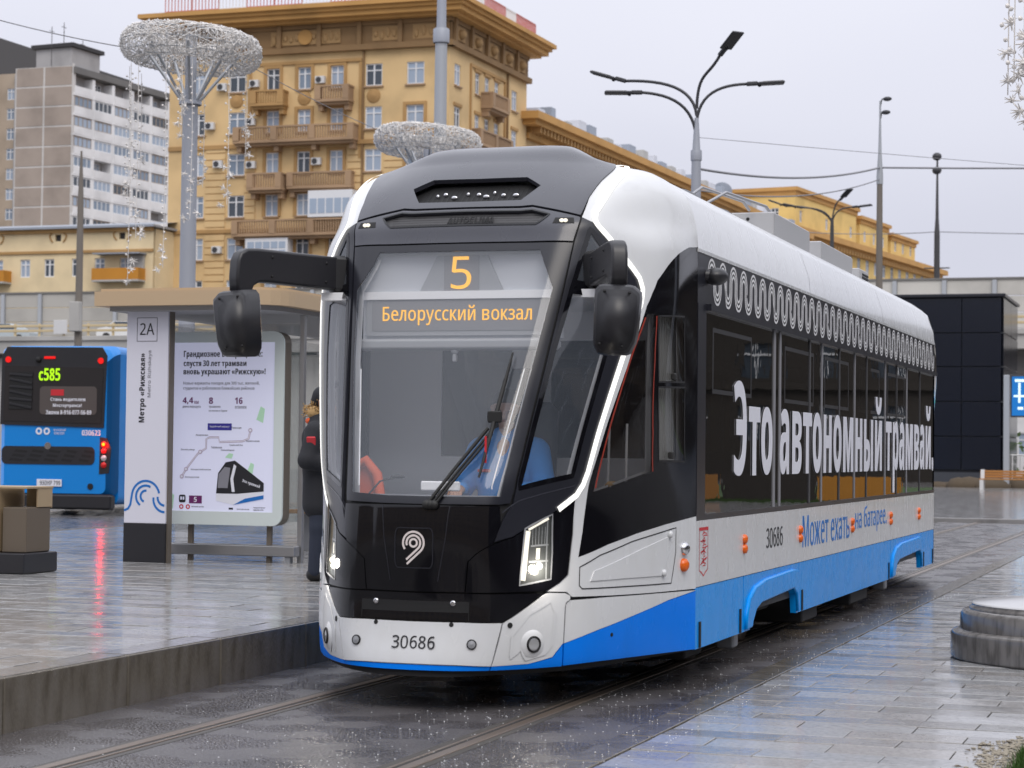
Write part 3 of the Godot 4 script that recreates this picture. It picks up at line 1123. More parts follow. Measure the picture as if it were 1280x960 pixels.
func far_blocks() -> void:
	var at := Vector3(-51.4, 0, -271.0)
	var t := thing("stepped_yellow_building", "distant bright yellow building with three stepped attic blocks above its cornice", "building", at)
	var f := Face.new(at, Vector3(0.14214, 0, -0.98985), Vector3(0.98985, 0, 0.14214))
	var o := 5.2
	var holes := []
	var s := 3.0
	while s < 76.0:
		holes.append([s, 29.6, 1.6, 2.0]); holes.append([s, 25.8, 1.6, 2.0])
		s += 4.2
	var b := Mb.new()
	wall_mesh(b, f, 0.0, 80.0, 0.0, 31.1, holes)
	wpart(t, "wall", b, M.sunny_yellow)
	for h in holes:
		window_in(t, f, h[0], h[1], h[2], h[3])
	b = Mb.new()
	cornice(b, f, 0.0, 80.0, [[31.1, 31.5, 0.6], [31.5, 32.3, 1.3]])
	wpart(t, "cornice", b, M.cornice_orange)
	for k in 60:
		b = Mb.new()
		f.box(b, 0.5 + k * 1.3, 0.9 + k * 1.3, 30.5, 31.1, 0.0, 1.0)
		wpart(t, "cornice_bracket", b, M.yellow_dark)
	b = Mb.new()
	f.box(b, 0.0, 80.0, 0.0, 31.0, -22.0, -0.4)
	wpart(t, "core", b, M.sunny_yellow)
	for q in [[5.1, 32.5, 37.6, 9.0], [34.3, 48.6, 36.7, 8.6], [50.2, 63.6, 35.7, 8.2]]:
		var h2 := []
		for k in 3:
			h2.append([lerpf(q[0] + o + 2.5, q[1] + o - 2.5, k / 2.0), 34.3, 1.1, 1.6])
		b = Mb.new()
		var ff := Face.new(f.p(0, 0, -0.8), f.dir, f.out)
		wall_mesh(b, ff, q[0] + o, q[1] + o, 31.8, q[2], h2)
		var e := Face.new(f.p(q[0] + o, 0, -0.8), -f.out, -f.dir)
		wall_mesh(b, e, 0.0, q[3], 31.8, q[2], [[q[3] / 2 + 1.2, 34.4, 1.1, 1.8], [q[3] / 2 - 1.6, 34.4, 1.1, 1.8]])
		wpart(t, "attic_block", b, M.sunny_yellow)
		for h in h2: window_in(t, ff, h[0], h[1], h[2], h[3])
		for k in [1.2, -1.6]: window_in(t, e, q[3] / 2 + k, 34.4, 1.1, 1.8)
		b = Mb.new()
		ff.box(b, q[0] + o - 0.5, q[1] + o + 0.5, q[2], q[2] + 0.5, -q[3] - 0.4, 0.5)
		ff.box(b, q[0] + o - 0.2, q[1] + o + 0.2, q[2] - 0.6, q[2], -q[3] - 0.1, 0.2)
		wpart(t, "attic_cornice", b, M.cornice_orange)
		b = Mb.new()
		var mid := ff.p((q[0] + q[1]) / 2 + o, q[2] + 1.9, -q[3] / 2)
		var cs := [ff.p(q[0] + o - 0.5, q[2] + 0.51, 0.5), ff.p(q[1] + o + 0.5, q[2] + 0.51, 0.5), ff.p(q[1] + o + 0.5, q[2] + 0.51, -q[3] - 0.4), ff.p(q[0] + o - 0.5, q[2] + 0.51, -q[3] - 0.4)]
		for k in 4:
			var i := b.vert(cs[k], Vector3.UP)
			b.vert(cs[(k + 1) % 4], Vector3.UP); b.vert(mid, Vector3.UP)
			b.tri(i, i + 1, i + 2)
		wpart(t, "attic_roof", b, M.roof_snow)
	# the snowy hipped roof and dish in front of the attic
	b = Mb.new()
	var a0 := f.p(-14, 32.4, -2); var a1 := f.p(9, 32.4, -2); var a2 := f.p(9, 32.4, -20); var a3 := f.p(-14, 32.4, -20)
	var r0 := f.p(-6, 36.3, -11); var r1 := f.p(6, 36.6, -11)
	b.quad(a0, a1, r1, r0); b.quad(a3, a2, r1, r0); b.quad(a0, a3, r0, r0 + Vector3(0, 0.01, 0))
	wpart(t, "roof", b, M.roof_snow)
	b = Mb.new()
	b.lathe([Vector2(0.0, 0.0), Vector2(0.8, 0.15), Vector2(1.3, 0.5)], 16, Transform3D(Basis(Vector3.RIGHT, -0.9), f.p(4, 37.0, -9)))
	wpart(t, "satellite_dish", b, M.roof_metal)

func white_block() -> void:
	# a panel block: brown end wall and white balcony front, and the brown wing beside it
	var at := Vector3(-131.23, 0, -226.94)
	var t := thing("white_panel_block", "high panel block, brown end wall and white front full of glazed balconies", "building", at)
	var f := Face.new(at, Vector3(0.0901, 0, -0.9959), Vector3(0.9959, 0, 0.0901))
	var e := Face.new(at, Vector3(-1, 0, 0.0), Vector3(0, 0, 1))
	var b := Mb.new()
	f.box(b, 0.02, 40.0, 0.0, 48.4, -9.0, -1.3)
	wpart(t, "core", b, M.block_grey)
	var top := 46.6
	for r in 9:
		for k in 2:
			b = Mb.new()
			e.box(b, 0.2 + k * 4.1, 4.05 + k * 4.1, top - r * 2.52 + 0.02, top - r * 2.52 + 2.34, -0.3, 0.02 + 0.01 * ((r + k) % 2), 0.02)
			wpart(t, "end_panel", b, M.panel_brown)
	b = Mb.new()
	e.box(b, 0.0, 8.3, 20.0, 49.0, -0.6, -0.02)
	e.box(b, -0.02, 0.1, 20, 49.3, -0.3, 0.06)
	wpart(t, "joint_wall", b, M.panel_joint)
	var bays := [[0.3, 4.0], [4.6, 8.3], [8.9, 12.6], [13.2, 16.9], [17.5, 21.2], [21.8, 25.5], [26.1, 29.8]]
	b = Mb.new()
	f.box(b, 0.0, 30.2, 48.1, 48.9, -2.0, 0.25)
	wpart(t, "roof_edge", b, M.concrete_dark)
	for r in 9:
		var y0 := top - r * 2.52 - 1.0
		b = Mb.new()
		f.box(b, 0.0, 30.2, y0 - 0.25, y0, -1.3, 0.1)
		wpart(t, "floor_slab", b, M.block_white)
		for k in bays.size():
			var q: Array = bays[k]
			b = Mb.new()
			f.box(b, q[0], q[1], y0, y0 + 0.95, -0.1, 0.12)
			wpart(t, "balcony_front", b, M.block_white)
			b = Mb.new()
			f.box(b, q[1], q[1] + 0.6, y0, y0 + 2.27, -1.3, 0.05)
			wpart(t, "pier", b, M.block_white)
			if rng.randf() < 0.82 and r > 0:
				var ff := Face.new(f.p(0, 0, 0.0), f.dir, f.out)
				window_in(t, ff, (q[0] + q[1]) / 2, y0 + 1.58, q[1] - q[0], 1.25, 4, 0.0, "frame_white" if rng.randf() < 0.7 else "panel_brown")
			elif rng.randf() < 0.7:
				window_in(t, Face.new(f.p(0, 0, -1.25), f.dir, f.out), (q[0] + q[1]) / 2, y0 + 1.3, 2.2, 1.6, 3, 0.0)
	b = Mb.new()
	f.box(b, 1.0, 7.0, 48.9, 51.6, -6.5, -1.0, 0.05)
	var p := wpart(t, "roof_house", b, M.block_grey)
	b = Mb.new()
	f.box(b, 0.6, 7.4, 51.6, 52.1, -7, -0.6)
	part(p, "roof_house_cap", b, M.roof_dark)
	for q in [[2.0, 55.0], [-0.5, 54.0], [6.0, 53.5]]:
		b = Mb.new()
		b.tube([f.p(q[0], 49, -3), f.p(q[0], q[1], -3)], 0.05, 5)
		b.tube([f.p(q[0] - 0.5, q[1] - 0.6, -3), f.p(q[0] + 0.5, q[1] - 0.6, -3)], 0.04, 5)
		wpart(t, "aerial", b, M.iron)
	# brown neighbour with a dark steep attic, cut by the picture's left edge
	at = Vector3(-139.5, 0, -228.0)
	var u := thing("brown_apartment_block", "brown brick apartment block with a dark steep attic, far left", "building", at)
	f = Face.new(at, Vector3(-1, 0, 0), Vector3(0, 0, 1))
	var holes := []
	for r in 10:
		for s in [1.3, 6.2, 9.4, 12.6]:
			holes.append([s, 46.0 - r * 2.55, 1.2 if s < 2 else 1.5, 1.45])
	var near := Face.new(at + Vector3(-4.2, 0, 2.5), Vector3(-1, 0, 0), Vector3(0, 0, 1))
	var h1 := holes.filter(func(h): return h[0] < 4.0)
	var h2 := []
	for h in holes:
		if h[0] > 4.0: h2.append([h[0] - 4.2, h[1] + 0.9, h[2], h[3]])
	b = Mb.new()
	wall_mesh(b, f, 0.0, 4.2, 0.0, 48.6, h1)
	wall_mesh(b, near, 0.0, 14.0, 0.0, 51.0, h2)
	b.quad(near.p(0, 0), near.p(0, 51), near.p(0, 51, -2.6), near.p(0, 0, -2.6), Vector3(1, 0, 0))
	wpart(u, "wall", b, M.side_brown)
	for h in h1: window_in(u, f, h[0], h[1], h[2], h[3])
	for h in h2: window_in(u, near, h[0], h[1], h[2], h[3])
	b = Mb.new()
	b.box(at + Vector3(-9, 24, -4.2), Vector3(18, 48, 8))
	wpart(u, "core", b, M.side_brown)
	for r in 9:
		b = Mb.new()
		near.box(b, 0.0, 14.0, 48.5 - r * 2.55, 48.8 - r * 2.55, 0.0, 0.1)
		wpart(u, "string_course", b, M.panel_joint)
	b = Mb.new()
	var c0 := at + Vector3(-30, 48.6, 0); var c1 := at + Vector3(6.2, 48.6, -14)
	b.quad(at + Vector3(-20, 48.0, -1.0), at + Vector3(6.6, 48.0, -15), at + Vector3(6.6, 50.2, -16), at + Vector3(-20, 59.0, -6))
	b.quad(at + Vector3(-20, 48.0, -9.0), at + Vector3(6.6, 48.0, -22), at + Vector3(6.6, 50.2, -16), at + Vector3(-20, 59.0, -6))
	wpart(u, "attic_roof", b, M.roof_dark)

func low_yellow() -> void:
	var at := Vector3(-78.0, 0.95, -150.9)
	var t := thing("low_yellow_building", "low pale yellow building with grey metal roof and two orange balconies, left behind the flyover", "building", at)
	var f := Face.new(at, Vector3(-1, 0, 0), Vector3(0, 0, 1))
	var k := 1.0
	var holes := []
	for s in [2.6, 4.95, 7.1, 9.7, 12.0, 14.6, 16.6, 19.0, 21.0]:
		holes.append([s, 15.3, 0.95, 1.5])
	var hs := [[2.9, 17.85, 0.55, 0.55], [8.9, 17.8, 0.55, 0.55], [14.9, 17.75, 0.55, 0.55]]
	var b := Mb.new()
	wall_mesh(b, f, 0.0, 26.0, 0.0, 18.5, holes + hs)
	wpart(t, "wall", b, M.pale_yellow)
	for h in holes: window_in(t, f, h[0], h[1], h[2], h[3])
	for h in hs:
		b = Mb.new()
		f.box(b, h[0] - 0.27, h[0] + 0.27, h[1] - 0.27, h[1] + 0.27, -0.3, -0.2)
		wpart(t, "attic_opening", b, M.roof_dark)
		for e in [-1, 1]:
			b = Mb.new()
			b.tube([f.p(h[0] + e * 0.55, h[1] + 0.4, 0.05), f.p(h[0] + e * 0.8, h[1] + 0.2, 0.05), f.p(h[0] + e * 0.72, h[1] - 0.1, 0.05), f.p(h[0] + e * 0.5, h[1] - 0.35, 0.05)], 0.07, 6)
			wpart(t, "scroll_ornament", b, M.yellow_dark)
	b = Mb.new()
	f.box(b, 0.0, 26.0, 16.5, 16.72, 0.0, 0.14)
	f.box(b, 0.0, 26.0, 18.2, 18.5, 0.0, 0.25)
	wpart(t, "mouldings", b, M.yellow_dark)
	b = Mb.new()
	f.box(b, -0.3, 26.3, 18.5, 18.68, -9.0, 0.6)
	b.quad(f.p(-0.3, 18.68, 0.6), f.p(26.3, 18.68, 0.6), f.p(26.3, 19.6, -6), f.p(-0.3, 19.6, -6))
	wpart(t, "roof", b, M.roof_metal)
	b = Mb.new()
	f.box(b, 0.0, 26.0, 0.0, 18.4, -9.0, -0.4)
	wpart(t, "core", b, M.pale_yellow)
	for q in [[0.7, 5.0], [13.3, 17.4]]:
		b = Mb.new()
		f.box(b, q[0], q[1], 14.0, 14.15, 0.0, 1.2)
		var o := wpart(t, "balcony", b, M.concrete_light)
		b = Mb.new()
		f.box(b, q[0], q[1], 14.15, 15.1, 1.1, 1.2)
		f.box(b, q[0], q[0] + 0.06, 14.15, 15.1, 0.0, 1.1); f.box(b, q[1] - 0.06, q[1], 14.15, 15.1, 0.0, 1.1)
		part(o, "orange_panel", b, M.orange_panel)
	b = Mb.new()
	f.box(b, 0.6, 4.9, 16.25, 16.35, 0.0, 1.3)
	wpart(t, "awning", b, M.roof_metal)
	b = Mb.new()
	f.box(b, 0.75, 2.0, 14.2, 16.2, 0.0, 0.3)
	wpart(t, "balcony_lining", b, M.concrete_light)

func plain_house(at: Vector3, along: Vector3, out: Vector3, len_: float, high: float, label: String, wall: String) -> void:
	# an unseen house outside the picture, shaped for its reflection in glass and paving
	var t := thing("unseen_house", label, "building", at)
	var f := Face.new(at, along, out)
	var holes := []
	var y := 3.2
	while y < high - 2.0:
		var s := 2.4
		while s < len_ - 1.5:
			holes.append([s, y, 1.5, 1.9])
			s += 3.6
		y += 3.4
	var b := Mb.new()
	wall_mesh(b, f, 0.0, len_, 0.0, high, holes)
	wpart(t, "wall", b, M[wall])
	var g := Mb.new()
	var w := Mb.new()
	for h in holes:
		f.box(g, h[0] - 0.75, h[0] + 0.75, h[1] - 0.95, h[1] + 0.95, -0.3, -0.2)
		f.box(w, h[0] - 0.06, h[0] + 0.06, h[1] - 0.95, h[1] + 0.95, -0.2, -0.12)
		f.box(w, h[0] - 0.75, h[0] + 0.75, h[1] + 0.3, h[1] + 0.4, -0.2, -0.121)
	wpart(t, "window_panes", g, M.pane_dark).set_meta("kind", "stuff")
	wpart(t, "window_frames", w, M.frame_white).set_meta("kind", "stuff")
	b = Mb.new()
	cornice(b, f, 0.0, len_, [[high, high + 0.5, 0.5], [high + 0.5, high + 1.1, 1.1]])
	f.box(b, 0.0, len_, 5.0, 5.4, 0.0, 0.3)
	wpart(t, "cornice", b, M[wall])
	b = Mb.new()
	f.box(b, 0.0, len_, 0.0, high, -12.0, -0.4)
	wpart(t, "core", b, M.yellow_dark)

func reflected_street() -> void:
	plain_house(Vector3(5.0, 0, -112), Vector3(1, 0, 0), Vector3(0, 0, 1), 62.0, 12.0, "dark brown house across the lawn, right of the picture", "house_dark")
	plain_house(Vector3(46.0, 0, -95), Vector3(0, 0, 1), Vector3(-1, 0, 0), 130.0, 19.0, "unseen dark house added on the right side to block low sky", "house_dark")  # added to block the low sky on the tram's right side
	plain_house(Vector3(-70.0, 0, 52), Vector3(1, 0, 0), Vector3(0, 0, -1), 150.0, 21.0, "unseen brown house added behind the camera for dark reflections", "side_brown")  # added so that the tram's glossy front reflects something dark
	var b := Mb.new()
	b.box(Vector3(26, 0.06, -74), Vector3(38, 0.3, 26))
	struct("lawn", b, M.lawn)
	var h := thing("hoarding", "orange site hoarding at the lawn's near edge, right of the picture", "hoarding", Vector3(20, 0.1, -60))
	for k in 5:
		b = Mb.new()
		b.box(Vector3(-12.0 + k * 2.5, 0.45, 0), Vector3(2.4, 0.7, 0.06))
		part(h, "hoarding_panel", b, [M.orange_panel, M.house_dark, M.wood_slat, M.roof_dark, M.orange_panel][k])

# ---------- flyover, plaza, stop ----------
func build_overpass() -> void:
	var at := Vector3(-40, 0, -134)
	var t := thing("flyover", "concrete flyover with pale noise barrier panels crossing behind the square", "flyover", at)
	var b := Mb.new()
	b.box(Vector3(-40, 8.6, -136), Vector3(150, 0.9, 11))
	wpart(t, "deck", b, M.concrete_light)
	b = Mb.new()
	b.box(Vector3(-40, 7.4, -134), Vector3(150, 1.5, 4.0))
	wpart(t, "girder", b, M.concrete_dark)
	b = Mb.new()
	b.box(Vector3(-40, 9.2, -130.6), Vector3(150, 0.34, 0.5), Basis(), 0.03)
	wpart(t, "edge_beam", b, M.concrete_light)
	for x in [-104.0, -84.0, -64.0, -44.0, -24.0, 16.0]:
		b = Mb.new()
		b.box(Vector3(x, 3.4, -135), Vector3(1.6, 6.9, 3.5), Basis(), 0.1)
		wpart(t, "pier", b, M.concrete_light)
	b = Mb.new()
	b.box(Vector3(-82, 3.9, -132.4), Vector3(66, 7.9, 1.0))
	wpart(t, "abutment_wall", b, M.concrete_light)
	# noise barrier: posts, panels in three boards, light caps
	var z := -141.0
	var k := 0
	var x := -112.0
	while x < 30.0:
		b = Mb.new()
		b.box(Vector3(x, 11.1, z + 0.12), Vector3(0.28, 4.3, 0.3))
		wpart(t, "barrier_post", b, M.galvanised)
		var w := 3.3
		for r in 4:
			b = Mb.new()
			b.box(Vector3(x + w / 2, 9.45 + r * 1.1, z + 0.02 * (r % 2)), Vector3(w - 0.3, 1.06, 0.12), Basis(), 0.03)
			wpart(t, "barrier_panel", b, M.barrier_light if x > -40.0 else M.barrier)
		b = Mb.new()
		b.box(Vector3(x + w / 2, 13.35, z), Vector3(w, 0.14, 0.34))
		wpart(t, "barrier_cap", b, M.concrete_dark)
		x += w
	# guard rail on the near edge
	for y in [9.75, 10.1]:
		b = Mb.new()
		b.box(Vector3(-40, y, -130.5), Vector3(150, 0.17, 0.07), Basis(), 0.02)
		wpart(t, "guard_rail", b, M.guard_cream)
	for i in 74:
		b = Mb.new()
		b.box(Vector3(-114 + i * 2.0, 9.8, -130.6), Vector3(0.16, 0.95, 0.14), Basis(), 0.02)
		wpart(t, "guard_post", b, M.guard_cream)
	for q in [[-71.0, 9.85, 1.3, 1.0]]:
		b = Mb.new()
		b.box(Vector3(q[0] - 3.1, 10.0, -130.3), Vector3(1.1, 1.0, 0.1), Basis(), 0.02)
		wpart(t, "rail_notice", b, M.bench_concrete)
	# two cars on the flyover
	car(Vector3(-70.2, 9.06, -133.2), "white saloon car on the flyover, just right of the concrete pole", M.car_white)
	car(Vector3(-80.9, 9.06, -134.4), "silver car on the flyover, cut by the picture's left edge", M.car_silver)

func car(at: Vector3, label: String, m: Material) -> void:
	var t := thing("parked_car", label, "car", at, PI / 2, "")
	var side := PackedVector2Array([Vector2(-2.2, 0.3), Vector2(-2.25, 0.75), Vector2(-1.9, 0.95), Vector2(-1.2, 1.02), Vector2(-0.55, 1.45), Vector2(0.75, 1.47), Vector2(1.45, 1.05), Vector2(2.1, 0.95), Vector2(2.2, 0.6), Vector2(2.15, 0.3)])
	var b := Mb.new()
	b.prism(side, 1.7, Transform3D(Basis(Vector3.UP, PI / 2), Vector3(-0.85, 0, 0)))
	part(t, "body", b, m)
	var wn := PackedVector2Array([Vector2(-1.05, 1.04), Vector2(-0.5, 1.4), Vector2(0.7, 1.42), Vector2(1.25, 1.06)])
	for s in [-1.0, 1.0]:
		b = Mb.new()
		b.prism(wn, 0.02, Transform3D(Basis(Vector3.UP, PI / 2), Vector3(0.85 if s > 0 else -0.87, 0, 0)))
		part(t, "side_window", b, M.pane_dark)
		for z in [-1.35, 1.35]:
			b = Mb.new()
			b.lathe([Vector2(0.0, -0.1), Vector2(0.32, -0.1), Vector2(0.32, 0.1), Vector2(0.0, 0.1)], 18, Transform3D(Basis(Vector3.FORWARD, PI / 2), Vector3(s * 0.8, 0.32, z)))
			part(t, "wheel", b, M.rubber)
	t.rotation.y = PI / 2

func build_plaza() -> void:
	# dark glass pavilion
	var at := Vector3(-7.8, 0.1, -100)
	var t := thing("glass_pavilion", "tall black glass pavilion with thin grey joints beneath the flyover", "pavilion", at)
	var b := Mb.new()
	b.box(at + Vector3(-1.2, 4.5, -3.6), Vector3(7.6, 9.0, 7.0))
	wpart(t, "core", b, M.pavilion_joint)
	var ys := [0.75, 2.35, 4.0, 5.65, 7.25, 8.92]
	for r in 5:
		for q in [[-13.5, -10.0], [-9.96, -7.1], [-7.06, -5.25]]:
			b = Mb.new()
			b.box(Vector3((q[0] + q[1]) / 2, (ys[r] + ys[r + 1]) / 2 + 0.1, -99.98), Vector3(q[1] - q[0], ys[r + 1] - ys[r] - 0.05, 0.12), Basis(Vector3.UP, rng.randf_range(-0.004, 0.004)), 0.01)
			wpart(t, "glass_panel", b, M.pavilion_glass)
		for q in [[-103.6, -100.1], [-107.1, -103.65]]:
			b = Mb.new()
			b.box(Vector3(-5.21, (ys[r] + ys[r + 1]) / 2 + 0.1, (q[0] + q[1]) / 2), Vector3(0.12, ys[r + 1] - ys[r] - 0.05, q[1] - q[0]), Basis(), 0.01)
			wpart(t, "glass_panel", b, M.pavilion_glass)
	b = Mb.new()
	b.box(Vector3(-9.3, 9.12, -103.5), Vector3(8.5, 0.16, 7.4), Basis(), 0.03)
	wpart(t, "roof_edge", b, M.tram_pillar)
	b = Mb.new()
	b.box(Vector3(-9.3, 0.42, -103.5), Vector3(8.2, 0.66, 7.2))
	wpart(t, "base", b, M.pavilion_joint)
	# bench
	at = Vector3(-4.1, 0.1, -91)
	t = thing("park_bench", "wooden slatted bench with white concrete ends before the black pavilion", "bench", at)
	for x in [-1.05, 1.05]:
		b = Mb.new()
		b.prism(PackedVector2Array([Vector2(-0.3, 0), Vector2(-0.3, 0.42), Vector2(0.05, 0.42), Vector2(0.12, 0.86), Vector2(0.28, 0.86), Vector2(0.26, 0), Vector2(0.12, 0), Vector2(0.1, 0.3), Vector2(-0.16, 0.3), Vector2(-0.16, 0)]), 0.16, Transform3D(Basis(Vector3.UP, PI / 2), Vector3(x - 0.08, 0, 0)))
		part(t, "end_support", b, M.bench_concrete)
	for k in 4:
		b = Mb.new()
		b.box(Vector3(0, 0.45, 0.22 - k * 0.1), Vector3(2.3, 0.05, 0.085), Basis(), 0.01)
		part(t, "seat_slat", b, M.wood_slat)
	for k in 3:
		b = Mb.new()
		b.box(Vector3(0, 0.56 + k * 0.11, -0.14 - k * 0.02), Vector3(2.3, 0.09, 0.05), Basis(), 0.01)
		part(t, "back_slat", b, M.wood_slat)
	# information screen on its mast
	at = Vector3(-4.2, 0.1, -96)
	t = thing("information_screen", "lit blue information screen on grey mast beside the pavilion", "screen", at)
	b = Mb.new()
	b.box(Vector3(-0.42, 2.55, 0), Vector3(0.26, 5.1, 0.2), Basis(), 0.02)
	part(t, "mast", b, M.galvanised)
	b = Mb.new()
	b.box(Vector3(0.55, 4.15, -0.05), Vector3(1.6, 1.9, 0.2), Basis(), 0.03)
	part(t, "housing", b, M.lamp_dark)
	b = Mb.new()
	b.box(Vector3(0.55, 4.15, 0.06), Vector3(1.46, 1.76, 0.02))
	var scr := part(t, "display", b, M.screen_blue)
	b = Mb.new()
	b.box(Vector3(0.35, 4.85, 0.072), Vector3(0.8, 0.12, 0.01)); b.box(Vector3(0.15, 4.3, 0.072), Vector3(0.1, 0.9, 0.01)); b.box(Vector3(0.5, 4.15, 0.073), Vector3(1.2, 0.09, 0.01)); b.box(Vector3(0.2, 3.6, 0.072), Vector3(0.25, 0.12, 0.01))
	part(scr, "map_lines", b, M.screen_white)
	b = Mb.new()
	b.box(Vector3(0.75, 3.65, 0.072), Vector3(0.4, 0.4, 0.01), Basis(), 0.005)
	part(scr, "map_square", b, M.screen_green)
	var al := OmniLight3D.new()
	al.name = "screen_light"
	al.light_color = Color(0.2, 0.6, 0.8)
	al.light_energy = 0.3
	al.omni_range = 60.0
	al.omni_attenuation = 2.0
	al.light_size = 0.5
	al.shadow_enabled = true
	al.position = Vector3(0.55, 4.15, 0.8)
	t.add_child(al)
	# white railing behind the bench, with a shrub and a pale kiosk beyond
	at = Vector3(-2.5, 0.1, -104)
	t = thing("white_railing", "white bar railing behind the information screen", "railing", at)
	for k in 14:
		b = Mb.new()
		b.tube([Vector3(-2.6 + k * 0.4, 0, 0), Vector3(-2.6 + k * 0.4, 1.5, 0)], 0.035, 6)
		part(t, "railing_bar", b, M.white_plain)
	b = Mb.new()
	b.tube([Vector3(-2.7, 1.5, 0), Vector3(2.8, 1.5, 0)], 0.04, 6)
	part(t, "railing_top", b, M.white_plain)
	t = thing("clipped_shrub", "green shrub behind the white railing", "shrub", Vector3(-3.2, 0.1, -109))
	b = Mb.new()
	for k in 500:
		var d := Vector3(rng.randfn(0, 0.9), absf(rng.randfn(1.3, 0.7)), rng.randfn(0, 0.6))
		var q := Basis(Vector3(rng.randfn(), rng.randfn(), rng.randfn()).normalized(), rng.randf() * TAU)
		b.quad(d + q * Vector3(-0.12, 0, 0), d + q * Vector3(0, 0.16, 0), d + q * Vector3(0.12, 0, 0), d + q * Vector3(0, -0.16, 0))
	part(t, "foliage", b, M.shrub)
	b = Mb.new()
	b.tube([Vector3(0, 0, 0), Vector3(0.05, 1.4, 0)], 0.06, 6)
	part(t, "stem", b, M.pole_concrete)
	t = thing("market_stalls", "pale market pavilion with red and brown openings beyond the flyover", "building", Vector3(-3, 0, -160))
	var f := Face.new(Vector3(-20, 0, -160), Vector3(1, 0, 0), Vector3(0, 0, 1))
	b = Mb.new()
	var hs := []
	for k in 12:
		hs.append([3.0 + k * 2.6, 2.4, 1.4, 1.8]); hs.append([3.0 + k * 2.6, 5.4, 1.2, 1.2])
	wall_mesh(b, f, 0.0, 36.0, 0.0, 8.0, hs)
	wpart(t, "wall", b, M.block_white)
	for h in hs: window_in(t, f, h[0], h[1], h[2], h[3])
	b = Mb.new()
	f.box(b, -0.5, 36.5, 8.0, 8.4, -8, 0.6)
	wpart(t, "roof", b, M.roof_metal)
	b = Mb.new()
	f.box(b, 0, 36, 0, 8, -8, -0.4)
	wpart(t, "core", b, M.block_grey)

# ---------- the tram stop ----------
func build_stop() -> void:
	stop_shelter()
	stop_sign()
	lightbox()
	litter_bin()
	city_bus()
	lamp_plinth()

func stop_shelter() -> void:
	var at := Vector3(-5.8, 0.3, -24.5)
	var t := thing("tram_stop_shelter", "glass tram stop shelter with rounded tan canopy on the platform", "shelter", at)
	var x0 := -6.86; var x1 := -4.72; var z1 := -19.55; var z0 := -29.5
	var outline := PackedVector2Array([Vector2(x0, -z0), Vector2(x1, -z0)])
	for k in 7:
		var a := PI / 2 * k / 6.0
		outline.append(Vector2(x1 - 0.45 + 0.45 * cos(a), -(z1 - 0.45 + 0.45 * sin(a))))
	outline.append(Vector2(x0, -z1))
	var flat := Transform3D(Basis(Vector3.RIGHT, -PI / 2), Vector3.ZERO)
	# in this frame XY of the outline lie on the ground and depth rises
	var b := Mb.new()
	b.prism(outline, 0.155, Transform3D(flat.basis, Vector3(0, 3.035, 0)))
	wpart(t, "canopy", b, M.canopy_tan)
	var inset := Geometry2D.offset_polygon(outline, -0.05)[0]
	b = Mb.new()
	b.prism(inset, 0.03, Transform3D(flat.basis, Vector3(0, 3.19, 0)))
	wpart(t, "canopy_cap", b, M.canopy_tan)
	b = Mb.new()
	b.prism(Geometry2D.offset_polygon(outline, -0.12)[0], 0.05, Transform3D(flat.basis, Vector3(0, 2.985, 0)))
	wpart(t, "canopy_soffit", b, M.canopy_under)
	for q in [[-4.9, -20.62], [-4.9, -25.0], [-4.9, -29.2], [-6.6, -20.62], [-6.6, -25.0], [-6.6, -29.2]]:
		b = Mb.new()
		b.box(Vector3(q[0], 1.64, q[1]), Vector3(0.06, 2.7, 0.06), Basis(), 0.008)
		wpart(t, "post", b, M.steel)
	b = Mb.new()
	b.box(Vector3(-5.74, 1.75, -20.62), Vector3(1.6, 2.3, 0.012))
	wpart(t, "end_pane", b, M.shelter_glass)
	for k in 2:
		b = Mb.new()
		b.box(Vector3(-6.6, 1.75, -22.8 - k * 4.3), Vector3(0.012, 2.3, 4.1))
		wpart(t, "back_pane", b, M.shelter_glass)
	b = Mb.new()
	b.box(Vector3(-5.74, 0.43, -20.5), Vector3(1.72, 0.12, 0.14), Basis(), 0.015)
	wpart(t, "bottom_rail", b, M.steel)
	for x in [-6.45, -4.98]:
		b = Mb.new()
		b.box(Vector3(x, 0.335, -20.5), Vector3(0.06, 0.08, 0.08))
		wpart(t, "foot", b, M.steel_dull)
	b = Mb.new()
	b.box(Vector3(-5.9, 0.78, -24.6), Vector3(0.42, 0.05, 3.4), Basis(), 0.01)
	wpart(t, "bench_seat", b, M.wood_slat)
	for z in [-23.2, -26.0]:
		b = Mb.new()
		b.box(Vector3(-5.9, 0.53, z), Vector3(0.3, 0.46, 0.06))
		wpart(t, "bench_leg", b, M.steel_dull)
	# ribbed grey end wall on the track side, further back
	b = Mb.new()
	b.box(Vector3(-4.2, 1.68, -31.0), Vector3(2.4, 2.76, 0.12))
	var wall := part(self, "kiosk_wall", b, M.concrete_light)
	tag(wall, "grey ribbed kiosk wall behind the waiting person", "kiosk wall")
	for k in 9:
		b = Mb.new()
		b.box(Vector3(-5.3 + k * 0.27, 1.68, -30.93), Vector3(0.2, 2.7, 0.03), Basis(), 0.008)
		part(wall, "rib", b, M.concrete_light)

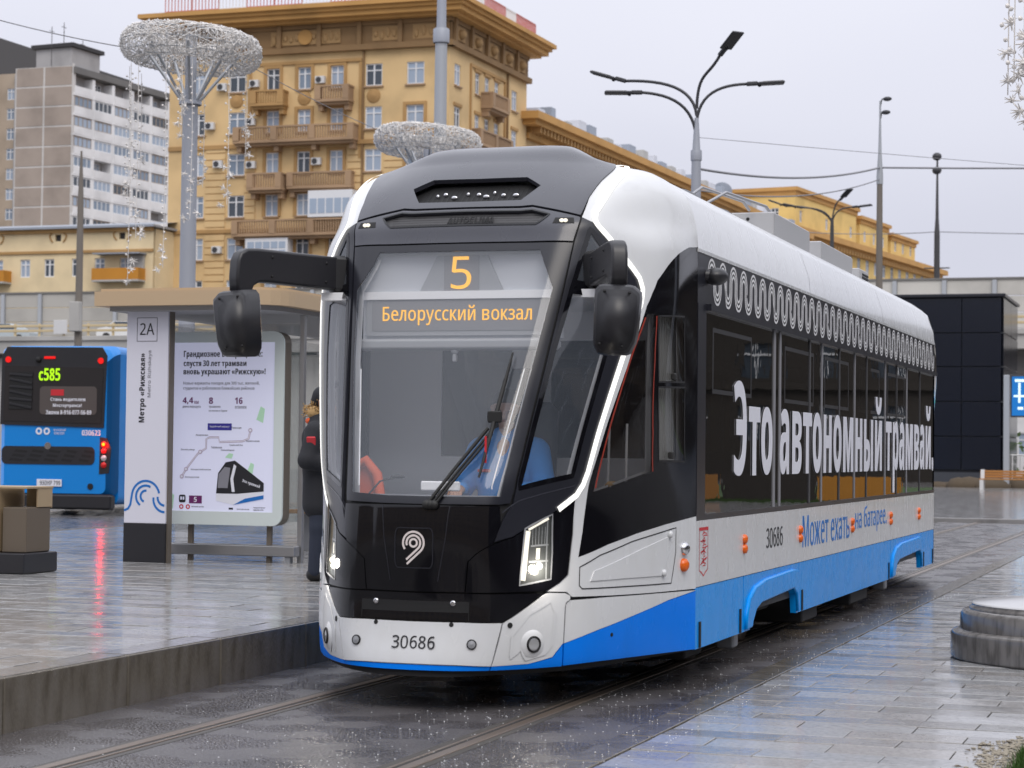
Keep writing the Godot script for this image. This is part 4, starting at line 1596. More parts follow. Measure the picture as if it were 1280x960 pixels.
func stop_sign() -> void:
	var at := Vector3(-6.36, 0.3, -19.86)
	var t := thing("stop_sign_pylon", "white stop sign pylon with 2A, blue wave and black base", "stop sign", at)
	var b := Mb.new()
	b.box(Vector3(0, 1.56, 0), Vector3(0.5, 2.28, 0.09), Basis(), 0.006)
	part(t, "panel", b, M.sign_white)
	b = Mb.new()
	b.box(Vector3(0, 0.21, 0), Vector3(0.504, 0.42, 0.1), Basis(), 0.006)
	part(t, "base", b, M.print_black)
	b = Mb.new()
	b.box(Vector3(0.256, 1.35, -0.03), Vector3(0.012, 2.7, 0.1))
	part(t, "edge_strip", b, M.lightbox_side)
	var z := 0.0465
	var box := [Vector3(-0.125, 2.37, z), Vector3(0.115, 2.37, z), Vector3(0.115, 2.62, z), Vector3(-0.125, 2.62, z)]
	b = Mb.new()
	for k in 4:
		b.tube([box[k], box[(k + 1) % 4]], 0.004, 4)
	part(t, "number_box", b, M.print_grey)
	lettering(t, "lettering", "2А", M.print_black, Transform3D(Basis(), Vector3(-0.005, 2.5, z)), 0.17, 0.125)
	lettering(t, "lettering", "Метро «Рижская»", M.print_black, Transform3D(Basis(Vector3.BACK, PI / 2), Vector3(-0.045, 1.87, z)), 0.74, 0.085, true)
	lettering(t, "lettering", "Metro Rizhskaya", M.print_grey, Transform3D(Basis(Vector3.BACK, PI / 2), Vector3(0.035, 2.02, z)), 0.5, 0.05)
	# the blue wave: an open double bow with a hook inside
	b = Mb.new()
	var c := Vector2(0.01, 0.71)
	var strands := [
		[[-0.25, 0.57], [-0.2, 0.585], [-0.165, 0.62], [-0.15, 0.68], 0.17],
		[]]
	var arc := func(ctr: Vector2, r: float, a0: float, a1: float) -> Array:
		var out := []
		for k in 15:
			var a := deg_to_rad(lerpf(a0, a1, k / 14.0))
			out.append(Vector3(ctr.x + r * cos(a), ctr.y + r * sin(a), z + 0.001))
		return out
	var big: Array = [Vector3(-0.245, 0.555, z + 0.001), Vector3(-0.2, 0.575, z + 0.001), Vector3(-0.172, 0.62, z + 0.001)] + arc.call(c, 0.165, 170, 12)
	b.ribbon(big, nz(big.size()), 0.024)
	var tail: Array = arc.call(c, 0.105, 205, 330)
	var mid: Array = arc.call(c, 0.115, 235, 60)
	b.ribbon(mid, nz(mid.size()), 0.024)
	var small: Array = arc.call(c, 0.06, 250, 80)
	b.ribbon(small, nz(small.size()), 0.024)
	var right: Array = arc.call(Vector2(0.24, 0.68), 0.135, 172, 270)
	b.ribbon(right, nz(right.size()), 0.024)
	var right2: Array = arc.call(Vector2(0.24, 0.7), 0.085, 175, 268)
	b.ribbon(right2, nz(right2.size()), 0.024)
	part(t, "wave_emblem", b, M.print_blue)

func nz(k: int) -> Array:
	var out := []
	out.resize(k)
	out.fill(Vector3.BACK)
	return out

func lightbox() -> void:
	var at := Vector3(-5.77, 0.3, -20.42)
	var t := thing("poster_lightbox", "pale framed poster lightbox with tram route map in front of the shelter", "lightbox", at)
	var b := Mb.new()
	var o := round_rect(-0.745, 0.4, 0.745, 2.5, 0.12)
	b.prism(o, 0.16, Transform3D(Basis(), Vector3(0, 0, -0.17)))
	part(t, "case", b, M.lightbox_side)
	b = Mb.new()
	b.prism(o, 0.03, Transform3D(Basis(), Vector3(0, 0, -0.01)), [rect(-0.635, 0.545, 0.635, 2.385)])
	part(t, "frame", b, M.lightbox_frame)
	b = Mb.new()
	b.box(Vector3(0, 1.465, -0.004), Vector3(1.27, 1.84, 0.008))
	var p := part(t, "poster", b, M.poster_face)
	var z := 0.002
	var tx := func(s: String, x: float, y: float, h: float, w: float, m: Material, bold := false) -> void:
		lettering(p, "lettering", s, m, Transform3D(Basis(), Vector3(x, y, z)), w, h, bold, false, 0.003)
	# baseline positions run down the sheet from its top
	tx.call("Грандиозное возвращение:", -0.47, 2.205, 0.09, 0.95, M.print_black, true)
	tx.call("спустя 30 лет трамваи", -0.47, 2.105, 0.085, 0.76, M.print_black, true)
	tx.call("вновь украшают «Рижскую»!", -0.47, 2.015, 0.085, 0.99, M.print_black, true)
	tx.call("Новые варианты поездок для 300 тыс. жителей,", -0.47, 1.915, 0.045, 0.92, M.print_grey)
	tx.call("студентов и работников ближайших районов", -0.47, 1.86, 0.045, 0.86, M.print_grey)
	tx.call("4,4", -0.475, 1.71, 0.075, 0.13, M.print_purple, true)
	tx.call("км", -0.33, 1.715, 0.032, 0.05, M.print_purple)
	tx.call("длина маршрута", -0.475, 1.665, 0.028, 0.22, M.print_grey)
	tx.call("8", -0.155, 1.715, 0.07, 0.05, M.print_purple, true)
	tx.call("трамваев", -0.155, 1.665, 0.028, 0.14, M.print_grey)
	tx.call("на линии в будни", -0.155, 1.625, 0.028, 0.22, M.print_grey)
	tx.call("16", 0.16, 1.715, 0.07, 0.09, M.print_purple, true)
	tx.call("остановок", 0.16, 1.665, 0.028, 0.14, M.print_grey)
	var line := [Vector3(-0.47, 0.92, z), Vector3(-0.42, 1.0, z), Vector3(-0.28, 1.17, z), Vector3(-0.18, 1.23, z), Vector3(-0.18, 1.33, z), Vector3(-0.14, 1.35, z), Vector3(-0.03, 1.35, z), Vector3(-0.02, 1.3, z), Vector3(0.26, 1.31, z), Vector3(0.33, 1.34, z), Vector3(0.35, 1.43, z)]
	b = Mb.new()
	b.ribbon(line, nz(line.size()), 0.022)
	part(p, "route_line", b, M.print_line)
	var ins := []
	for q in line: ins.append(q + Vector3(0, 0, 0.001))
	b = Mb.new()
	b.ribbon(ins, nz(ins.size()), 0.008)
	part(p, "route_core", b, M.print_white)
	for q in [[-0.47, 0.92], [-0.42, 1.0], [-0.25, 1.19], [0.35, 1.43]]:
		b = Mb.new()
		b.prism(disc(0.024, 16), 0.002, Transform3D(Basis(), Vector3(q[0], q[1], z)))
		part(p, "stop_dot", b, M.print_line)
		b = Mb.new()
		b.prism(disc(0.014, 14), 0.001, Transform3D(Basis(), Vector3(q[0], q[1], z + 0.002)))
		part(p, "stop_dot", b, M.print_white)
	for q in [["Рижская", 0.12, 1.445, 0.12], ["Лазаревская", -0.31, 1.36, 0.15], ["Лесная улица", -0.49, 1.2, 0.17], ["Белорусский вокзал", -0.36, 0.985, 0.24], ["Белорусская", -0.43, 0.9, 0.17], ["Сущёвский Вал", 0.1, 1.255, 0.16], ["Тихвинская", -0.12, 1.23, 0.13], ["Шереметьевская", 0.3, 1.3, 0.16], ["Новослободская", 0.0, 1.2, 0.16]]:
		tx.call(q[0], q[1], q[2], 0.024, q[3], M.print_grey)
	b = Mb.new()
	b.box(Vector3(-0.02, 1.465, z), Vector3(0.29, 0.075, 0.003))
	part(p, "station_plate", b, M.print_violet)
	lettering(p, "lettering", "Продлённый маршрут", M.print_white, Transform3D(Basis(), Vector3(-0.02, 1.467, z + 0.002)), 0.24, 0.026, false, true, 0.002)
	for q in [[0.47, 1.6, 0.05, 0.09], [0.36, 1.02, 0.04, 0.06], [-0.6, 0.65, 0.04, 0.09], [0.1, 1.15, 0.05, 0.03]]:
		b = Mb.new()
		b.prism(pv([q[0] - q[2], q[1] - q[3] * 0.6, q[0] + q[2] * 0.6, q[1] - q[3], q[0] + q[2], q[1] + q[3] * 0.7, q[0], q[1] + q[3]]), 0.001, Transform3D(Basis(), Vector3(0, 0, z)))
		part(p, "park_patch", b, M.print_green)
	b = Mb.new()
	b.box(Vector3(-0.3, 0.67, z), Vector3(0.155, 0.085, 0.003))
	part(p, "route_plate", b, M.print_purple)
	lettering(p, "lettering", "5", M.print_white, Transform3D(Basis(), Vector3(-0.3, 0.67, z + 0.002)), 0.035, 0.055, true, true, 0.002)
	b = Mb.new()
	b.prism(round_rect(-0.5, 0.635, -0.42, 0.72, 0.02), 0.002, Transform3D(Basis(), Vector3(0, 0, z)), [rect(-0.485, 0.665, -0.462, 0.7), rect(-0.455, 0.665, -0.435, 0.7)])
	part(p, "tram_symbol", b, M.print_black)
	b = Mb.new()
	b.prism(disc(0.026, 16, Vector2(-0.47, 0.59)), 0.002, Transform3D(Basis(), Vector3(0, 0, z)), [disc(0.014, 10, Vector2(-0.47, 0.59))])
	b.prism(disc(0.026, 16, Vector2(-0.39, 0.59)), 0.002, Transform3D(Basis(), Vector3(0, 0, z)), [disc(0.014, 10, Vector2(-0.39, 0.59))])
	part(p, "round_emblem", b, M.print_red)
	for q in [["Московский транспорт", -0.345, 0.583, 0.15], ["транспорт.мос.рф", 0.2, 0.565, 0.15], ["Городской проект", 0.4, 0.585, 0.14], ["единая сеть", 0.4, 0.558, 0.12]]:
		tx.call(q[0], q[1], q[2], 0.018, q[3], M.print_grey)
	b = Mb.new()
	b.box(Vector3(0.13, 0.578, z), Vector3(0.05, 0.02, 0.003))
	part(p, "flag_mark", b, M.print_black)
	# the picture of the tram on the poster
	var pic := [
		["picture_body", M.print_white, [-0.05, 0.66, -0.05, 0.75, 0.2, 0.76, 0.52, 0.78, 0.52, 0.69, 0.16, 0.62]],
		["picture_front", M.print_black, [-0.05, 0.74, -0.03, 0.96, 0.06, 1.08, 0.17, 1.1, 0.32, 1.0, 0.52, 0.86, 0.52, 0.77, 0.2, 0.74]],
		["picture_cheek", M.print_white, [0.14, 0.76, 0.12, 0.9, 0.16, 1.06, 0.19, 1.04, 0.155, 0.9, 0.175, 0.76]],
		["picture_skirt", M.print_blue, [0.16, 0.62, 0.52, 0.69, 0.52, 0.73, 0.3, 0.69]],
		["picture_glass", M.print_grey, [-0.03, 0.80, -0.02, 0.95, 0.05, 1.03, 0.12, 1.02, 0.09, 0.80]]]
	for k in pic.size():
		b = Mb.new()
		b.prism(pv(pic[k][2]), 0.001, Transform3D(Basis(), Vector3(0, 0, z + 0.0012 * k)))
		part(p, pic[k][0], b, pic[k][1])
	lettering(p, "lettering", "Это трамвай", M.print_white, Transform3D(Basis(Vector3.BACK, -0.3), Vector3(0.37, 0.85, z + 0.006)), 0.22, 0.045, true, true, 0.001)
	for x in [-0.4, 0.55]:
		b = Mb.new()
		b.box(Vector3(x, 0.2, -0.1), Vector3(0.05, 0.42, 0.05))
		part(t, "leg", b, M.lightbox_side)

func litter_bin() -> void:
	var at := Vector3(-6.72, 0.3, -17.75)
	var t := thing("litter_bin", "tan steel litter bin on dark stone base by the picture's left edge", "litter bin", at)
	var b := Mb.new()
	b.box(Vector3(-0.02, 0.1, 0), Vector3(0.78, 0.2, 0.62), Basis(), 0.015)
	part(t, "base", b, M.bus_dark)
	b = Mb.new()
	b.box(Vector3(-0.18, 0.52, 0.02), Vector3(0.42, 0.64, 0.52), Basis(), 0.012)
	part(t, "body", b, M.bin_tan)
	b = Mb.new()
	b.box(Vector3(0.2, 0.42, 0.0), Vector3(0.27, 0.44, 0.44), Basis(), 0.012)
	part(t, "container", b, M.bin_brown)
	b = Mb.new()
	b.box(Vector3(0.2, 0.83, -0.0), Vector3(0.3, 0.022, 0.48), Basis(), 0.004)
	b.box(Vector3(0.335, 0.74, -0.1), Vector3(0.018, 0.2, 0.26))
	b.box(Vector3(0.2, 0.73, -0.23), Vector3(0.28, 0.2, 0.016))
	part(t, "hood", b, M.bin_tan)
	b = Mb.new()
	b.prism(disc(0.018, 12), 0.006, Transform3D(Basis(), Vector3(-0.1, 0.5, 0.28)))
	part(t, "lock", b, M.gap)

func city_bus() -> void:
	# stands with its back to us: local +z is the rear face
	var at := Vector3(-17.95, 0.13, -37.2)
	var t := thing("city_bus", "blue city bus seen from behind, brake light lit, route c585", "bus", at, 0.14)
	t.scale = Vector3(1, 1.045, 1)
	var W := 2.52
	var prof := round_rect(-W / 2, 0.2, W / 2, 3.3, 0.16)
	var b := Mb.new()
	b.prism(prof, 11.4, Transform3D(Basis(), Vector3(0, 0, -11.6)))
	part(t, "body", b, M.bus_blue)
	# bulged rear cap
	b = Mb.new()
	var rings := [[0.0, -0.2], [0.02, -0.06], [0.07, 0.04], [0.16, 0.1]]
	for k in rings.size() - 1:
		var pa := round_rect(-W / 2 + rings[k][0], 0.34 + rings[k][0] * 0.5, W / 2 - rings[k][0], 3.3 - rings[k][0], 0.16)
		var pb := round_rect(-W / 2 + rings[k + 1][0], 0.34 + rings[k + 1][0] * 0.5, W / 2 - rings[k + 1][0], 3.3 - rings[k + 1][0], 0.16)
		for i in pa.size():
			var j := (i + 1) % pa.size()
			b.quad(Vector3(pa[i].x, pa[i].y, rings[k][1]), Vector3(pa[j].x, pa[j].y, rings[k][1]), Vector3(pb[j].x, pb[j].y, rings[k + 1][1]), Vector3(pb[i].x, pb[i].y, rings[k + 1][1]), Vector3(pa[i].x, pa[i].y - 1.8, 0.6).normalized())
	b.prism(round_rect(-W / 2 + 0.16, 0.42, W / 2 - 0.16, 3.14, 0.12), 0.01, Transform3D(Basis(), Vector3(0, 0, 0.09)))
	part(t, "rear_panel", b, M.bus_blue)
	var z := 0.1
	b = Mb.new()
	b.prism(PackedVector2Array([Vector2(-1.19, 1.75), Vector2(1.05, 1.7), Vector2(1.1, 3.1), Vector2(1.0, 3.26), Vector2(-1.06, 3.27), Vector2(-1.17, 3.1)]), 0.03, Transform3D(Basis(), Vector3(0, 0, z - 0.005)))
	var up := part(t, "upper_panel", b, M.bus_dark)
	b = Mb.new()
	b.prism(PackedVector2Array([Vector2(-1.12, 1.82), Vector2(1.0, 1.78), Vector2(1.03, 2.86), Vector2(-1.1, 2.9)]), 0.012, Transform3D(Basis(), Vector3(0, 0, z + 0.025)))
	part(up, "rear_window", b, M.bus_glass)
	b = Mb.new()
	b.prism(PackedVector2Array([Vector2(-1.0, 2.05), Vector2(-0.5, 2.05), Vector2(-0.48, 2.78), Vector2(-0.96, 2.78)]), 0.015, Transform3D(Basis(), Vector3(0, 0, z + 0.037)))
	var gr := part(up, "intake_grille", b, M.gap)
	b = Mb.new()
	for k in 6:
		b.box(Vector3(-0.74, 2.12 + k * 0.12, z + 0.058), Vector3(0.5, 0.045, 0.02), Basis(Vector3.BACK, -0.18 + 0.1 * (k % 2)), 0.006)
	part(up, "intake_slats", b, M.bus_dark)
	b = Mb.new()
	b.prism(round_rect(-0.33, 1.95, 0.9, 2.5, 0.08), 0.006, Transform3D(Basis(), Vector3(0, 0, z + 0.037)))
	part(up, "notice", b, M.notice_brown)
	for q in [["Стань водителем", 0.28, 2.24, 0.75], ["Мосгортранса!", 0.27, 2.12, 0.62], ["Звони 8-916-077-56-89", 0.3, 1.99 + 0.005, 0.98]]:
		lettering(up, "lettering", q[0], M.print_white, Transform3D(Basis(), Vector3(q[1], q[2], z + 0.045)), q[3], 0.085, true)
	b = Mb.new()
	b.box(Vector3(0.05, 2.38, z + 0.045), Vector3(0.28, 0.12, 0.006))
	part(up, "red_mark", b, M.print_red)
	lettering(up, "route_number", "с585", M.bus_text, Transform3D(Basis(), Vector3(-0.12, 2.73, z + 0.06)), 0.46, 0.24, true)
	for q in [[-1.03, 3.02], [0.97, 3.0]]:
		b = Mb.new()
		b.prism(disc(0.06, 16), 0.03, Transform3D(Basis(), Vector3(q[0], q[1], z + 0.02)))
		part(t, "marker_light", b, M.tail_red)
	b = Mb.new()
	b.box(Vector3(-0.13, 3.06, z + 0.035), Vector3(0.24, 0.05, 0.03), Basis(), 0.008)
	part(t, "stop_light", b, M.tail_red)
	b = Mb.new()
	b.ball(Vector3(-0.37, 3.02, z + 0.05), Vector3(0.06, 0.06, 0.06), 12, 8)
	part(t, "rear_camera", b, M.gap)
	b = Mb.new()
	b.prism(round_rect(-1.15, 0.98, 0.86, 1.33, 0.1), 0.014, Transform3D(Basis(), Vector3(0, 0, z)))
	var low := part(t, "engine_grille", b, M.bus_dark)
	b = Mb.new()
	for k in 5:
		for j in 3:
			b.prism(PackedVector2Array([Vector2(-1.0 + k * 0.38 + j * 0.06, 1.05 + j * 0.085), Vector2(-0.72 + k * 0.36 + j * 0.05, 1.03 + j * 0.085), Vector2(-0.68 + k * 0.36 + j * 0.05, 1.07 + j * 0.085), Vector2(-0.94 + k * 0.37 + j * 0.05, 1.10 + j * 0.085)]), 0.004, Transform3D(Basis(), Vector3(0, 0, z + 0.013)))
	part(low, "grille_slots", b, M.gap)
	lettering(t, "fleet_number", "030623", M.print_white, Transform3D(Basis(), Vector3(0.78, 1.6, z + 0.006)), 0.4, 0.11, true)
	lettering(t, "operator_name", "МОСКОВСКИЙ", M.print_white, Transform3D(Basis(), Vector3(0.1, 1.655, z + 0.006)), 0.26, 0.05)
	lettering(t, "operator_name", "ТРАНСПОРТ", M.print_white, Transform3D(Basis(), Vector3(0.09, 1.585, z + 0.006)), 0.23, 0.05)
	for x in [-0.35, -0.18]:
		b = Mb.new()
		b.prism(disc(0.07, 18, Vector2(x, 1.625)), 0.004, Transform3D(Basis(), Vector3(0, 0, z + 0.006)), [disc(0.035, 12, Vector2(x, 1.625))])
		part(t, "round_emblem", b, M.print_white)
	b = Mb.new()
	b.prism(disc(0.07, 16, Vector2(-0.15, 1.34)), 0.014, Transform3D(Basis(), Vector3(0, 0, z + 0.006)))
	part(t, "maker_badge", b, M.chrome)
	b = Mb.new()
	b.box(Vector3(-0.1, 0.62, z + 0.02), Vector3(0.54, 0.14, 0.015), Basis(), 0.004)
	var pl := part(t, "number_plate", b, M.print_white)
	lettering(pl, "lettering", "930НР 799", M.print_black, Transform3D(Basis(), Vector3(-0.08, 0.62, z + 0.03)), 0.44, 0.085)
	b = Mb.new()
	b.prism(PackedVector2Array([Vector2(0.96, 0.8), Vector2(1.16, 0.82), Vector2(1.2, 1.3), Vector2(1.12, 1.5), Vector2(0.97, 1.52)]), 0.05, Transform3D(Basis(), Vector3(0, 0, 0.06)))
	var cl := part(t, "tail_lamp_cluster", b, M.bus_dark)
	for k in 4:
		b = Mb.new()
		b.lathe([Vector2(0.0, 0.03), Vector2(0.05, 0.025), Vector2(0.062, 0.0)], 16, Transform3D(Basis(Vector3.RIGHT, PI / 2), Vector3(1.06, 1.38 - k * 0.135, 0.112)))
		part(cl, "lamp", b, [M.tail_red, M.red_lens, M.clear_lens, M.red_lens][k])
	b = Mb.new()
	b.prism(disc(0.03, 14), 0.012, Transform3D(Basis(), Vector3(1.06, 1.38, 0.138)))
	part(cl, "lamp", b, M.tail_yellow)
	var tl := OmniLight3D.new()
	tl.name = "tail_lamp_light"
	tl.light_color = Color(1.0, 0.08, 0.05)
	tl.light_energy = 0.12
	tl.light_size = 0.06
	tl.omni_range = 40.0
	tl.omni_attenuation = 2.0
	tl.shadow_enabled = true
	tl.position = Vector3(1.06, 1.36, 0.24)
	t.add_child(tl)
	b = Mb.new()
	b.box(Vector3(0, 0.26, 0.0), Vector3(2.46, 0.3, 0.3), Basis(), 0.05)
	part(t, "bumper", b, M.bus_dark)
	b = Mb.new()
	b.prism(disc(0.06, 16), 0.02, Transform3D(Basis(), Vector3(0.78, 0.56, z + 0.0)))
	part(t, "exhaust", b, M.gap)
	for x in [-1.05, 1.05]:
		for zz in [-3.2, -9.0]:
			b = Mb.new()
			b.lathe([Vector2(0, -0.14), Vector2(0.4, -0.14), Vector2(0.47, -0.1), Vector2(0.47, 0.1), Vector2(0.4, 0.14), Vector2(0, 0.14)], 24, Transform3D(Basis(Vector3.BACK, PI / 2), Vector3(x, 0.47, zz)))
			part(t, "wheel", b, M.rubber)
	b = Mb.new()
	b.box(Vector3(W / 2, 2.2, -6.0), Vector3(0.02, 1.0, 10.6))
	part(t, "side_windows", b, M.bus_glass)

func lamp_plinth() -> void:
	var at := Vector3(3.55, 0.0, -16.45)
	var t := thing("round_plinth", "round stepped stone plinth at the picture's right edge", "plinth", at)
	var b := Mb.new()
	b.lathe([Vector2(0.98, 0.0), Vector2(1.0, 0.02), Vector2(1.0, 0.19), Vector2(0.98, 0.215), Vector2(0.93, 0.225), Vector2(0.93, 0.225), Vector2(0.93, 0.235), Vector2(0.925, 0.34), Vector2(0.90, 0.37), Vector2(0.86, 0.375), Vector2(0.86, 0.375), Vector2(0.86, 0.39), Vector2(0.84, 0.40), Vector2(0.84, 0.415)], 56)
	part(t, "stepped_base", b, M.plinth_stone)
	b = Mb.new()
	b.lathe([Vector2(0.84, 0.415), Vector2(0.835, 0.425), Vector2(0.5, 0.462), Vector2(0.16, 0.47), Vector2(0.0, 0.47)], 48)
	part(t, "sloped_top", b, M.plinth_top)

# ---------- poles, lamps and light trees ----------
func light_tree(at: Vector3, label: String, R := 1.25, group := "") -> Node3D:
	var t := thing("light_tree", label, "decorative lamp", at, 0.0, "wire ring light trees around the stop")
	var H := 8.35
	var tilt := Basis(Vector3(0.5, 0, 1).normalized(), -0.07)
	var b := Mb.new()
	b.lathe([Vector2(0.15, 0), Vector2(0.145, 3.0), Vector2(0.135, 7.4)], 14)
	part(t, "pole", b, M.pole_blue_grey)
	b = Mb.new()
	b.lathe([Vector2(0.2, 7.35), Vector2(0.2, 7.42), Vector2(0.1, 7.44), Vector2(0.1, H + 0.25)], 12)
	part(t, "collar", b, M.pole_blue_grey)
	for k in 7:
		var a := TAU * k / 7.0 + 0.25
		b = Mb.new()
		b.tube([Vector3(cos(a) * 0.14, 7.4, sin(a) * 0.14), Vector3(0, H, 0) + tilt * Vector3(cos(a) * R * 0.7, 0.0, sin(a) * R * 0.7)], 0.028, 6)
		part(t, "strut", b, M.galvanised)
	# ring cage: hoops and wound wire
	b = Mb.new()
	var ring := func(u: float, v: float, grow := 1.0) -> Vector3:
		var rr := 0.26 * grow
		var p := Vector3((R - 0.26 + rr * cos(v)) * cos(u), rr * 1.08 * sin(v), (R - 0.26 + rr * cos(v)) * sin(u))
		return Vector3(0, H, 0) + tilt * p
	for k in 44:
		var pts := []
		for j in 12: pts.append(ring.call(TAU * k / 44.0, TAU * j / 12.0))
		b.tube(pts, 0.006, 4, false, true)
	for j in 9:
		var pts := []
		for k in 40: pts.append(ring.call(TAU * k / 40.0, TAU * j / 9.0))
		b.tube(pts, 0.007, 4, false, true)
	part(t, "ring_cage", b, M.galvanised)
	b = Mb.new()
	for k in 430:
		var u := rng.randf() * TAU
		var v := rng.randf() * TAU
		var du := rng.randf_range(-0.22, 0.22)
		var dv := rng.randf_range(-0.9, 0.9)
		var pts := []
		for j in 9:
			pts.append(ring.call(u, v, rng.randf_range(0.97, 1.08)))
			u += du * rng.randf_range(0.5, 1.4); v += dv * rng.randf_range(0.4, 1.2)
		b.tube(pts, 0.0065, 3, false)
	part(t, "wound_wire", b, M.garland).set_meta("kind", "stuff")
	var bulb := Mb.new()
	bulb.ball(Vector3.ZERO, Vector3.ONE * 0.013, 5, 4)
	var mm := MultiMesh.new()
	mm.transform_format = MultiMesh.TRANSFORM_3D
	mm.mesh = bulb.mesh()
	mm.instance_count = 2200
	for k in 2200:
		mm.set_instance_transform(k, Transform3D(Basis(), ring.call(rng.randf() * TAU, rng.randf() * TAU, rng.randf_range(0.98, 1.1))))
	var mi := MultiMeshInstance3D.new()
	mi.name = "bulbs"
	mi.multimesh = mm
	mi.material_override = M.bulb
	mi.set_meta("kind", "stuff")
	t.add_child(mi, true)
	return t

func snowflake_mesh(r: float) -> ArrayMesh:
	var b := Mb.new()
	b.ball(Vector3.ZERO, Vector3.ONE * r * 0.3, 6, 5)
	for k in 16:
		var d := Vector3(rng.randfn(), rng.randfn(), rng.randfn()).normalized()
		b.tube([d * r * 0.2, d * r], [r * 0.1, r * 0.03], 4)
	return b.mesh()

func garlands(t: Node3D, R: float, H: float, spots: Array, seed_: int) -> void:
	# hanging light strings with star clusters: [x, z, bottom, stars]
	var bulb := Mb.new()
	bulb.ball(Vector3.ZERO, Vector3.ONE * 0.02, 5, 4)
	for q in spots:
		var b := Mb.new()
		b.tube([Vector3(q[0], H - 0.2, q[1]), Vector3(q[0] + 0.02, (H + q[2]) / 2, q[1]), Vector3(q[0], q[2], q[1])], 0.006, 3, false)
		var y: float = H - 0.4
		while y > q[2]:
			var a := rng.randf() * TAU
			b.tube([Vector3(q[0], y, q[1]), Vector3(q[0] + cos(a) * 0.05, y + 0.02, q[1] + sin(a) * 0.05)], 0.004, 3, false)
			b.add(bulb, Transform3D(Basis(), Vector3(q[0] + cos(a) * 0.05, y + 0.02, q[1] + sin(a) * 0.05)))
			y -= 0.11
		part(t, "light_string", b, M.garland)
		for k in q[3]:
			var at := Vector3(q[0] + rng.randf_range(-0.12, 0.12), q[2] + k * 0.16 + rng.randf_range(-0.05, 0.05), q[1] + rng.randf_range(-0.12, 0.12))
			part(t, "star_cluster", snowflake_mesh(rng.randf_range(0.06, 0.1)), M.garland, Transform3D(Basis(), at))

func lamp_head(parent: Node3D, at: Vector3, dir: Vector3, tip: float, k := 1.0) -> void:
	var x := dir.normalized()
	var side := Vector3.UP.cross(x).normalized()
	var bs := Basis(x, x.cross(side) * -1.0, side).orthonormalized()
	bs = Basis(side, -tip) * bs
	var b := Mb.new()
	b.box(at + bs * Vector3(0.12, 0.0, 0) * k, Vector3(0.3, 0.1, 0.14) * k, bs, 0.03 * k)
	b.box(at + bs * Vector3(0.3, 0.05, 0) * k, Vector3(0.08, 0.08, 0.06) * k, bs, 0.02 * k)
	var o := part(parent, "lamp_bracket", b, M.lamp_dark)
	b = Mb.new()
	b.box(at + bs * Vector3(0.58, 0.015, 0) * k, Vector3(0.66, 0.06, 0.34) * k, bs, 0.022 * k)
	o = part(parent, "lamp_head", b, M.lamp_dark)
	b = Mb.new()
	b.box(at + bs * Vector3(0.62, -0.022, 0) * k, Vector3(0.5, 0.012, 0.26) * k, bs, 0.003)
	part(o, "lamp_panel", b, M.lamp_panel)
	b = Mb.new()
	b.box(at + bs * Vector3(0.46, -0.03, 0) * k, Vector3(0.07, 0.01, 0.2) * k, bs, 0.003)
	part(o, "lens_strip", b, M.bulb)

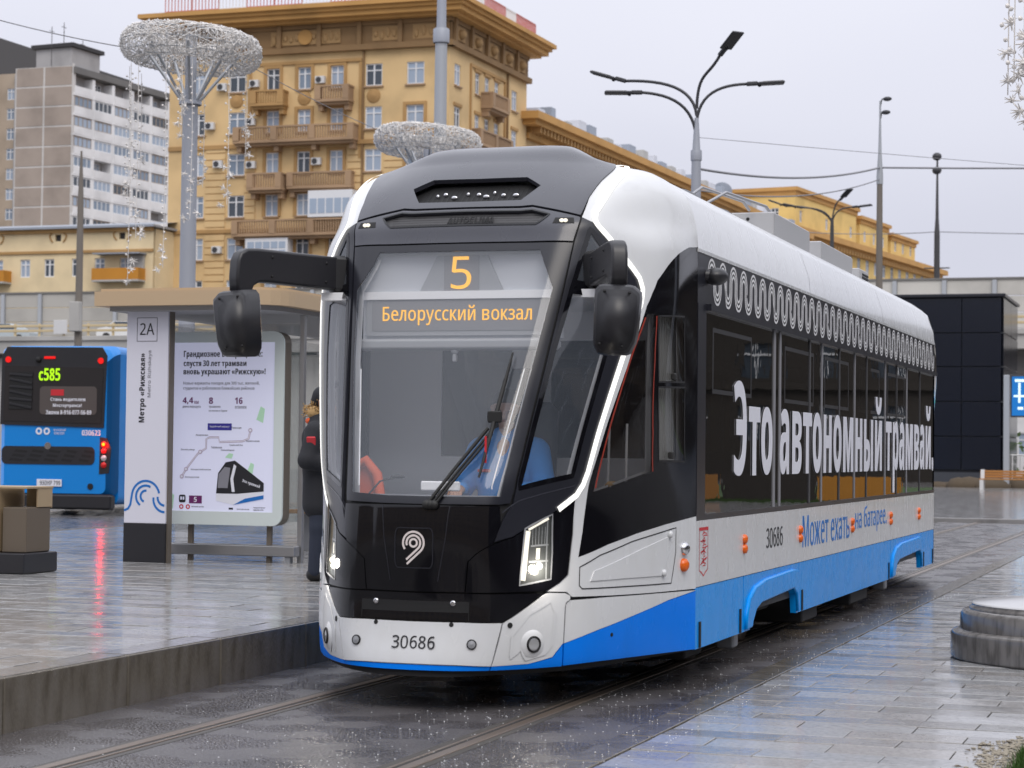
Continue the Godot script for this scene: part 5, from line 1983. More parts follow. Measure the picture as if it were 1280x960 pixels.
func build_poles() -> void:
	var a := light_tree(Vector3(-12.83, 0.27, -33.0), "tall wire ring light tree with star garlands, left of the shelter")
	garlands(a, 1.25, 8.2, [[-0.95, 0.5, 5.6, 5], [-0.55, 0.9, 4.9, 4], [0.1, 1.1, 4.35, 3], [0.5, 0.9, 5.2, 6], [0.95, 0.4, 5.5, 5], [0.85, -0.5, 6.5, 6], [-0.2, -0.9, 6.0, 4], [-1.1, -0.2, 6.2, 4], [0.35, 1.0, 6.7, 7], [-0.75, 0.8, 4.2, 3]], 5)
	light_tree(Vector3(-12.95, 0.34, -45.0), "wire ring light tree partly hidden behind the tram roof")
	var c := light_tree(Vector3(3.55, 0.45, -16.45), "light tree on the round plinth, only its hanging garlands in view", 1.2)
	garlands(c, 1.2, 8.0, [[-0.58, 0.1, 3.88, 3], [-0.52, 0.25, 3.98, 3], [-0.46, -0.1, 3.76, 2], [-0.42, 0.3, 4.1, 3], [-0.36, 0.0, 3.7, 2], [-0.49, -0.25, 4.2, 3], [-0.1, 0.2, 4.2, 4], [0.4, 0.4, 4.2, 4], [0.2, -0.6, 4.0, 3]], 9)
	# steel mast in front of the yellow building
	var t := thing("steel_mast", "plain grey steel mast rising in front of the yellow building's corner", "mast", Vector3(-14.56, 0.1, -50))
	var b := Mb.new()
	b.lathe([Vector2(0.26, 0), Vector2(0.175, 9.0), Vector2(0.165, 12.0)], 8)
	part(t, "lower_shaft", b, M.galvanised)
	b = Mb.new()
	b.lathe([Vector2(0.21, 11.95), Vector2(0.22, 12.0), Vector2(0.22, 12.3), Vector2(0.13, 12.36), Vector2(0.11, 16.0)], 10)
	part(t, "upper_shaft", b, M.pole_blue_grey)
	# four-armed street lamp
	t = thing("street_lamp", "four armed street lamp with dark flat heads rising behind the tram", "street lamp", Vector3(-5.8, 0.1, -42))
	b = Mb.new()
	b.lathe([Vector2(0.12, 0), Vector2(0.105, 7.0), Vector2(0.1, 7.5), Vector2(0.1, 7.5), Vector2(0.12, 7.52), Vector2(0.12, 7.72), Vector2(0.085, 7.74), Vector2(0.045, 8.4)], 12)
	part(t, "pole", b, M.pole_blue_grey)
	var arms := [[Vector3(-2.0, 9.25, 0.35), 8.3, 0.55, Vector3(-1, 0.0, 0.1)], [Vector3(-1.25, 9.02, 0.9), 7.95, 0.0, Vector3(-1, 0, 0.55)], [Vector3(0.5, 9.75, 0.9), 8.5, 0.0, Vector3(0.45, 0, 0.85)], [Vector3(1.0, 9.1, -0.3), 8.3, 0.0, Vector3(1, 0.0, -0.3)]]
	var heads := [[Vector3(-1.55, 9.25, 0.0), Vector3(-1, 0, 0.02), 0.3, 8.45], [Vector3(-1.05, 8.9, 0.5), Vector3(-1, 0, 0.3), 0.0, 7.95], [Vector3(0.55, 9.65, 0.25), Vector3(0.72, 0, 0.7), 0.5, 8.6], [Vector3(1.0, 9.12, -0.3), Vector3(1, 0, -0.3), 0.06, 8.3]]
	for h in heads:
		var tipd: Vector3 = h[0]
		var root := Vector3(0, h[3], 0)
		var flat := Vector3(tipd.x, 0, tipd.z)
		var pts := []
		for k in 13:
			var u := k / 12.0
			var q: Vector3 = root.bezier_interpolate(root + Vector3(0, (tipd.y - h[3]) * 0.75, 0) + flat * 0.04, tipd - flat * 0.55 - Vector3(0, 0.02 if h[2] < 0.4 else 0.45, 0), tipd, u)
			pts.append(q)
		b = Mb.new()
		b.tube(pts, 0.032, 8)
		part(t, "arm", b, M.lamp_dark)
		lamp_head(t, tipd, h[1], h[2], 0.85)
	# plain poles
	t = thing("concrete_pole", "tall slim concrete lighting pole, right, with two small lamps", "pole", Vector3(-5.1, 0.1, -62))
	b = Mb.new()
	b.lathe([Vector2(0.13, 0), Vector2(0.1, 7), Vector2(0.085, 9.6)], 10)
	part(t, "shaft", b, M.pole_concrete)
	b = Mb.new()
	b.lathe([Vector2(0.1, 9.5), Vector2(0.1, 9.75), Vector2(0.055, 10.4), Vector2(0.03, 11.4), Vector2(0.028, 12.0)], 8)
	part(t, "steel_top", b, M.galvanised)
	for q in [[0.18, 12.05], [0.14, 11.65]]:
		b = Mb.new()
		b.tube([Vector3(0, q[1] - 0.25, 0), Vector3(0.05, q[1], 0), Vector3(q[0], q[1] + 0.02, 0)], 0.02, 5)
		b.ball(Vector3(q[0] + 0.03, q[1], 0), Vector3(0.14, 0.07, 0.1), 8, 6)
		part(t, "lamp", b, M.lamp_dark)
	t = thing("dark_pole", "dark slim lamp pole with two round lamps beyond the flyover", "pole", Vector3(-14.67, 0.1, -150))
	b = Mb.new()
	b.lathe([Vector2(0.28, 0), Vector2(0.2, 17.2), Vector2(0.2, 17.2), Vector2(0.12, 18.4), Vector2(0.07, 21.8), Vector2(0.07, 22.8)], 8)
	part(t, "shaft", b, M.pole_dark)
	for y in [21.8, 22.8]:
		b = Mb.new()
		b.ball(Vector3(-0.03, y, 0), Vector3(0.34, 0.29, 0.34), 10, 8)
		part(t, "lamp", b, M.lamp_dark)
	b = Mb.new()
	b.tube([Vector3(-0.9, 14.8, 0), Vector3(0.9, 14.8, 0)], 0.05, 5)
	part(t, "crossarm", b, M.pole_dark)
	t = thing("brown_pole", "brown concrete pole standing before the low yellow building", "pole", Vector3(-42.85, 0.27, -80))
	b = Mb.new()
	b.lathe([Vector2(0.2, 0), Vector2(0.15, 9.5), Vector2(0.13, 12.0), Vector2(0.04, 14.2)], 10)
	part(t, "shaft", b, M.pole_concrete)
	b = Mb.new()
	b.box(Vector3(0.0, 6.9, 0.25), Vector3(0.5, 1.3, 0.3), Basis(), 0.03)
	part(t, "switch_box", b, M.concrete_light)
	t = thing("twin_lamp", "small black lamp with arms in front of the stepped yellow building", "street lamp", Vector3(-12.4, 0.1, -95))
	b = Mb.new()
	b.lathe([Vector2(0.14, 0), Vector2(0.09, 11.8), Vector2(0.07, 12.3)], 8)
	part(t, "pole", b, M.pole_dark)
	for q in [[Vector3(0.4, 13.1, 0.2), Vector3(0.7, 0, 0.7), 0.5], [Vector3(-2.1, 12.9, 0), Vector3(-1, 0, 0), 0.35], [Vector3(-1.3, 12.75, 0.5), Vector3(-1, 0, 0.3), 0.2], [Vector3(0.9, 12.8, -0.2), Vector3(1, 0, 0), 0.1]]:
		b = Mb.new()
		var pts := []
		for k in 9:
			pts.append(Vector3(0, 11.9, 0).bezier_interpolate(Vector3(0, 12.7, 0), q[0] * Vector3(0.6, 1, 0.6), q[0], k / 8.0))
		b.tube(pts, 0.035, 6)
		part(t, "arm", b, M.pole_dark)
		lamp_head(t, q[0], q[1], q[2], 1.0)
	# wires across the sky
	wire(Vector3(-5.8, 7.45, -42), Vector3(-5.1, 10.1, -62), 0.25, "thick overhead cable from the four armed lamp to the concrete pole", 0.028)
	wire(Vector3(-5.1, 10.1, -62), Vector3(30, 10.8, -64), 0.5, "thick overhead cable leaving the concrete pole to the right", 0.028)
	wire(Vector3(-5.8, 7.0, -42), Vector3(-5.1, 9.75, -62), 0.3, "thinner lower cable from the four armed lamp to the concrete pole", 0.016)
	wire(Vector3(-32, 19.5, -160), Vector3(-14.67, 17.5, -150), 0.4, "thin far cable arriving at the dark pole from the left", 0.03)
	wire(Vector3(-14.67, 17.5, -150), Vector3(60, 17.0, -150), 0.8, "thin far cable leaving the dark pole to the right", 0.03)
	wire(Vector3(-5.8, 8.1, -42), Vector3(30, 7.0, -60), 0.3, "faint high wire crossing the right sky above the lamps", 0.006)
	wire(Vector3(-22, 11.3, -33), Vector3(-14.15, 8.72, -33), 0.25, "faint sagging wire from the left edge to the ring light tree", 0.01)
	wire(Vector3(-11.55, 8.2, -33), Vector3(-13.9, 8.9, -45), 0.05, "pale guy wire slanting between the two ring light trees", 0.008)

func wire(a: Vector3, c: Vector3, sag: float, label: String, r: float) -> void:
	var pts := []
	for k in 17:
		var u := k / 16.0
		pts.append(a.lerp(c, u) - Vector3(0, sag * 4.0 * u * (1.0 - u), 0))
	var b := Mb.new()
	b.tube(pts, r, 4, false)
	tag(part(self, "overhead_wire", b, M.wire), label, "wire")

# ---------- the tram ----------
# The cab's skin is one smooth surface through a net of measured points: u runs from the nose's middle (0) round to the flat side (5), v from the lip up to the roof.
const NET := [
	[[0, .20, -11.46], [.27, .20, -11.50], [.50, .20, -11.66], [.835, .205, -12.12], [1.05, .22, -12.70], [1.25, .235, -13.42]],
	[[0, .30, -11.47], [.27, .30, -11.50], [.515, .30, -11.63], [.865, .30, -12.12], [1.07, .30, -12.70], [1.25, .30, -13.42]],
	[[0, .60, -11.52], [.27, .60, -11.545], [.515, .60, -11.63], [.88, .60, -12.14], [1.085, .60, -12.70], [1.25, .60, -13.42]],
	[[0, 1.2, -11.53], [.27, 1.2, -11.56], [.505, 1.2, -11.655], [.885, 1.2, -12.19], [1.09, 1.2, -12.72], [1.25, 1.2, -13.42]],
	[[0, 1.56, -11.69], [.30, 1.56, -11.71], [.55, 1.56, -11.785], [.93, 1.56, -12.24], [1.12, 1.56, -12.74], [1.25, 1.56, -13.42]],
	[[0, 2.1, -11.92], [.35, 2.1, -11.94], [.63, 2.1, -11.995], [1.02, 2.1, -12.42], [1.17, 2.1, -12.82], [1.25, 2.1, -13.42]],
	[[0, 2.5, -12.08], [.39, 2.5, -12.10], [.685, 2.5, -12.15], [1.085, 2.5, -12.58], [1.21, 2.5, -12.93], [1.25, 2.5, -13.42]],
	[[0, 2.845, -12.22], [.41, 2.845, -12.235], [.73, 2.845, -12.28], [1.05, 2.83, -12.59], [1.195, 2.85, -12.96], [1.247, 2.85, -13.42]],
	[[0, 3.0, -12.29], [.42, 3.0, -12.305], [.75, 3.0, -12.36], [.97, 3.0, -12.58], [1.145, 3.03, -12.99], [1.235, 3.03, -13.42]],
	[[0, 3.21, -12.50], [.42, 3.21, -12.52], [.72, 3.21, -12.57], [.935, 3.22, -12.71], [1.09, 3.24, -13.05], [1.165, 3.235, -13.42]],
	[[0, 3.41, -12.76], [.40, 3.405, -12.79], [.66, 3.395, -12.86], [.86, 3.385, -12.98], [.97, 3.38, -13.2], [1.0, 3.37, -13.42]],
	[[0, 3.555, -13.05], [.36, 3.555, -13.07], [.50, 3.53, -13.10], [.65, 3.43, -13.18], [.78, 3.425, -13.32], [.84, 3.43, -13.44]],
	[[0, 3.57, -13.7], [.34, 3.565, -13.7], [.48, 3.53, -13.7], [.60, 3.46, -13.70], [.68, 3.455, -13.7], [.74, 3.45, -13.7]]]
const PANEL := {
	"windscreen": [-1.95, 3.07, -0.76, 3.05, 0.2, 3.046, 1.1, 3.05, 1.95, 3.05, 2.1, 3.07, 2.12, 3.25, 2.11, 3.463, 2.04, 5.14, 2.01, 6.96, 1.0, 6.965, 0.0, 6.97, -1.0, 6.965, -2.01, 6.97, -1.99, 5.043, -1.98, 3.848, -1.97, 3.166],
	"glass": [-0.7, 3.16, 0.3, 3.156, 1.28, 3.157, 1.95, 3.164, 1.95, 3.35, 1.9, 4.239, 1.87, 4.988, 1.87, 6.132, 1.55, 6.555, 1.4, 6.8, 0.1, 6.807, -1.38, 6.81, -1.5, 6.56, -1.67, 6.363, -1.9, 6.15, -1.93, 4.998, -1.88, 4.178, -1.78, 3.2],
	"header": [0, 7.0, 1.0, 7.0, 2.0, 7.0, 2.01, 7.967, 1.98, 8.02, 1.49, 8.2, 1.04, 8.36, 0.83, 8.33, 0, 8.345],
	"grille": [0, 7.71, 1.19, 7.691, 1.39, 8.11, 1.05, 8.27, 0.844, 8.24, 0, 8.26],
	"roof": [0, 8.386, 0.822, 8.379, 1.03, 8.411, 1.49, 8.251, 2.0, 8.06, 2.12, 8.671, 2.36, 9.292, 2.6, 9.75, 2.9, 10.4, 3.2, 12],
	"vent": [0, 8.56, 0.8, 8.575, 1.04, 9.075, 0.75, 9.39, 0, 9.365],
	"cheek": [2.04, 8.02, 2.34, 7.8, 2.5, 7.312, 2.65, 6.913, 2.85, 6.56, 2.96, 6.367, 3.01, 6.174, 3, 5.922, 2.97, 5.684, 2.96, 5.457, 2.96, 5.061, 2.94, 4.734, 2.91, 4.21, 2.89, 3.614, 2.86, 3.364, 2.8, 3.183, 2.81, 2.72, 2.77, 2.349, 2.68, 2.28, 2.54, 2.199, 2.76, 2.187, 2.82, 2.131, 3.35, 2.121, 4.24, 2.107, 5.0, 2.097, 5.0, 2.855, 4.42, 2.785, 3.87, 2.706, 3.32, 2.613, 2.88, 2.506, 2.92, 2.736, 2.94, 3.006, 2.95, 3.409, 3.02, 4.324, 3.1, 4.969, 3.12, 5.69, 3.14, 5.896, 3.24, 6.125, 3.39, 6.355, 3.79, 6.641, 4.17, 6.904, 4.62, 7.153, 5.0, 7.25, 5.0, 12, 3.2, 12, 2.91, 10.4, 2.61, 9.75, 2.37, 9.292, 2.13, 8.671],
	"cab_window": [5.0, 2.86, 4.42, 2.79, 3.87, 2.711, 3.32, 2.618, 2.885, 2.512, 2.925, 2.736, 2.945, 3.006, 2.955, 3.409, 3.025, 4.324, 3.105, 4.969, 3.125, 5.69, 3.145, 5.89, 3.245, 6.12, 3.395, 6.35, 3.79, 6.635, 4.17, 6.898, 4.62, 7.147, 5.0, 7.243],
	"pane_a": [3.03, 3.22, 3.51, 3.39, 4.1, 3.613, 4.08, 3.84, 4.02, 4.177, 3.92, 4.581, 3.78, 5.012, 3.71, 5.183, 3.52, 5.562, 3.43, 5.767, 3.19, 5.769, 3.16, 5.4, 3.12, 4.9, 3.07, 4.4, 3.05, 3.834],
	"pane_b": [3.52, 5.745, 4.46, 5.802, 4.6, 5.159, 4.65, 4.806, 3.97, 4.784, 3.84, 5.123],
	"pane_c": [3.98, 4.725, 4.66, 4.744, 4.7, 4.324, 4.74, 3.813, 4.19, 3.826, 4.16, 4.017, 4.1, 4.319],
	"mask": [2.14, 3.06, 2.15, 3.3, 2.14, 3.46, 2.07, 5.305, 2.035, 6.961, 2.045, 8.01, 2.34, 7.79, 2.5, 7.305, 2.645, 6.906, 2.845, 6.555, 2.955, 6.365, 3.005, 6.174, 2.995, 5.922, 2.965, 5.684, 2.955, 5.457, 2.955, 5.061, 2.935, 4.734, 2.905, 4.21, 2.885, 3.614, 2.855, 3.364, 2.795, 3.18, 2.71, 3.065, 2.59, 2.955, 2.41, 2.836, 2.15, 2.708, 1.89, 2.66, 2.0, 2.832],
	"corner": [2.25, 7.5, 2.38, 7.1, 2.5, 6.834, 2.62, 6.447, 2.65, 6.17, 2.68, 5.897, 2.69, 5.667, 2.73, 5.05, 2.73, 4.366, 2.73, 3.539, 2.44, 3.417, 2.18, 3.296, 2.15, 4.242, 2.13, 5.101, 2.15, 6.116],
	"fender": [1.89, 2.64, 2.15, 2.697, 2.41, 2.824, 2.59, 2.941, 2.8, 3.121, 2.795, 2.72, 2.755, 2.353, 2.67, 2.284, 2.53, 2.208, 2.15, 2.203, 1.58, 2.201, 1.2, 2.2, 1.28, 2.486, 1.55, 2.566],
	"headlamp": [2.23, 2.266, 2.26, 2.499, 2.29, 2.782, 2.57, 2.928, 2.58, 2.563, 2.57, 2.317],
	"hood": [0, 3.03, 1.1, 3.028, 1.95, 3.028, 1.985, 2.832, 1.86, 2.644, 1.51, 2.565, 1.25, 2.486, 1.17, 2.203, 0, 2.2],
	"black_bumper": [0, 2.185, 1.17, 2.186, 2.15, 2.186, 2.47, 2.176, 2.15, 1.92, 2.0, 1.837, 1.17, 1.837, 0, 1.835],
	"white_bumper": [0, 1.822, 1.17, 1.825, 2.0, 1.822, 1.91, 1.4, 1.82, 0.855, 1.46, 0.875, 1.04, 0.881, 0, 0.885],
	"blue_bumper": [0, 0.87, 1.04, 0.865, 1.45, 0.858, 1.81, 0.84, 1.80, 0.65, 1.45, 0.64, 1.05, 0.62, 0, 0.6],
	"white_corner": [2.02, 1.815, 2.16, 1.905, 2.51, 2.165, 2.55, 2.183, 2.73, 2.174, 2.79, 2.141, 2.79, 2.106, 2.74, 2.067, 2.73, 2.002, 2.73, 1.399, 2.66, 1.203, 2.62, 1.064, 2.35, 0.892, 1.84, 0.855, 1.92, 1.3],
	"blue_corner": [1.84, 0.84, 2.36, 0.876, 2.5, 0.965, 2.63, 1.045, 2.67, 1.18, 2.73, 1.37, 2.75, 0.67, 2.31, 0.65, 1.82, 0.65],
	"white_side": [2.75, 2.035, 2.76, 2.06, 2.8, 2.092, 3.35, 2.103, 4.24, 2.092, 5.0, 2.076, 4.47, 1.989, 3.67, 1.768, 3.24, 1.639, 3.06, 1.565, 2.9, 1.485, 2.75, 1.396],
	"blue_side": [2.75, 1.385, 2.89, 1.475, 3.06, 1.555, 3.24, 1.63, 3.67, 1.76, 4.07, 1.876, 4.47, 1.982, 5.0, 2.068, 5.0, 0.41, 4.73, 0.54, 4.48, 0.621, 4.23, 0.675, 3.73, 0.73, 3.3, 0.748, 3.1, 0.74, 2.93, 0.719, 2.77, 0.687],
	"flap": [2.9, 2.419, 3.19, 2.52, 3.77, 2.632, 4.6, 2.745, 4.6, 2.504, 4.52, 2.194, 3.64, 2.205, 2.94, 2.21, 2.9, 2.245],
	"emboss": [3.1, 2.376, 3.78, 2.519, 4.45, 2.658, 4.47, 2.51, 4.33, 2.285, 3.63, 2.29, 3.05, 2.283],
	"corner_emboss": [2.25, 1.303, 2.12, 1.089, 2.14, 1.602, 2.34, 1.937, 2.57, 2.09, 2.62, 1.954, 2.6, 1.379, 2.53, 1.168, 2.31, 1.03]}
const LED := [2.62, 2.983, 2.71, 3.076, 2.8, 3.183, 2.86, 3.364, 2.89, 3.614, 2.91, 4.21, 2.94, 4.734, 2.96, 5.061, 2.96, 5.457, 2.97, 5.684, 3, 5.922, 3.01, 6.174, 2.96, 6.367, 2.85, 6.56, 2.65, 6.913, 2.5, 7.312, 2.34, 7.8, 2.31, 7.993, 2.32, 8.189, 2.51, 8.632, 2.76, 9.214, 2.98, 9.72, 3.2, 10.4, 3.45, 11.2]
var net := []
var rear_end := false

func net_point(r: int, i: int) -> Vector3:
	if r < 0: return 2.0 * net_point(0, i) - net_point(1, i)
	if r > 12: return 2.0 * net_point(12, i) - net_point(11, i)
	if i < 0:
		var q := net_point(r, -i)
		return Vector3(-q.x, q.y, q.z)
	if i > 5: return 2.0 * net_point(r, 5) - net_point(r, 4)
	return net[r][i]

func cab(u: float, v: float) -> Vector3:
	var au := absf(u)
	var i := mini(int(au), 4)
	var j := clampi(int(floor(v)), 0, 11)
	var t := au - i
	var w := v - j
	var rows := []
	for r in 4:
		rows.append(net_point(j - 1 + r, i).cubic_interpolate(net_point(j - 1 + r, i + 1), net_point(j - 1 + r, i - 1), net_point(j - 1 + r, i + 2), t))
	var p: Vector3 = (rows[1] as Vector3).cubic_interpolate(rows[2], rows[0], rows[3], w)
	if u < 0.0: p.x = -p.x
	if rear_end: p.z = -38.87 - p.z
	return p

func cab_n(u: float, v: float) -> Vector3:
	var du := cab(u + 0.02, v) - cab(u - 0.02, v)
	var dv := cab(u, v + 0.02) - cab(u, v - 0.02)
	var n := du.cross(dv).normalized()
	return -n if rear_end else n

func cab_off(u: float, v: float, off: float) -> Vector3:
	return cab(u, v) + cab_n(u, v) * off

func skin(b: Mb, poly: PackedVector2Array, off := 0.0, rim := 0.014, holes := [], cell := 0.125) -> void:
	var lo := Vector2(1e9, 1e9)
	var hi := -lo
	for p in poly:
		lo = lo.min(p); hi = hi.max(p)
	var x := floorf(lo.x / cell) * cell
	while x < hi.x:
		var y := floorf(lo.y / cell) * cell
		while y < hi.y:
			var got: Array = Geometry2D.intersect_polygons(poly, rect(x, y, x + cell, y + cell))
			for h in holes:
				var nxt := []
				for g in got: nxt.append_array(Geometry2D.clip_polygons(g, h))
				got = nxt
			for g in got:
				if Geometry2D.is_polygon_clockwise(g) and got.size() > 1: continue
				var tr := Geometry2D.triangulate_polygon(g)
				var base := b.v.size()
				for p in g:
					var n := cab_n(p.x, p.y)
					b.vert(cab(p.x, p.y) + n * off, n, p)
				for k in range(0, tr.size(), 3):
					b.tri(base + tr[k], base + tr[k + 1], base + tr[k + 2])
			y += cell
		x += cell
	if rim > 0.0:
		for ring in [poly] + holes:
			var pts := densify(ring, 0.12, true)
			for i in pts.size():
				var a: Vector2 = pts[i]
				var c: Vector2 = pts[(i + 1) % pts.size()]
				if a.distance_to(c) < 1e-5: continue
				var na := cab_n(a.x, a.y)
				var nc := cab_n(c.x, c.y)
				var pa := cab(a.x, a.y)
				var pc := cab(c.x, c.y)
				b.quad(pa + na * off, pc + nc * off, pc + nc * (off - rim), pa + na * (off - rim))

func densify(ring, step: float, closed: bool) -> Array:
	var out := []
	var n: int = ring.size()
	for i in (n if closed else n - 1):
		var a: Vector2 = ring[i]
		var c: Vector2 = ring[(i + 1) % n]
		var m := maxi(1, int(ceil(a.distance_to(c) / step)))
		for k in m: out.append(a.lerp(c, float(k) / m))
	if not closed: out.append(ring[n - 1])
	return out

func on_cab(ring, off: float, closed := false) -> Array:
	var pts := []
	var nn := []
	for p in densify(ring, 0.1, closed):
		var n := cab_n(p.x, p.y)
		pts.append(cab(p.x, p.y) + n * off); nn.append(n)
	return [pts, nn]

func seam(b: Mb, ring, w := 0.008, closed := false, off := 0.0015) -> void:
	var q := on_cab(ring, off, closed)
	b.ribbon(q[0], q[1], w, closed)

func cab_frame(u: float, v: float, off := 0.0) -> Transform3D:
	return frame_at(cab_off(u, v, off), cab_n(u, v))

func panel(key: String, s := 1) -> PackedVector2Array:
	return side_of(pv(PANEL[key]), s)

func whole(key: String) -> PackedVector2Array:
	return both(pv(PANEL[key]))

const Z1 := -13.42
const Z0 := -25.45
const ROOF := [[1.25, 2.88], [1.235, 3.03], [1.165, 3.235], [1.09, 3.30], [0.98, 3.375], [0.8, 3.437], [0.5, 3.475], [0.2, 3.49]]

func build_tram() -> void:
	for r in NET:
		var row := []
		for q in r: row.append(Vector3(q[0], q[1], q[2]))
		net.append(row)
	var t := thing("tram", "white, black and blue low-floor tram, route 5, standing at the platform", "tram", Vector3(0, 0, -18.5))
	tram_front(t)
	tram_cab_sides(t)
	tram_body(t)
	tram_under(t)
	tram_inside(t)
	tram_tail(t)

func tram_front(t: Node3D) -> void:
	# the dark inner shell behind the panel gaps, open at the glass
	var openings := [pv(PANEL.glass)]
	for s in [1, -1]:
		for k in ["corner", "pane_a", "pane_b", "pane_c"]: openings.append(panel(k, s))
	var b := Mb.new()
	skin(b, rect(-5, 0.1, 5, 11.9), -0.02, 0.0, openings + [whole("vent"), whole("grille")], 0.25)
	wpart(t, "inner_shell", b, M.gap)
	b = Mb.new()
	skin(b, rect(-5, 2.2, 5, 8.2), -0.06, 0.0, openings, 0.25)
	wpart(t, "cab_lining", b, M.interior_grey)
	# windscreen: black border print and the pane with its painted haze
	b = Mb.new()
	skin(b, pv(PANEL.windscreen), 0.0, 0.012, [pv(PANEL.glass)])
	var ws := wpart(t, "windscreen_border", b, M.tram_pillar)
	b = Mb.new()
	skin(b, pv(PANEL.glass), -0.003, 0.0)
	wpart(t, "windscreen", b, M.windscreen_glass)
	# roof front with its light slot
	b = Mb.new()
	skin(b, whole("roof"), 0.01, 0.03, [whole("vent")])
	var rf := wpart(t, "roof_front", b, M.tram_grey)
	b = Mb.new()
	skin(b, Geometry2D.offset_polygon(whole("vent"), 0.06)[0], -0.055, 0.0)
	part(rf, "vent_mesh", b, M.gap)
	b = Mb.new()
	skin(b, pv([-0.8, 8.56, 0.8, 8.56, 0.9, 8.72, -0.9, 8.72]), -0.03, 0.02)
	part(rf, "vent_lip", b, M.tram_grey)
	for k in 9:
		b = Mb.new()
		var u := -0.62 + k * 0.155
		b.ball(cab_off(u + 0.04 * sin(k * 5.1), 9.02 + 0.07 * sin(k * 2.3), -0.045), Vector3(0.012 + 0.006 * (k % 3), 0.014, 0.008), 8, 6)
		part(rf, "vent_lamp", b, M.chrome)
	b = Mb.new()
	for k in 24:
		seam(b, [Vector2(-0.95 + k * 0.08, 8.6), Vector2(-0.9 + k * 0.08, 9.35)], 0.004, false, -0.052)
	part(rf, "vent_bars", b, M.black_plastic)
	# header with conditioner grille
	b = Mb.new()
	skin(b, whole("header"), 0.004, 0.02, [whole("grille")])
	var hd := wpart(t, "header_panel", b, M.tram_grey)
	b = Mb.new()
	skin(b, Geometry2D.offset_polygon(whole("grille"), 0.05)[0], -0.022, 0.0)
	part(hd, "grille", b, M.mesh_dark)
	b = Mb.new()
	for k in 6:
		seam(b, [Vector2(-1.2, 7.74 + k * 0.085), Vector2(0, 7.745 + k * 0.085), Vector2(1.2, 7.74 + k * 0.085)], 0.002, false, -0.02)
	part(hd, "grille_bars", b, M.gap)
	b = Mb.new()
	seam(b, densify(Geometry2D.offset_polygon(whole("grille"), 0.0)[0], 0.1, true), 0.012, true, 0.008)
	part(hd, "grille_edge", b, M.tram_black)
	lettering(hd, "maker_name", "AUTOCLIMA", M.gap, cab_frame(0.12, 8.0, -0.008), 0.31, 0.06, true)
	for s in [-1, 1]:
		b = Mb.new()
		skin(b, pv([s * 1.5, 7.72, s * 1.92, 7.72, s * 1.88, 7.97, s * 1.52, 7.97]), 0.006, 0.004)
		part(hd, "lamp_recess", b, M.gap)
		for e in [-0.035, 0.035]:
			b = Mb.new()
			b.ball(cab_off(s * 1.7 + e, 7.82, 0.012), Vector3(0.016, 0.012, 0.01), 10, 6)
			part(hd, "marker_lamp", b, M.lamp_white)
	# hood with the carrier's emblem
	b = Mb.new()
	skin(b, whole("hood"), 0.006, 0.02)
	var hood := wpart(t, "hood", b, M.tram_black)
	b = Mb.new()
	for s in [-1, 1]:
		seam(b, [Vector2(s * 0.78, 3.02), Vector2(s * 0.72, 2.7), Vector2(s * 0.55, 2.3)], 0.006, false, 0.0075)
	var sq := round_rect(-0.44, 2.42, 0.44, 2.78, 0.08)
	seam(b, densify(sq, 0.1, true), 0.007, true, 0.008)
	part(hood, "hood_crease", b, M.tram_pillar)
	b = Mb.new()
	var fr := cab_frame(0.0, 2.615, 0.009)
	var arcs := [[0.066, 222, -52], [0.045, 222, -52]]
	var nn := []
	for q in [[0.066, 215.0, -48.0, 0.115], [0.044, 200.0, -48.0, 0.10]]:
		var pts := []
		for k in 25:
			var a := deg_to_rad(lerpf(q[1], q[2], k / 24.0))
			pts.append(fr * Vector3(q[0] * cos(a), 0.018 + q[0] * sin(a), 0.001))
		var last: Vector3 = fr.affine_inverse() * (pts[24] as Vector3)
		pts.append(fr * (last + Vector3(-0.74, -0.67, 0) * q[3]))
		nn.clear()
		for p in pts: nn.append(fr.basis.z)
		b.ribbon(pts, nn, 0.0125)
	var ringpts := []
	nn.clear()
	for k in 20:
		var a := TAU * k / 20.0
		ringpts.append(fr * Vector3(0.0225 * cos(a), 0.018 + 0.0225 * sin(a), 0.001)); nn.append(fr.basis.z)
	b.ribbon(ringpts, nn, 0.0125, true)
	part(hood, "emblem", b, M.emblem_white)
	# bumpers
	b = Mb.new()
	skin(b, whole("black_bumper"), 0.004, 0.02)
	var bb := wpart(t, "black_bumper", b, M.tram_black)
	b = Mb.new()
	skin(b, pv([-1.3, 1.86, 1.3, 1.86, 1.3, 2.1, -1.3, 2.1]), 0.006, 0.003)
	part(bb, "coupler_cover", b, M.gap)
	b = Mb.new()
	skin(b, pv([-1.28, 1.86, 1.28, 1.86, 1.28, 1.965, -1.28, 1.965]), 0.008, 0.004)
	part(bb, "step_plate", b, M.tram_black)
	for s in [-1, 1]:
		b = Mb.new()
		b.lathe([Vector2(0.018, 0), Vector2(0.016, 0.008), Vector2(0.008, 0.009), Vector2(0, 0.007)], 12, Transform3D(cab_frame(s * 0.9, 2.08, 0.006).basis * Basis(Vector3.RIGHT, PI / 2), cab_off(s * 0.9, 2.08, 0.006)))
		part(bb, "bolt", b, M.chrome)
	b = Mb.new()
	skin(b, whole("white_bumper"), 0.006, 0.02)
	var wb := wpart(t, "white_bumper", b, M.tram_white)
	lettering(wb, "fleet_number", "30686", M.print_black, cab_frame(0.06, 1.45, 0.0075), 0.27, 0.077)
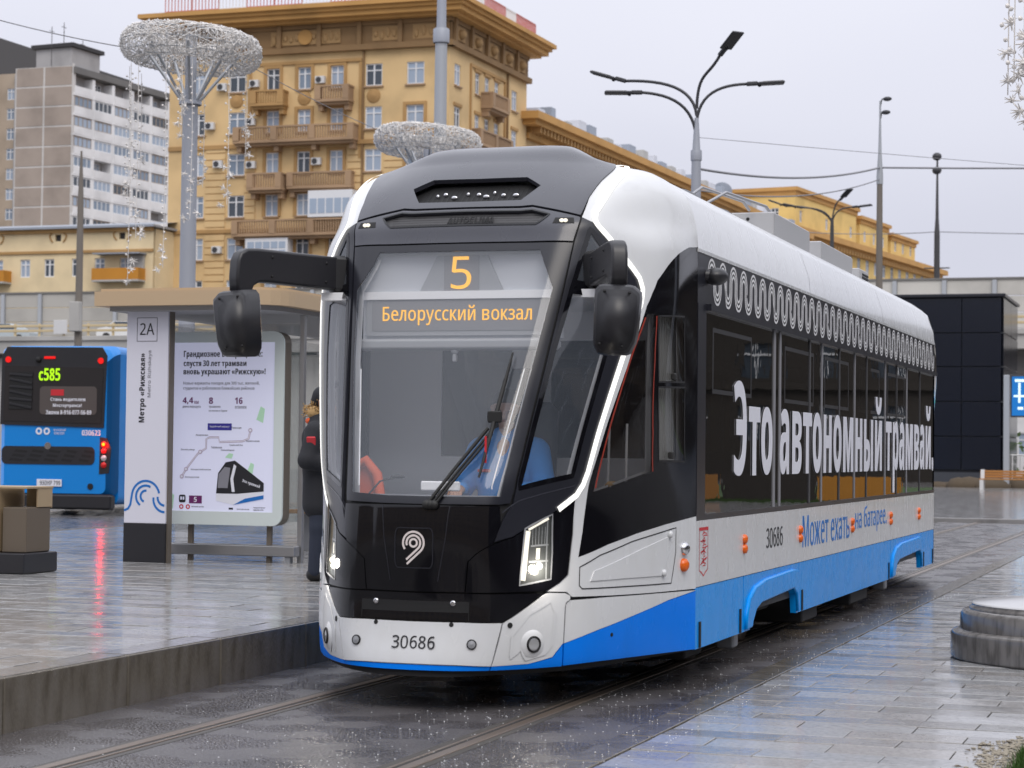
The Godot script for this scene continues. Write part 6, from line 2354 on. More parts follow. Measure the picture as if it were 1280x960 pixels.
	for s in [-1, 1]:
		b = Mb.new()
		var xf := Transform3D(cab_frame(s * 1.4, 1.44, 0.006).basis * Basis(Vector3.RIGHT, PI / 2), cab_off(s * 1.4, 1.44, 0.006))
		b.lathe([Vector2(0.03, -0.01), Vector2(0.03, 0.008), Vector2(0.024, 0.01)], 18, xf)
		var ps := part(wb, "sensor", b, M.gap)
		b = Mb.new()
		b.lathe([Vector2(0.024, 0.008), Vector2(0.0, 0.012)], 16, xf)
		part(ps, "sensor_lens", b, M.steel_dull)
		b = Mb.new()
		b.prism(disc(0.014, 12), 0.004, cab_frame(s * 0.88, 1.79, 0.004))
		part(wb, "plug", b, M.gap)
	b = Mb.new()
	skin(b, whole("blue_bumper"), 0.004, 0.02)
	wpart(t, "blue_lip", b, M.tram_blue)
	b = Mb.new()
	seam(b, [Vector2(-1.8, 0.93), Vector2(-1, 0.96), Vector2(0, 0.965), Vector2(1, 0.96), Vector2(1.8, 0.93)], 0.02, false, 0.012)
	part(wb, "lower_bead", b, M.tram_white)
	for s in [-1, 1]:
		var side := "left" if s < 0 else "right"
		b = Mb.new()
		skin(b, panel("mask", s), 0.002, 0.02, [panel("corner", s)])
		var pl := wpart(t, "pillar_panel", b, M.tram_pillar)
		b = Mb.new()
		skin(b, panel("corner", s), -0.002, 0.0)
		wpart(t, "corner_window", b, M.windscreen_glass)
		b = Mb.new()
		seam(b, densify(panel("corner", s), 0.1, true), 0.03, true, 0.0035)
		seam(b, [Vector2(s * 2.15, 6.15), Vector2(s * 2.4, 6.12), Vector2(s * 2.67, 6.05)], 0.09, false, 0.004)
		part(pl, "window_seal", b, M.tram_black)
		b = Mb.new()
		seam(b, [Vector2(s * 2.0, 2.95), Vector2(s * 2.2, 3.1), Vector2(s * 2.78, 3.35)], 0.006, false, 0.004)
		part(pl, "crease", b, M.tram_grey)
		b = Mb.new()
		skin(b, panel("fender", s), 0.004, 0.02, [panel("headlamp", s)])
		wpart(t, "fender", b, M.tram_black)
		headlight(t, s)
		# light band
		b = Mb.new()
		var path := side_of(pv(LED), s)
		var q := on_cab(path, 0.012)
		var ww := []
		b.ribbon(q[0], q[1], 0.036)
		var cut := Mb.new()
		wpart(t, "light_band", b, M.led_white)
		b = Mb.new()
		skin(b, panel("white_corner", s), 0.006, 0.02)
		var wc := wpart(t, "white_corner", b, M.tram_white)
		b = Mb.new()
		skin(b, panel("corner_emboss", s), 0.009, 0.004)
		seam(b, densify(panel("corner_emboss", s), 0.1, true), 0.014, true, 0.011)
		part(wc, "embossed_field", b, M.tram_white)
		var xf := Transform3D(cab_frame(s * 2.385, 1.42, 0.008).basis * Basis(Vector3.RIGHT, PI / 2), cab_off(s * 2.385, 1.42, 0.008))
		b = Mb.new()
		b.lathe([Vector2(0.085, 0), Vector2(0.07, 0.008), Vector2(0.05, 0.013)], 24, xf)
		part(wc, "fog_lamp_boss", b, M.tram_white)
		b = Mb.new()
		b.lathe([Vector2(0.05, 0.01), Vector2(0.05, 0.02), Vector2(0.042, 0.024), Vector2(0.036, 0.016)], 24, xf)
		part(wc, "fog_lamp_rim", b, M.gap)
		b = Mb.new()
		b.lathe([Vector2(0.038, 0.017), Vector2(0.034, 0.019), Vector2(0.02, 0.021), Vector2(0.0, 0.022)], 20, xf)
		part(wc, "fog_lamp", b, M.clear_lens)
		b = Mb.new()
		b.prism(disc(0.017, 12), 0.004, cab_frame(s * 2.115, 1.785, 0.005))
		part(wc, "plug", b, M.gap)
		b = Mb.new()
		skin(b, panel("blue_corner", s), 0.004, 0.02)
		wpart(t, "blue_corner", b, M.tram_blue)
	# wipers: two long arms from the lower edge and a blade
	b = Mb.new()
	for o in [0.0, 0.10, 0.17]:
		var a := cab_off(0.28 + o, 3.02, 0.03)
		var c := cab_off(1.3 + o * 0.7, 4.2 - o * 0.6, 0.045)
		b.tube([a, a.lerp(c, 0.5) + Vector3(0, 0, 0.012), c], 0.008 if o > 0.0 else 0.011, 6)
	var wip := wpart(t, "wiper", b, M.rubber)
	b = Mb.new()
	var top := cab_off(1.42, 5.05, 0.035)
	var bot := cab_off(1.40, 3.45, 0.035)
	b.tube([top, top.lerp(bot, 0.3), top.lerp(bot, 0.55), bot], [0.006, 0.014, 0.016, 0.007], 6)
	b.box(top.lerp(bot, 0.52) + Vector3(0, 0, 0.012), Vector3(0.09, 0.07, 0.03), Basis(), 0.008)
	part(wip, "blade", b, M.rubber)
	b = Mb.new()
	b.box(top.lerp(bot, 0.78) + Vector3(0.0, 0, 0.014), Vector3(0.012, 0.16, 0.006))
	part(wip, "warning_strip", b, M.print_red)
	b = Mb.new()
	for u in [0.28, 0.36, 0.44]:
		b.ball(cab_off(u, 3.03, 0.02), Vector3(0.03, 0.03, 0.025), 10, 6)
	part(wip, "pivot", b, M.rubber)
	mirror(t, -1)
	mirror(t, 1)

func headlight(t: Node3D, s: int) -> void:
	var outline := panel("headlamp", s)
	var b := Mb.new()
	skin(b, Geometry2D.offset_polygon(outline, 0.03)[0], -0.05, 0.0)
	var o := wpart(t, "headlight", b, M.bus_dark)
	b = Mb.new()
	seam(b, densify(outline, 0.1, true), 0.011, true, 0.007)
	part(o, "lamp_rim", b, M.steel_dull)
	b = Mb.new()
	var q := on_cab([Vector2(s * 2.29, 2.31), Vector2(s * 2.315, 2.5), Vector2(s * 2.345, 2.76)], -0.012)
	b.ribbon(q[0], q[1], 0.032)
	q = on_cab([Vector2(s * 2.345, 2.775), Vector2(s * 2.55, 2.888)], -0.012)
	b.ribbon(q[0], q[1], 0.02)
	part(o, "daylight_bar", b, M.lamp_white)
	b = Mb.new()
	skin(b, side_of(pv([2.255, 2.29, 2.275, 2.29, 2.325, 2.78, 2.3, 2.77]), s), -0.015, 0.0)
	part(o, "chrome_edge", b, M.chrome)
	b = Mb.new()
	for k in 5:
		seam(b, side_of(pv([2.40 + k * 0.032, 2.62, 2.40 + k * 0.033, 2.80]), s), 0.004, false, -0.02)
	seam(b, side_of(pv([2.38, 2.62, 2.565, 2.63]), s), 0.01, false, -0.018)
	seam(b, side_of(pv([2.36, 2.48, 2.565, 2.485]), s), 0.01, false, -0.018)
	seam(b, side_of(pv([2.545, 2.32, 2.55, 2.86]), s), 0.01, false, -0.018)
	part(o, "inner_fins", b, M.steel_dull)
	b = Mb.new()
	skin(b, side_of(pv([2.43, 2.50, 2.47, 2.50, 2.475, 2.6, 2.435, 2.6]), s), -0.014, 0.0)
	part(o, "side_light", b, M.lamp_white)
	for v in [[2.47, 2.44], [2.42, 2.39]]:
		b = Mb.new()
		b.ball(cab_off(s * v[0], v[1], -0.02), Vector3(0.025, 0.024, 0.02), 14, 10)
		part(o, "projector", b, M.lamp_white)
	var l := OmniLight3D.new()
	l.name = "headlight_glow"
	l.light_color = Color(1.0, 0.96, 0.9)
	l.light_energy = 0.06
	l.light_size = 0.03
	l.omni_range = 30.0
	l.omni_attenuation = 2.0
	l.shadow_enabled = true
	l.position = cab_off(s * 2.44, 2.41, 0.06) - t.position
	t.add_child(l)
	b = Mb.new()
	skin(b, outline, 0.0, 0.0)
	part(o, "cover_glass", b, M.clear_glass)

func mirror(t: Node3D, s: int) -> void:
	# a flat arm reaching forward and out from the pillar, a hooked end, and the mirror hanging from it
	var along := Vector3(s * 0.375, 0.012, 0.77).normalized()
	var across := along.cross(Vector3.UP).normalized() * s
	var axf := Transform3D(Basis(along, across.cross(along).normalized(), across), Vector3(s * 0.86, 2.665, -12.34))
	if axf.basis.y.y < 0.0: axf.basis.y = -axf.basis.y
	var el := PackedVector2Array([Vector2(0, -0.105), Vector2(0.62, -0.1), Vector2(0.69, -0.105), Vector2(0.73, -0.13), Vector2(0.745, -0.17), Vector2(0.755, -0.19), Vector2(0.86, -0.165), Vector2(0.868, -0.08), Vector2(0.862, 0.02), Vector2(0.84, 0.07), Vector2(0.79, 0.1), Vector2(0.7, 0.108), Vector2(0.3, 0.11), Vector2(0, 0.108)])
	var b := Mb.new()
	slab(b, el, 0.1, 0.022, axf * Transform3D(Basis(), Vector3(0, 0, -0.05)))
	var arm := wpart(t, "mirror_arm", b, M.mirror_plastic)
	b = Mb.new()
	b.box(Vector3(s * 0.87, 2.665, -12.33), Vector3(0.16, 0.24, 0.12), Basis(Vector3.UP, s * 0.9), 0.03)
	part(arm, "mirror_mount", b, M.black_plastic)
	b = Mb.new()
	for q in [[0.16, 0.06], [0.16, -0.06], [0.6, 0.06], [0.6, -0.06]]:
		for e in [-0.05, 0.05]:
			b.ball(axf * Vector3(q[0], q[1], e), Vector3(0.01, 0.01, 0.008), 8, 5)
	part(arm, "arm_screws", b, M.gap)
	# the housing: a shield seen from its back, its lower end slightly narrower
	var shield := PackedVector2Array([Vector2(-0.13, 0.17), Vector2(-0.10, 0.205), Vector2(0.09, 0.205), Vector2(0.145, 0.16), Vector2(0.125, -0.12), Vector2(0.085, -0.2), Vector2(-0.09, -0.205), Vector2(-0.125, -0.15)])
	if s < 0:
		for i in shield.size(): shield[i].x = -shield[i].x
		shield.reverse()
	var smooth := PackedVector2Array()
	for i in shield.size():
		var a := shield[i]
		var c := shield[(i + 1) % shield.size()]
		smooth.append(a.lerp(c, 0.12)); smooth.append(a.lerp(c, 0.88))
	for i in shield.size(): shield[i] = Vector2(shield[i].x * 0.88, shield[i].y)
	var turn := Basis(Vector3.UP, s * 0.22) * Basis(Vector3.RIGHT, 0.06) * Basis(Vector3.BACK, -s * 0.04)
	var xf := Transform3D(turn, Vector3(s * 1.217, 2.305, -11.565))
	b = Mb.new()
	var rings := []
	var layers := [[-0.085, -0.002], [0.02, 0.0], [0.042, 0.006], [0.054, 0.018], [0.06, 0.05]]
	for l in layers:
		var ring := []
		for p in smooth:
			var q: Vector2 = p * (1.0 - l[1] / 0.13)
			ring.append(b.vert(xf * Vector3(q.x, q.y, l[0]), (turn * Vector3(p.x, p.y * 0.6, 0.02 + l[1] * 2.5)).normalized()))
		rings.append(ring)
	for i in rings.size() - 1:
		for k in smooth.size():
			var k2 := (k + 1) % smooth.size()
			b.tri(rings[i][k], rings[i + 1][k], rings[i + 1][k2]); b.tri(rings[i][k], rings[i + 1][k2], rings[i][k2])
	var mid: int = b.vert(xf * Vector3(0, 0, 0.063), turn * Vector3(0, 0, 1))
	for k in smooth.size(): b.tri(rings[4][k], rings[4][(k + 1) % smooth.size()], mid)
	var o := wpart(t, "mirror", b, M.mirror_plastic)
	b = Mb.new()
	b.prism(smooth, 0.006, Transform3D(turn, xf * Vector3(0, 0, -0.09)))
	part(o, "mirror_glass", b, M.chrome)
	b = Mb.new()
	for q in [[-0.085, -0.14], [0.045, -0.15], [-0.07, 0.165], [0.075, 0.16]]:
		b.ball(xf * Vector3(q[0] * s, q[1], 0.05), Vector3(0.011, 0.011, 0.012), 8, 5)
	part(o, "housing_screws", b, M.gap)

func slab(b: Mb, poly: PackedVector2Array, depth: float, bevel: float, xf: Transform3D) -> void:
	# a flat piece with rounded edges on both faces
	var n := poly.size()
	var cw := Geometry2D.is_polygon_clockwise(poly)
	var outs := []
	for i in n:
		var e0 := (poly[i] - poly[(i - 1 + n) % n]).normalized()
		var e1 := (poly[(i + 1) % n] - poly[i]).normalized()
		var o := Vector2(e0.y + e1.y, -(e0.x + e1.x)).normalized()
		outs.append(-o if cw else o)
	var rings := []
	for k in 8:
		var a := PI / 2 * (k if k < 4 else k - 4) / 3.0
		var inset := bevel * (1.0 - (sin(a) if k < 4 else cos(a)))
		var z := bevel * (1.0 - cos(a)) if k < 4 else depth - bevel + bevel * sin(a)
		var ring := []
		for i in n:
			var q: Vector2 = poly[i] - outs[i] * inset
			var w := sin(a) if k < 4 else cos(a)
			ring.append(b.vert(xf * Vector3(q.x, q.y, z), (xf.basis * Vector3(outs[i].x * w, outs[i].y * w, -cos(a) if k < 4 else sin(a))).normalized()))
		rings.append(ring)
	for k in 7:
		for i in n:
			var j := (i + 1) % n
			b.tri(rings[k][i], rings[k + 1][i], rings[k + 1][j]); b.tri(rings[k][i], rings[k + 1][j], rings[k][j])
	for k in [0, 7]:
		var flat := PackedVector2Array()
		for i in n: flat.append(poly[i] - outs[i] * bevel)
		var tr := Geometry2D.triangulate_polygon(flat)
		for i in range(0, tr.size(), 3): b.tri(rings[k][tr[i]], rings[k][tr[i + 1]], rings[k][tr[i + 2]])

func tram_cab_sides(t: Node3D) -> void:
	for s in [-1, 1]:
		var b := Mb.new()
		skin(b, panel("cheek", s), 0.0, 0.02)
		var ck := wpart(t, "white_cheek", b, M.tram_white)
		b = Mb.new()
		seam(b, densify(panel("flap", s), 0.1, true), 0.007, true, 0.002)
		part(ck, "flap_gap", b, M.gap)
		b = Mb.new()
		skin(b, panel("emboss", s), 0.006, 0.008)
		part(ck, "embossed_flap", b, M.tram_white)
		for q in [[4.47, 2.68], [4.36, 2.31]]:
			b = Mb.new()
			b.ball(cab_off(s * q[0], q[1], 0.01), Vector3(0.018, 0.024, 0.024), 10, 6)
			part(ck, "flap_catch", b, M.tram_white)
		var xf := Transform3D(cab_frame(s * 4.76, 2.5, 0.0).basis * Basis(Vector3.RIGHT, PI / 2), cab_off(s * 4.76, 2.53, 0.0))
		b = Mb.new()
		b.lathe([Vector2(0.045, 0), Vector2(0.042, 0.02), Vector2(0.025, 0.034), Vector2(0, 0.036)], 18, xf)
		part(ck, "side_lamp", b, M.chrome)
		xf.origin = cab_off(s * 4.75, 2.37, 0.0)
		b = Mb.new()
		b.lathe([Vector2(0.045, 0), Vector2(0.042, 0.02), Vector2(0.025, 0.034), Vector2(0, 0.036)], 18, xf)
		part(ck, "turn_signal", b, M.amber_lens)
		b = Mb.new()
		skin(b, panel("cab_window", s), -0.002, 0.02, [panel("pane_a", s), panel("pane_b", s), panel("pane_c", s)])
		var dw := wpart(t, "cab_side_window", b, M.tram_black)
		for k in ["pane_a", "pane_b", "pane_c"]:
			b = Mb.new()
			skin(b, panel(k, s), -0.003, 0.0)
			part(dw, "pane", b, M.cab_side_glass)
		b = Mb.new()
		seam(b, densify(panel("pane_b", s), 0.1, true), 0.012, true, 0.0)
		seam(b, densify(panel("pane_c", s), 0.1, true), 0.012, true, 0.0)
		part(dw, "hopper_frame", b, M.black_plastic)
		b = Mb.new()
		seam(b, [Vector2(s * 3.05, 3.3), Vector2(s * 3.08, 4.4), Vector2(s * 3.17, 5.7)], 0.012, false, 0.0)
		seam(b, [Vector2(s * 3.46, 5.74), Vector2(s * 3.76, 5.05), Vector2(s * 4.0, 4.2), Vector2(s * 4.09, 3.62)], 0.012, false, 0.0)
		part(dw, "red_seal", b, M.red_seal)
		for q in [[4.3, 4.86], [4.4, 3.92]]:
			b = Mb.new()
			b.box(cab_off(s * q[0], q[1], 0.012), Vector3(0.03, 0.045, 0.07), Basis(), 0.008)
			part(dw, "latch", b, M.rubber)
		# curtain behind the two rear panes
		b = Mb.new()
		for k in 14:
			var z := -12.93 - k * 0.03
			b.box(Vector3(s * (1.12 + 0.008 * (k % 2)), 1.93, z), Vector3(0.012, 1.25, 0.031))
		wpart(t, "curtain", b, M.curtain)
		b = Mb.new()
		skin(b, panel("white_side", s), 0.002, 0.02)
		wpart(t, "white_side_panel", b, M.tram_white)
		b = Mb.new()
		skin(b, panel("blue_side", s), 0.0, 0.02)
		var bs := wpart(t, "blue_side_panel", b, M.tram_blue)
		b = Mb.new()
		b.prism(disc(0.012, 12), 0.004, cab_frame(s * 3.45, 1.5, 0.0))
		part(bs, "drain_hole", b, M.gap)

func side_prism(b: Mb, s: int, poly: PackedVector2Array, x0: float, x1: float, holes := []) -> void:
	# polygon in (z, y) on the tram's flank, from |x| = x0 out to x1
	if s > 0:
		var fl := PackedVector2Array()
		for p in poly: fl.append(Vector2(-p.x, p.y))
		var hh := []
		for h in holes:
			var g := PackedVector2Array()
			for p in h: g.append(Vector2(-p.x, p.y))
			hh.append(g)
		b.prism(fl, x1 - x0, Transform3D(Basis(Vector3.UP, PI / 2), Vector3(x0, 0, 0)), hh)
	else:
		b.prism(poly, x1 - x0, Transform3D(Basis(Vector3.UP, -PI / 2), Vector3(-x0, 0, 0)), holes)

func tram_body(t: Node3D) -> void:
	# roof shell in three lengths
	for q in [[Z1, -17.4], [-17.408, -21.4], [-21.408, Z0]]:
		var b := Mb.new()
		var prof := []
		for p in ROOF: prof.append(Vector2(p[0], p[1]))
		for i in range(ROOF.size() - 1, -1, -1): prof.append(Vector2(-ROOF[i][0], ROOF[i][1]))
		var nn := []
		for i in prof.size():
			var a: Vector2 = prof[maxi(i - 1, 0)]
			var c: Vector2 = prof[mini(i + 1, prof.size() - 1)]
			var d := (c - a).normalized()
			nn.append(Vector3(d.y, -d.x, 0))
		for i in prof.size() - 1:
			var k := b.v.size()
			for e in [[i, q[0]], [i + 1, q[0]], [i + 1, q[1]], [i, q[1]]]:
				b.vert(Vector3(prof[e[0]].x, prof[e[0]].y, e[1]), nn[e[0]])
			b.tri(k, k + 1, k + 2); b.tri(k, k + 2, k + 3)
		wpart(t, "roof", b, M.tram_white)
	var cuts := [-13.66, -15.95, -16.14, -17.9, -19.75, -21.55, -23.1, Z0]
	for s in [-1, 1]:
		# lettering band with the wave ornament
		var b := Mb.new()
		side_prism(b, s, rect(Z0, 2.54, Z1 - 0.004, 2.876), 1.22, 1.246)
		var band := wpart(t, "ornament_band", b, M.tram_pillar)
		if s > 0:
			ornament(band)
		b = Mb.new()
		side_prism(b, s, PackedVector2Array([Vector2(Z0, 2.50), Vector2(Z1 - 0.24, 2.50), Vector2(Z1 - 0.24, 2.545), Vector2(Z0, 2.545)]), 1.2, 1.285)
		wpart(t, "rain_gutter", b, M.tram_pillar)
		b = Mb.new()
		side_prism(b, s, rect(Z0, 2.877, Z1, 2.9), 1.2, 1.255)
		wpart(t, "roof_edge", b, M.tram_white)
		# front pillar
		b = Mb.new()
		side_prism(b, s, rect(Z1 - 0.235, 1.128, Z1 - 0.004, 2.538), 1.22, 1.252)
		wpart(t, "front_pillar", b, M.tram_pillar)
		# flush window panes between slim pillars
		for k in cuts.size() - 1:
			b = Mb.new()
			var pane_tilt := 0.0025 * sin(k * 2.1 + 0.6)
			side_prism(b, s, rect(cuts[k + 1] + 0.006, 1.13, cuts[k] - 0.006, 2.5), 1.244, 1.2465)
			var zm: float = (cuts[k] + cuts[k + 1]) / 2
			for vi in b.v.size():
				b.v[vi].x += s * (-0.002 + minf(0.0, (b.v[vi].z - zm) * pane_tilt) - absf(pane_tilt))
				if absf(b.n[vi].x) > 0.5: b.n[vi] = (b.n[vi] + Vector3(0, 0, -pane_tilt * s * signf(b.n[vi].x))).normalized()
			var wn := wpart(t, "window", b, M.tinted_glass)
			if k == 1: continue
			b = Mb.new()
			side_prism(b, s, rect(cuts[k] - 0.09, 1.13, cuts[k] - 0.0, 2.5), 1.19, 1.235)
			part(wn, "window_pillar", b, M.steel_dull if k % 2 else M.tram_pillar)
			b = Mb.new()
			if k in [0, 2, 3, 4, 5]:
				var z1: float = cuts[k] - 0.22
				var z0: float = maxf(cuts[k + 1] + 0.12, z1 - 1.25)
				side_prism(b, s, rect(z0, 1.95, z1, 2.4), 1.236, 1.243, [rect(z0 + 0.03, 1.98, z1 - 0.03, 2.37)])
				part(wn, "hopper_frame", b, M.black_plastic)
		for q in [[-15.95, 0.07, 1], [-16.17, 0.06, 1], [-17.42, 0.06, 0], [-17.98, 0.05, 1], [-18.86, 0.05, 0], [-19.7, 0.05, 1], [-20.4, 0.05, 0], [-21.6, 0.05, 1], [-22.4, 0.04, 0], [-23.15, 0.05, 1], [-24.2, 0.04, 0]]:
			b = Mb.new()
			side_prism(b, s, rect(q[0] - q[1] / 2, 1.13, q[0] + q[1] / 2, 2.5), 1.22, 1.2495)
			wpart(t, "window_divider", b, M.divider if q[2] else M.divider_dark)
		b = Mb.new()
		side_prism(b, s, rect(Z0, 1.095, Z1 - 0.004, 1.13), 1.22, 1.251)
		wpart(t, "window_sill", b, M.tram_pillar)
		# white waist and blue skirts
		b = Mb.new()
		side_prism(b, s, rect(Z0, 0.655, Z1 - 0.004, 1.093), 1.2, 1.25)
		var waist := wpart(t, "white_waist", b, M.tram_white)
		if s > 0:
			waist_marks(t, waist)
		for q in [[Z1 - 0.004, -14.88, false], [-14.9, -16.98, true], [-17.0, -21.98, false], [-22.0, -24.42, true], [-24.44, Z0, false]]:
			b = Mb.new()
			var a: float = q[0]
			var c: float = q[1]
			var poly := rect(c, 0.245, a, 0.65)
			if q[2]:
				poly = PackedVector2Array([Vector2(c, 0.245), Vector2(c + 0.1, 0.245), Vector2(c + 0.14, 0.4), Vector2(c + 0.28, 0.455), Vector2(a - 0.55, 0.42), Vector2(a - 0.36, 0.38), Vector2(a - 0.25, 0.3), Vector2(a - 0.22, 0.245), Vector2(a, 0.245), Vector2(a, 0.65), Vector2(c, 0.65)])
			side_prism(b, s, poly, 1.2, 1.247)
			var sk := wpart(t, "blue_skirt", b, M.tram_blue_sheen)
			if q[2]:
				# raised lip over the wheel opening
				b = Mb.new()
				var lip := PackedVector2Array([Vector2(a - 0.03, 0.26), Vector2(a - 0.05, 0.38), Vector2(a - 0.14, 0.49), Vector2(a - 0.34, 0.56), Vector2(a - 0.7, 0.595), Vector2(c + 0.3, 0.615), Vector2(c + 0.12, 0.6), Vector2(c + 0.05, 0.54), Vector2(c + 0.05, 0.26), Vector2(c + 0.1, 0.26), Vector2(c + 0.14, 0.4), Vector2(c + 0.28, 0.455), Vector2(a - 0.55, 0.42), Vector2(a - 0.36, 0.38), Vector2(a - 0.25, 0.3), Vector2(a - 0.22, 0.26)])
				if s > 0:
					for vi in lip.size(): lip[vi].x = -lip[vi].x
					slab(b, lip, 0.05, 0.02, Transform3D(Basis(Vector3.UP, PI / 2), Vector3(1.222, 0, 0)))
				else:
					slab(b, lip, 0.05, 0.02, Transform3D(Basis(Vector3.UP, -PI / 2), Vector3(-1.222, 0, 0)))
				part(sk, "arch_lip", b, M.tram_blue_sheen)
				b = Mb.new()
				b.box(Vector3(s * 0.66, 0.42, (a + c) / 2), Vector3(0.03, 0.4, a - c)); b.box(Vector3(s * 0.95, 0.62, (a + c) / 2), Vector3(0.5, 0.02, a - c))  # black plates added inside the arch to block light
				wpart(t, "wheel_bay_blackout", b, M.gap)
			for z in [a - 0.12, c + 0.1]:
				if q[2]: continue
				b = Mb.new()
				side_prism(b, s, rect(z - 0.02, 0.25, z + 0.02, 0.42), 1.247, 1.256)
				part(sk, "jacking_slot", b, M.gap)
	# things on the roof
	var b := Mb.new()
	for q in [[0.72, -19.1, 1.7, 0.34], [0.72, -21.5, 1.85, 0.31], [0.74, -23.2, 0.62, 0.24]]:
		b = Mb.new()
		b.box(Vector3(0.0, 3.36 + q[3] / 2, q[1]), Vector3(1.52, q[3], q[2]), Basis(), 0.015)
		var bx := wpart(t, "roof_unit", b, M.roof_unit)
		b = Mb.new()
		for k in 4:
			b.ball(Vector3(-0.5 + k * 0.34, 3.36 + q[3] * 0.82, q[1] + q[2] / 2), Vector3(0.016, 0.016, 0.008), 8, 5)
		part(bx, "rivets", b, M.gap)
		if q[2] < 1.0:
			b = Mb.new()
			for k in 5:
				b.box(Vector3(0.762, 3.4 + k * 0.036, q[1] - 0.05), Vector3(0.012, 0.02, 0.4))
			part(bx, "louvres", b, M.gap)
	for q in [[0.55, -15.7, 0.2], [0.6, -16.6, 0.13]]:
		b = Mb.new()
		b.ball(Vector3(q[0], 3.47, q[1]), Vector3(0.16, q[2] * 0.6, 0.42), 14, 8)
		wpart(t, "roof_dome", b, M.mirror_plastic)
	for q in [[0.35, 0.0], [0.56, -0.05]]:
		b = Mb.new()
		b.tube([Vector3(q[0] - 0.05, 3.50, -16.3), Vector3(q[0], 3.80 + q[1], -17.2), Vector3(q[0] + 0.05, 3.84 + q[1], -18.6), Vector3(q[0] + 0.05, 3.79 + q[1], -18.85)], 0.014, 6)
		wpart(t, "pantograph_horn", b, M.steel)
	# camera pod beside the ornament
	b = Mb.new()
	b.ball(Vector3(1.30, 2.735, -13.72), Vector3(0.085, 0.06, 0.1), 14, 10)
	b.tube([Vector3(1.24, 2.74, -13.66), Vector3(1.32, 2.735, -13.68)], 0.04, 10)
	wpart(t, "camera_pod", b, M.mirror_plastic)

func ornament(band: Node3D) -> void:
	# triple-lined wave: arches and bowls in turn, some ending in a hook
	var b := Mb.new()
	var pitch := 0.333
	var x := 1.2475
	var n := int((Z1 - 0.28 - Z0) / pitch)
	for k in n:
		var zc := Z1 - 0.4 - k * pitch
		for r in [0.05, 0.083, 0.1165]:
			var ro: float = 0.1665 - r
			var path := []
			for j in 13:
				var a := PI * j / 12.0
				path.append(Vector3(x, 2.742 + r * sin(a), zc + r * cos(a)))
			if k % 5 == 3 and r > 0.1:
				path.append(Vector3(x, 2.70, zc - r))
				b.ribbon(path, right_n(path.size()), 0.018)
				path = []
			for j in 13:
				var a := PI * j / 12.0
				if k % 5 == 1 and ro > 0.1 and j < 4: continue
				path.append(Vector3(x, 2.678 - ro * sin(a), zc - pitch / 2 + ro * cos(a)))
			path.append(Vector3(x, 2.742, zc - pitch / 2 - ro))
			b.ribbon(path, right_n(path.size()), 0.018)
	part(band, "wave_ornament", b, M.white_plain)

func right_n(k: int) -> Array:
	var out := []
	out.resize(k)
	out.fill(Vector3.RIGHT)
	return out

func waist_marks(t: Node3D, waist: Node3D) -> void:
	var face := Basis(Vector3.UP, PI / 2)
	lettering(t, "slogan", "Это автономный трамвай.", M.print_white, Transform3D(face, Vector3(1.2485, 1.145, -14.53) - t.position), 10.85, 0.98, true, false, 0.003)
	lettering(waist, "fleet_number", "30686", M.print_black, Transform3D(face, Vector3(1.2505, 0.895, -15.98)), 0.62, 0.155, false, true)
	lettering(waist, "slogan", "Может ехать", M.print_blue, Transform3D(face, Vector3(1.2505, 0.77, -17.12)), 2.3, 0.26, false, false)
	lettering(waist, "slogan", "на батарее.", M.print_blue, Transform3D(face, Vector3(1.2505, 0.775, -19.75)), 1.95, 0.27, false, false)
	for q in [[-14.88, 0.885], [-17.0, 0.885], [-19.55, 0.88], [-21.95, 0.88], [-24.1, 0.875]]:
		for y in [0.035, -0.035]:
			var b := Mb.new()
			b.lathe([Vector2(0.036, 0), Vector2(0.033, 0.02), Vector2(0.018, 0.028), Vector2(0, 0.03)], 16, Transform3D(Basis(Vector3.FORWARD, PI / 2), Vector3(1.25, q[1] + y, q[0])))
			part(waist, "side_marker", b, M.amber_lens)
	# red shield with a standing figure of strokes
	var b := Mb.new()
	var z := -13.635
	var o := [Vector3(1.2515, 1.04, z + 0.12), Vector3(1.2515, 1.04, z - 0.12), Vector3(1.2515, 0.76, z - 0.12), Vector3(1.2515, 0.745, z - 0.06), Vector3(1.2515, 0.72, z), Vector3(1.2515, 0.745, z + 0.06), Vector3(1.2515, 0.76, z + 0.12)]
	b.ribbon(o, right_n(o.size()), 0.01, true)
	b.ribbon([Vector3(1.2516, 1.035, z + 0.13), Vector3(1.2516, 1.035, z - 0.13)], right_n(2), 0.022)
	for k in 22:
		var y := 0.79 + k * 0.0105
		var w := 0.05 + 0.035 * sin(k * 1.7)
		var c := 0.025 * sin(k * 0.9)
		var pts := [Vector3(1.2517, y, z + c - w), Vector3(1.2517, y + 0.012 * sin(k), z + c), Vector3(1.2517, y - 0.004, z + c + w * (0.4 + 0.6 * absf(sin(k * 2.3))))]
		b.ribbon(pts, right_n(3), 0.007)
	part(waist, "red_shield", b, M.print_red)

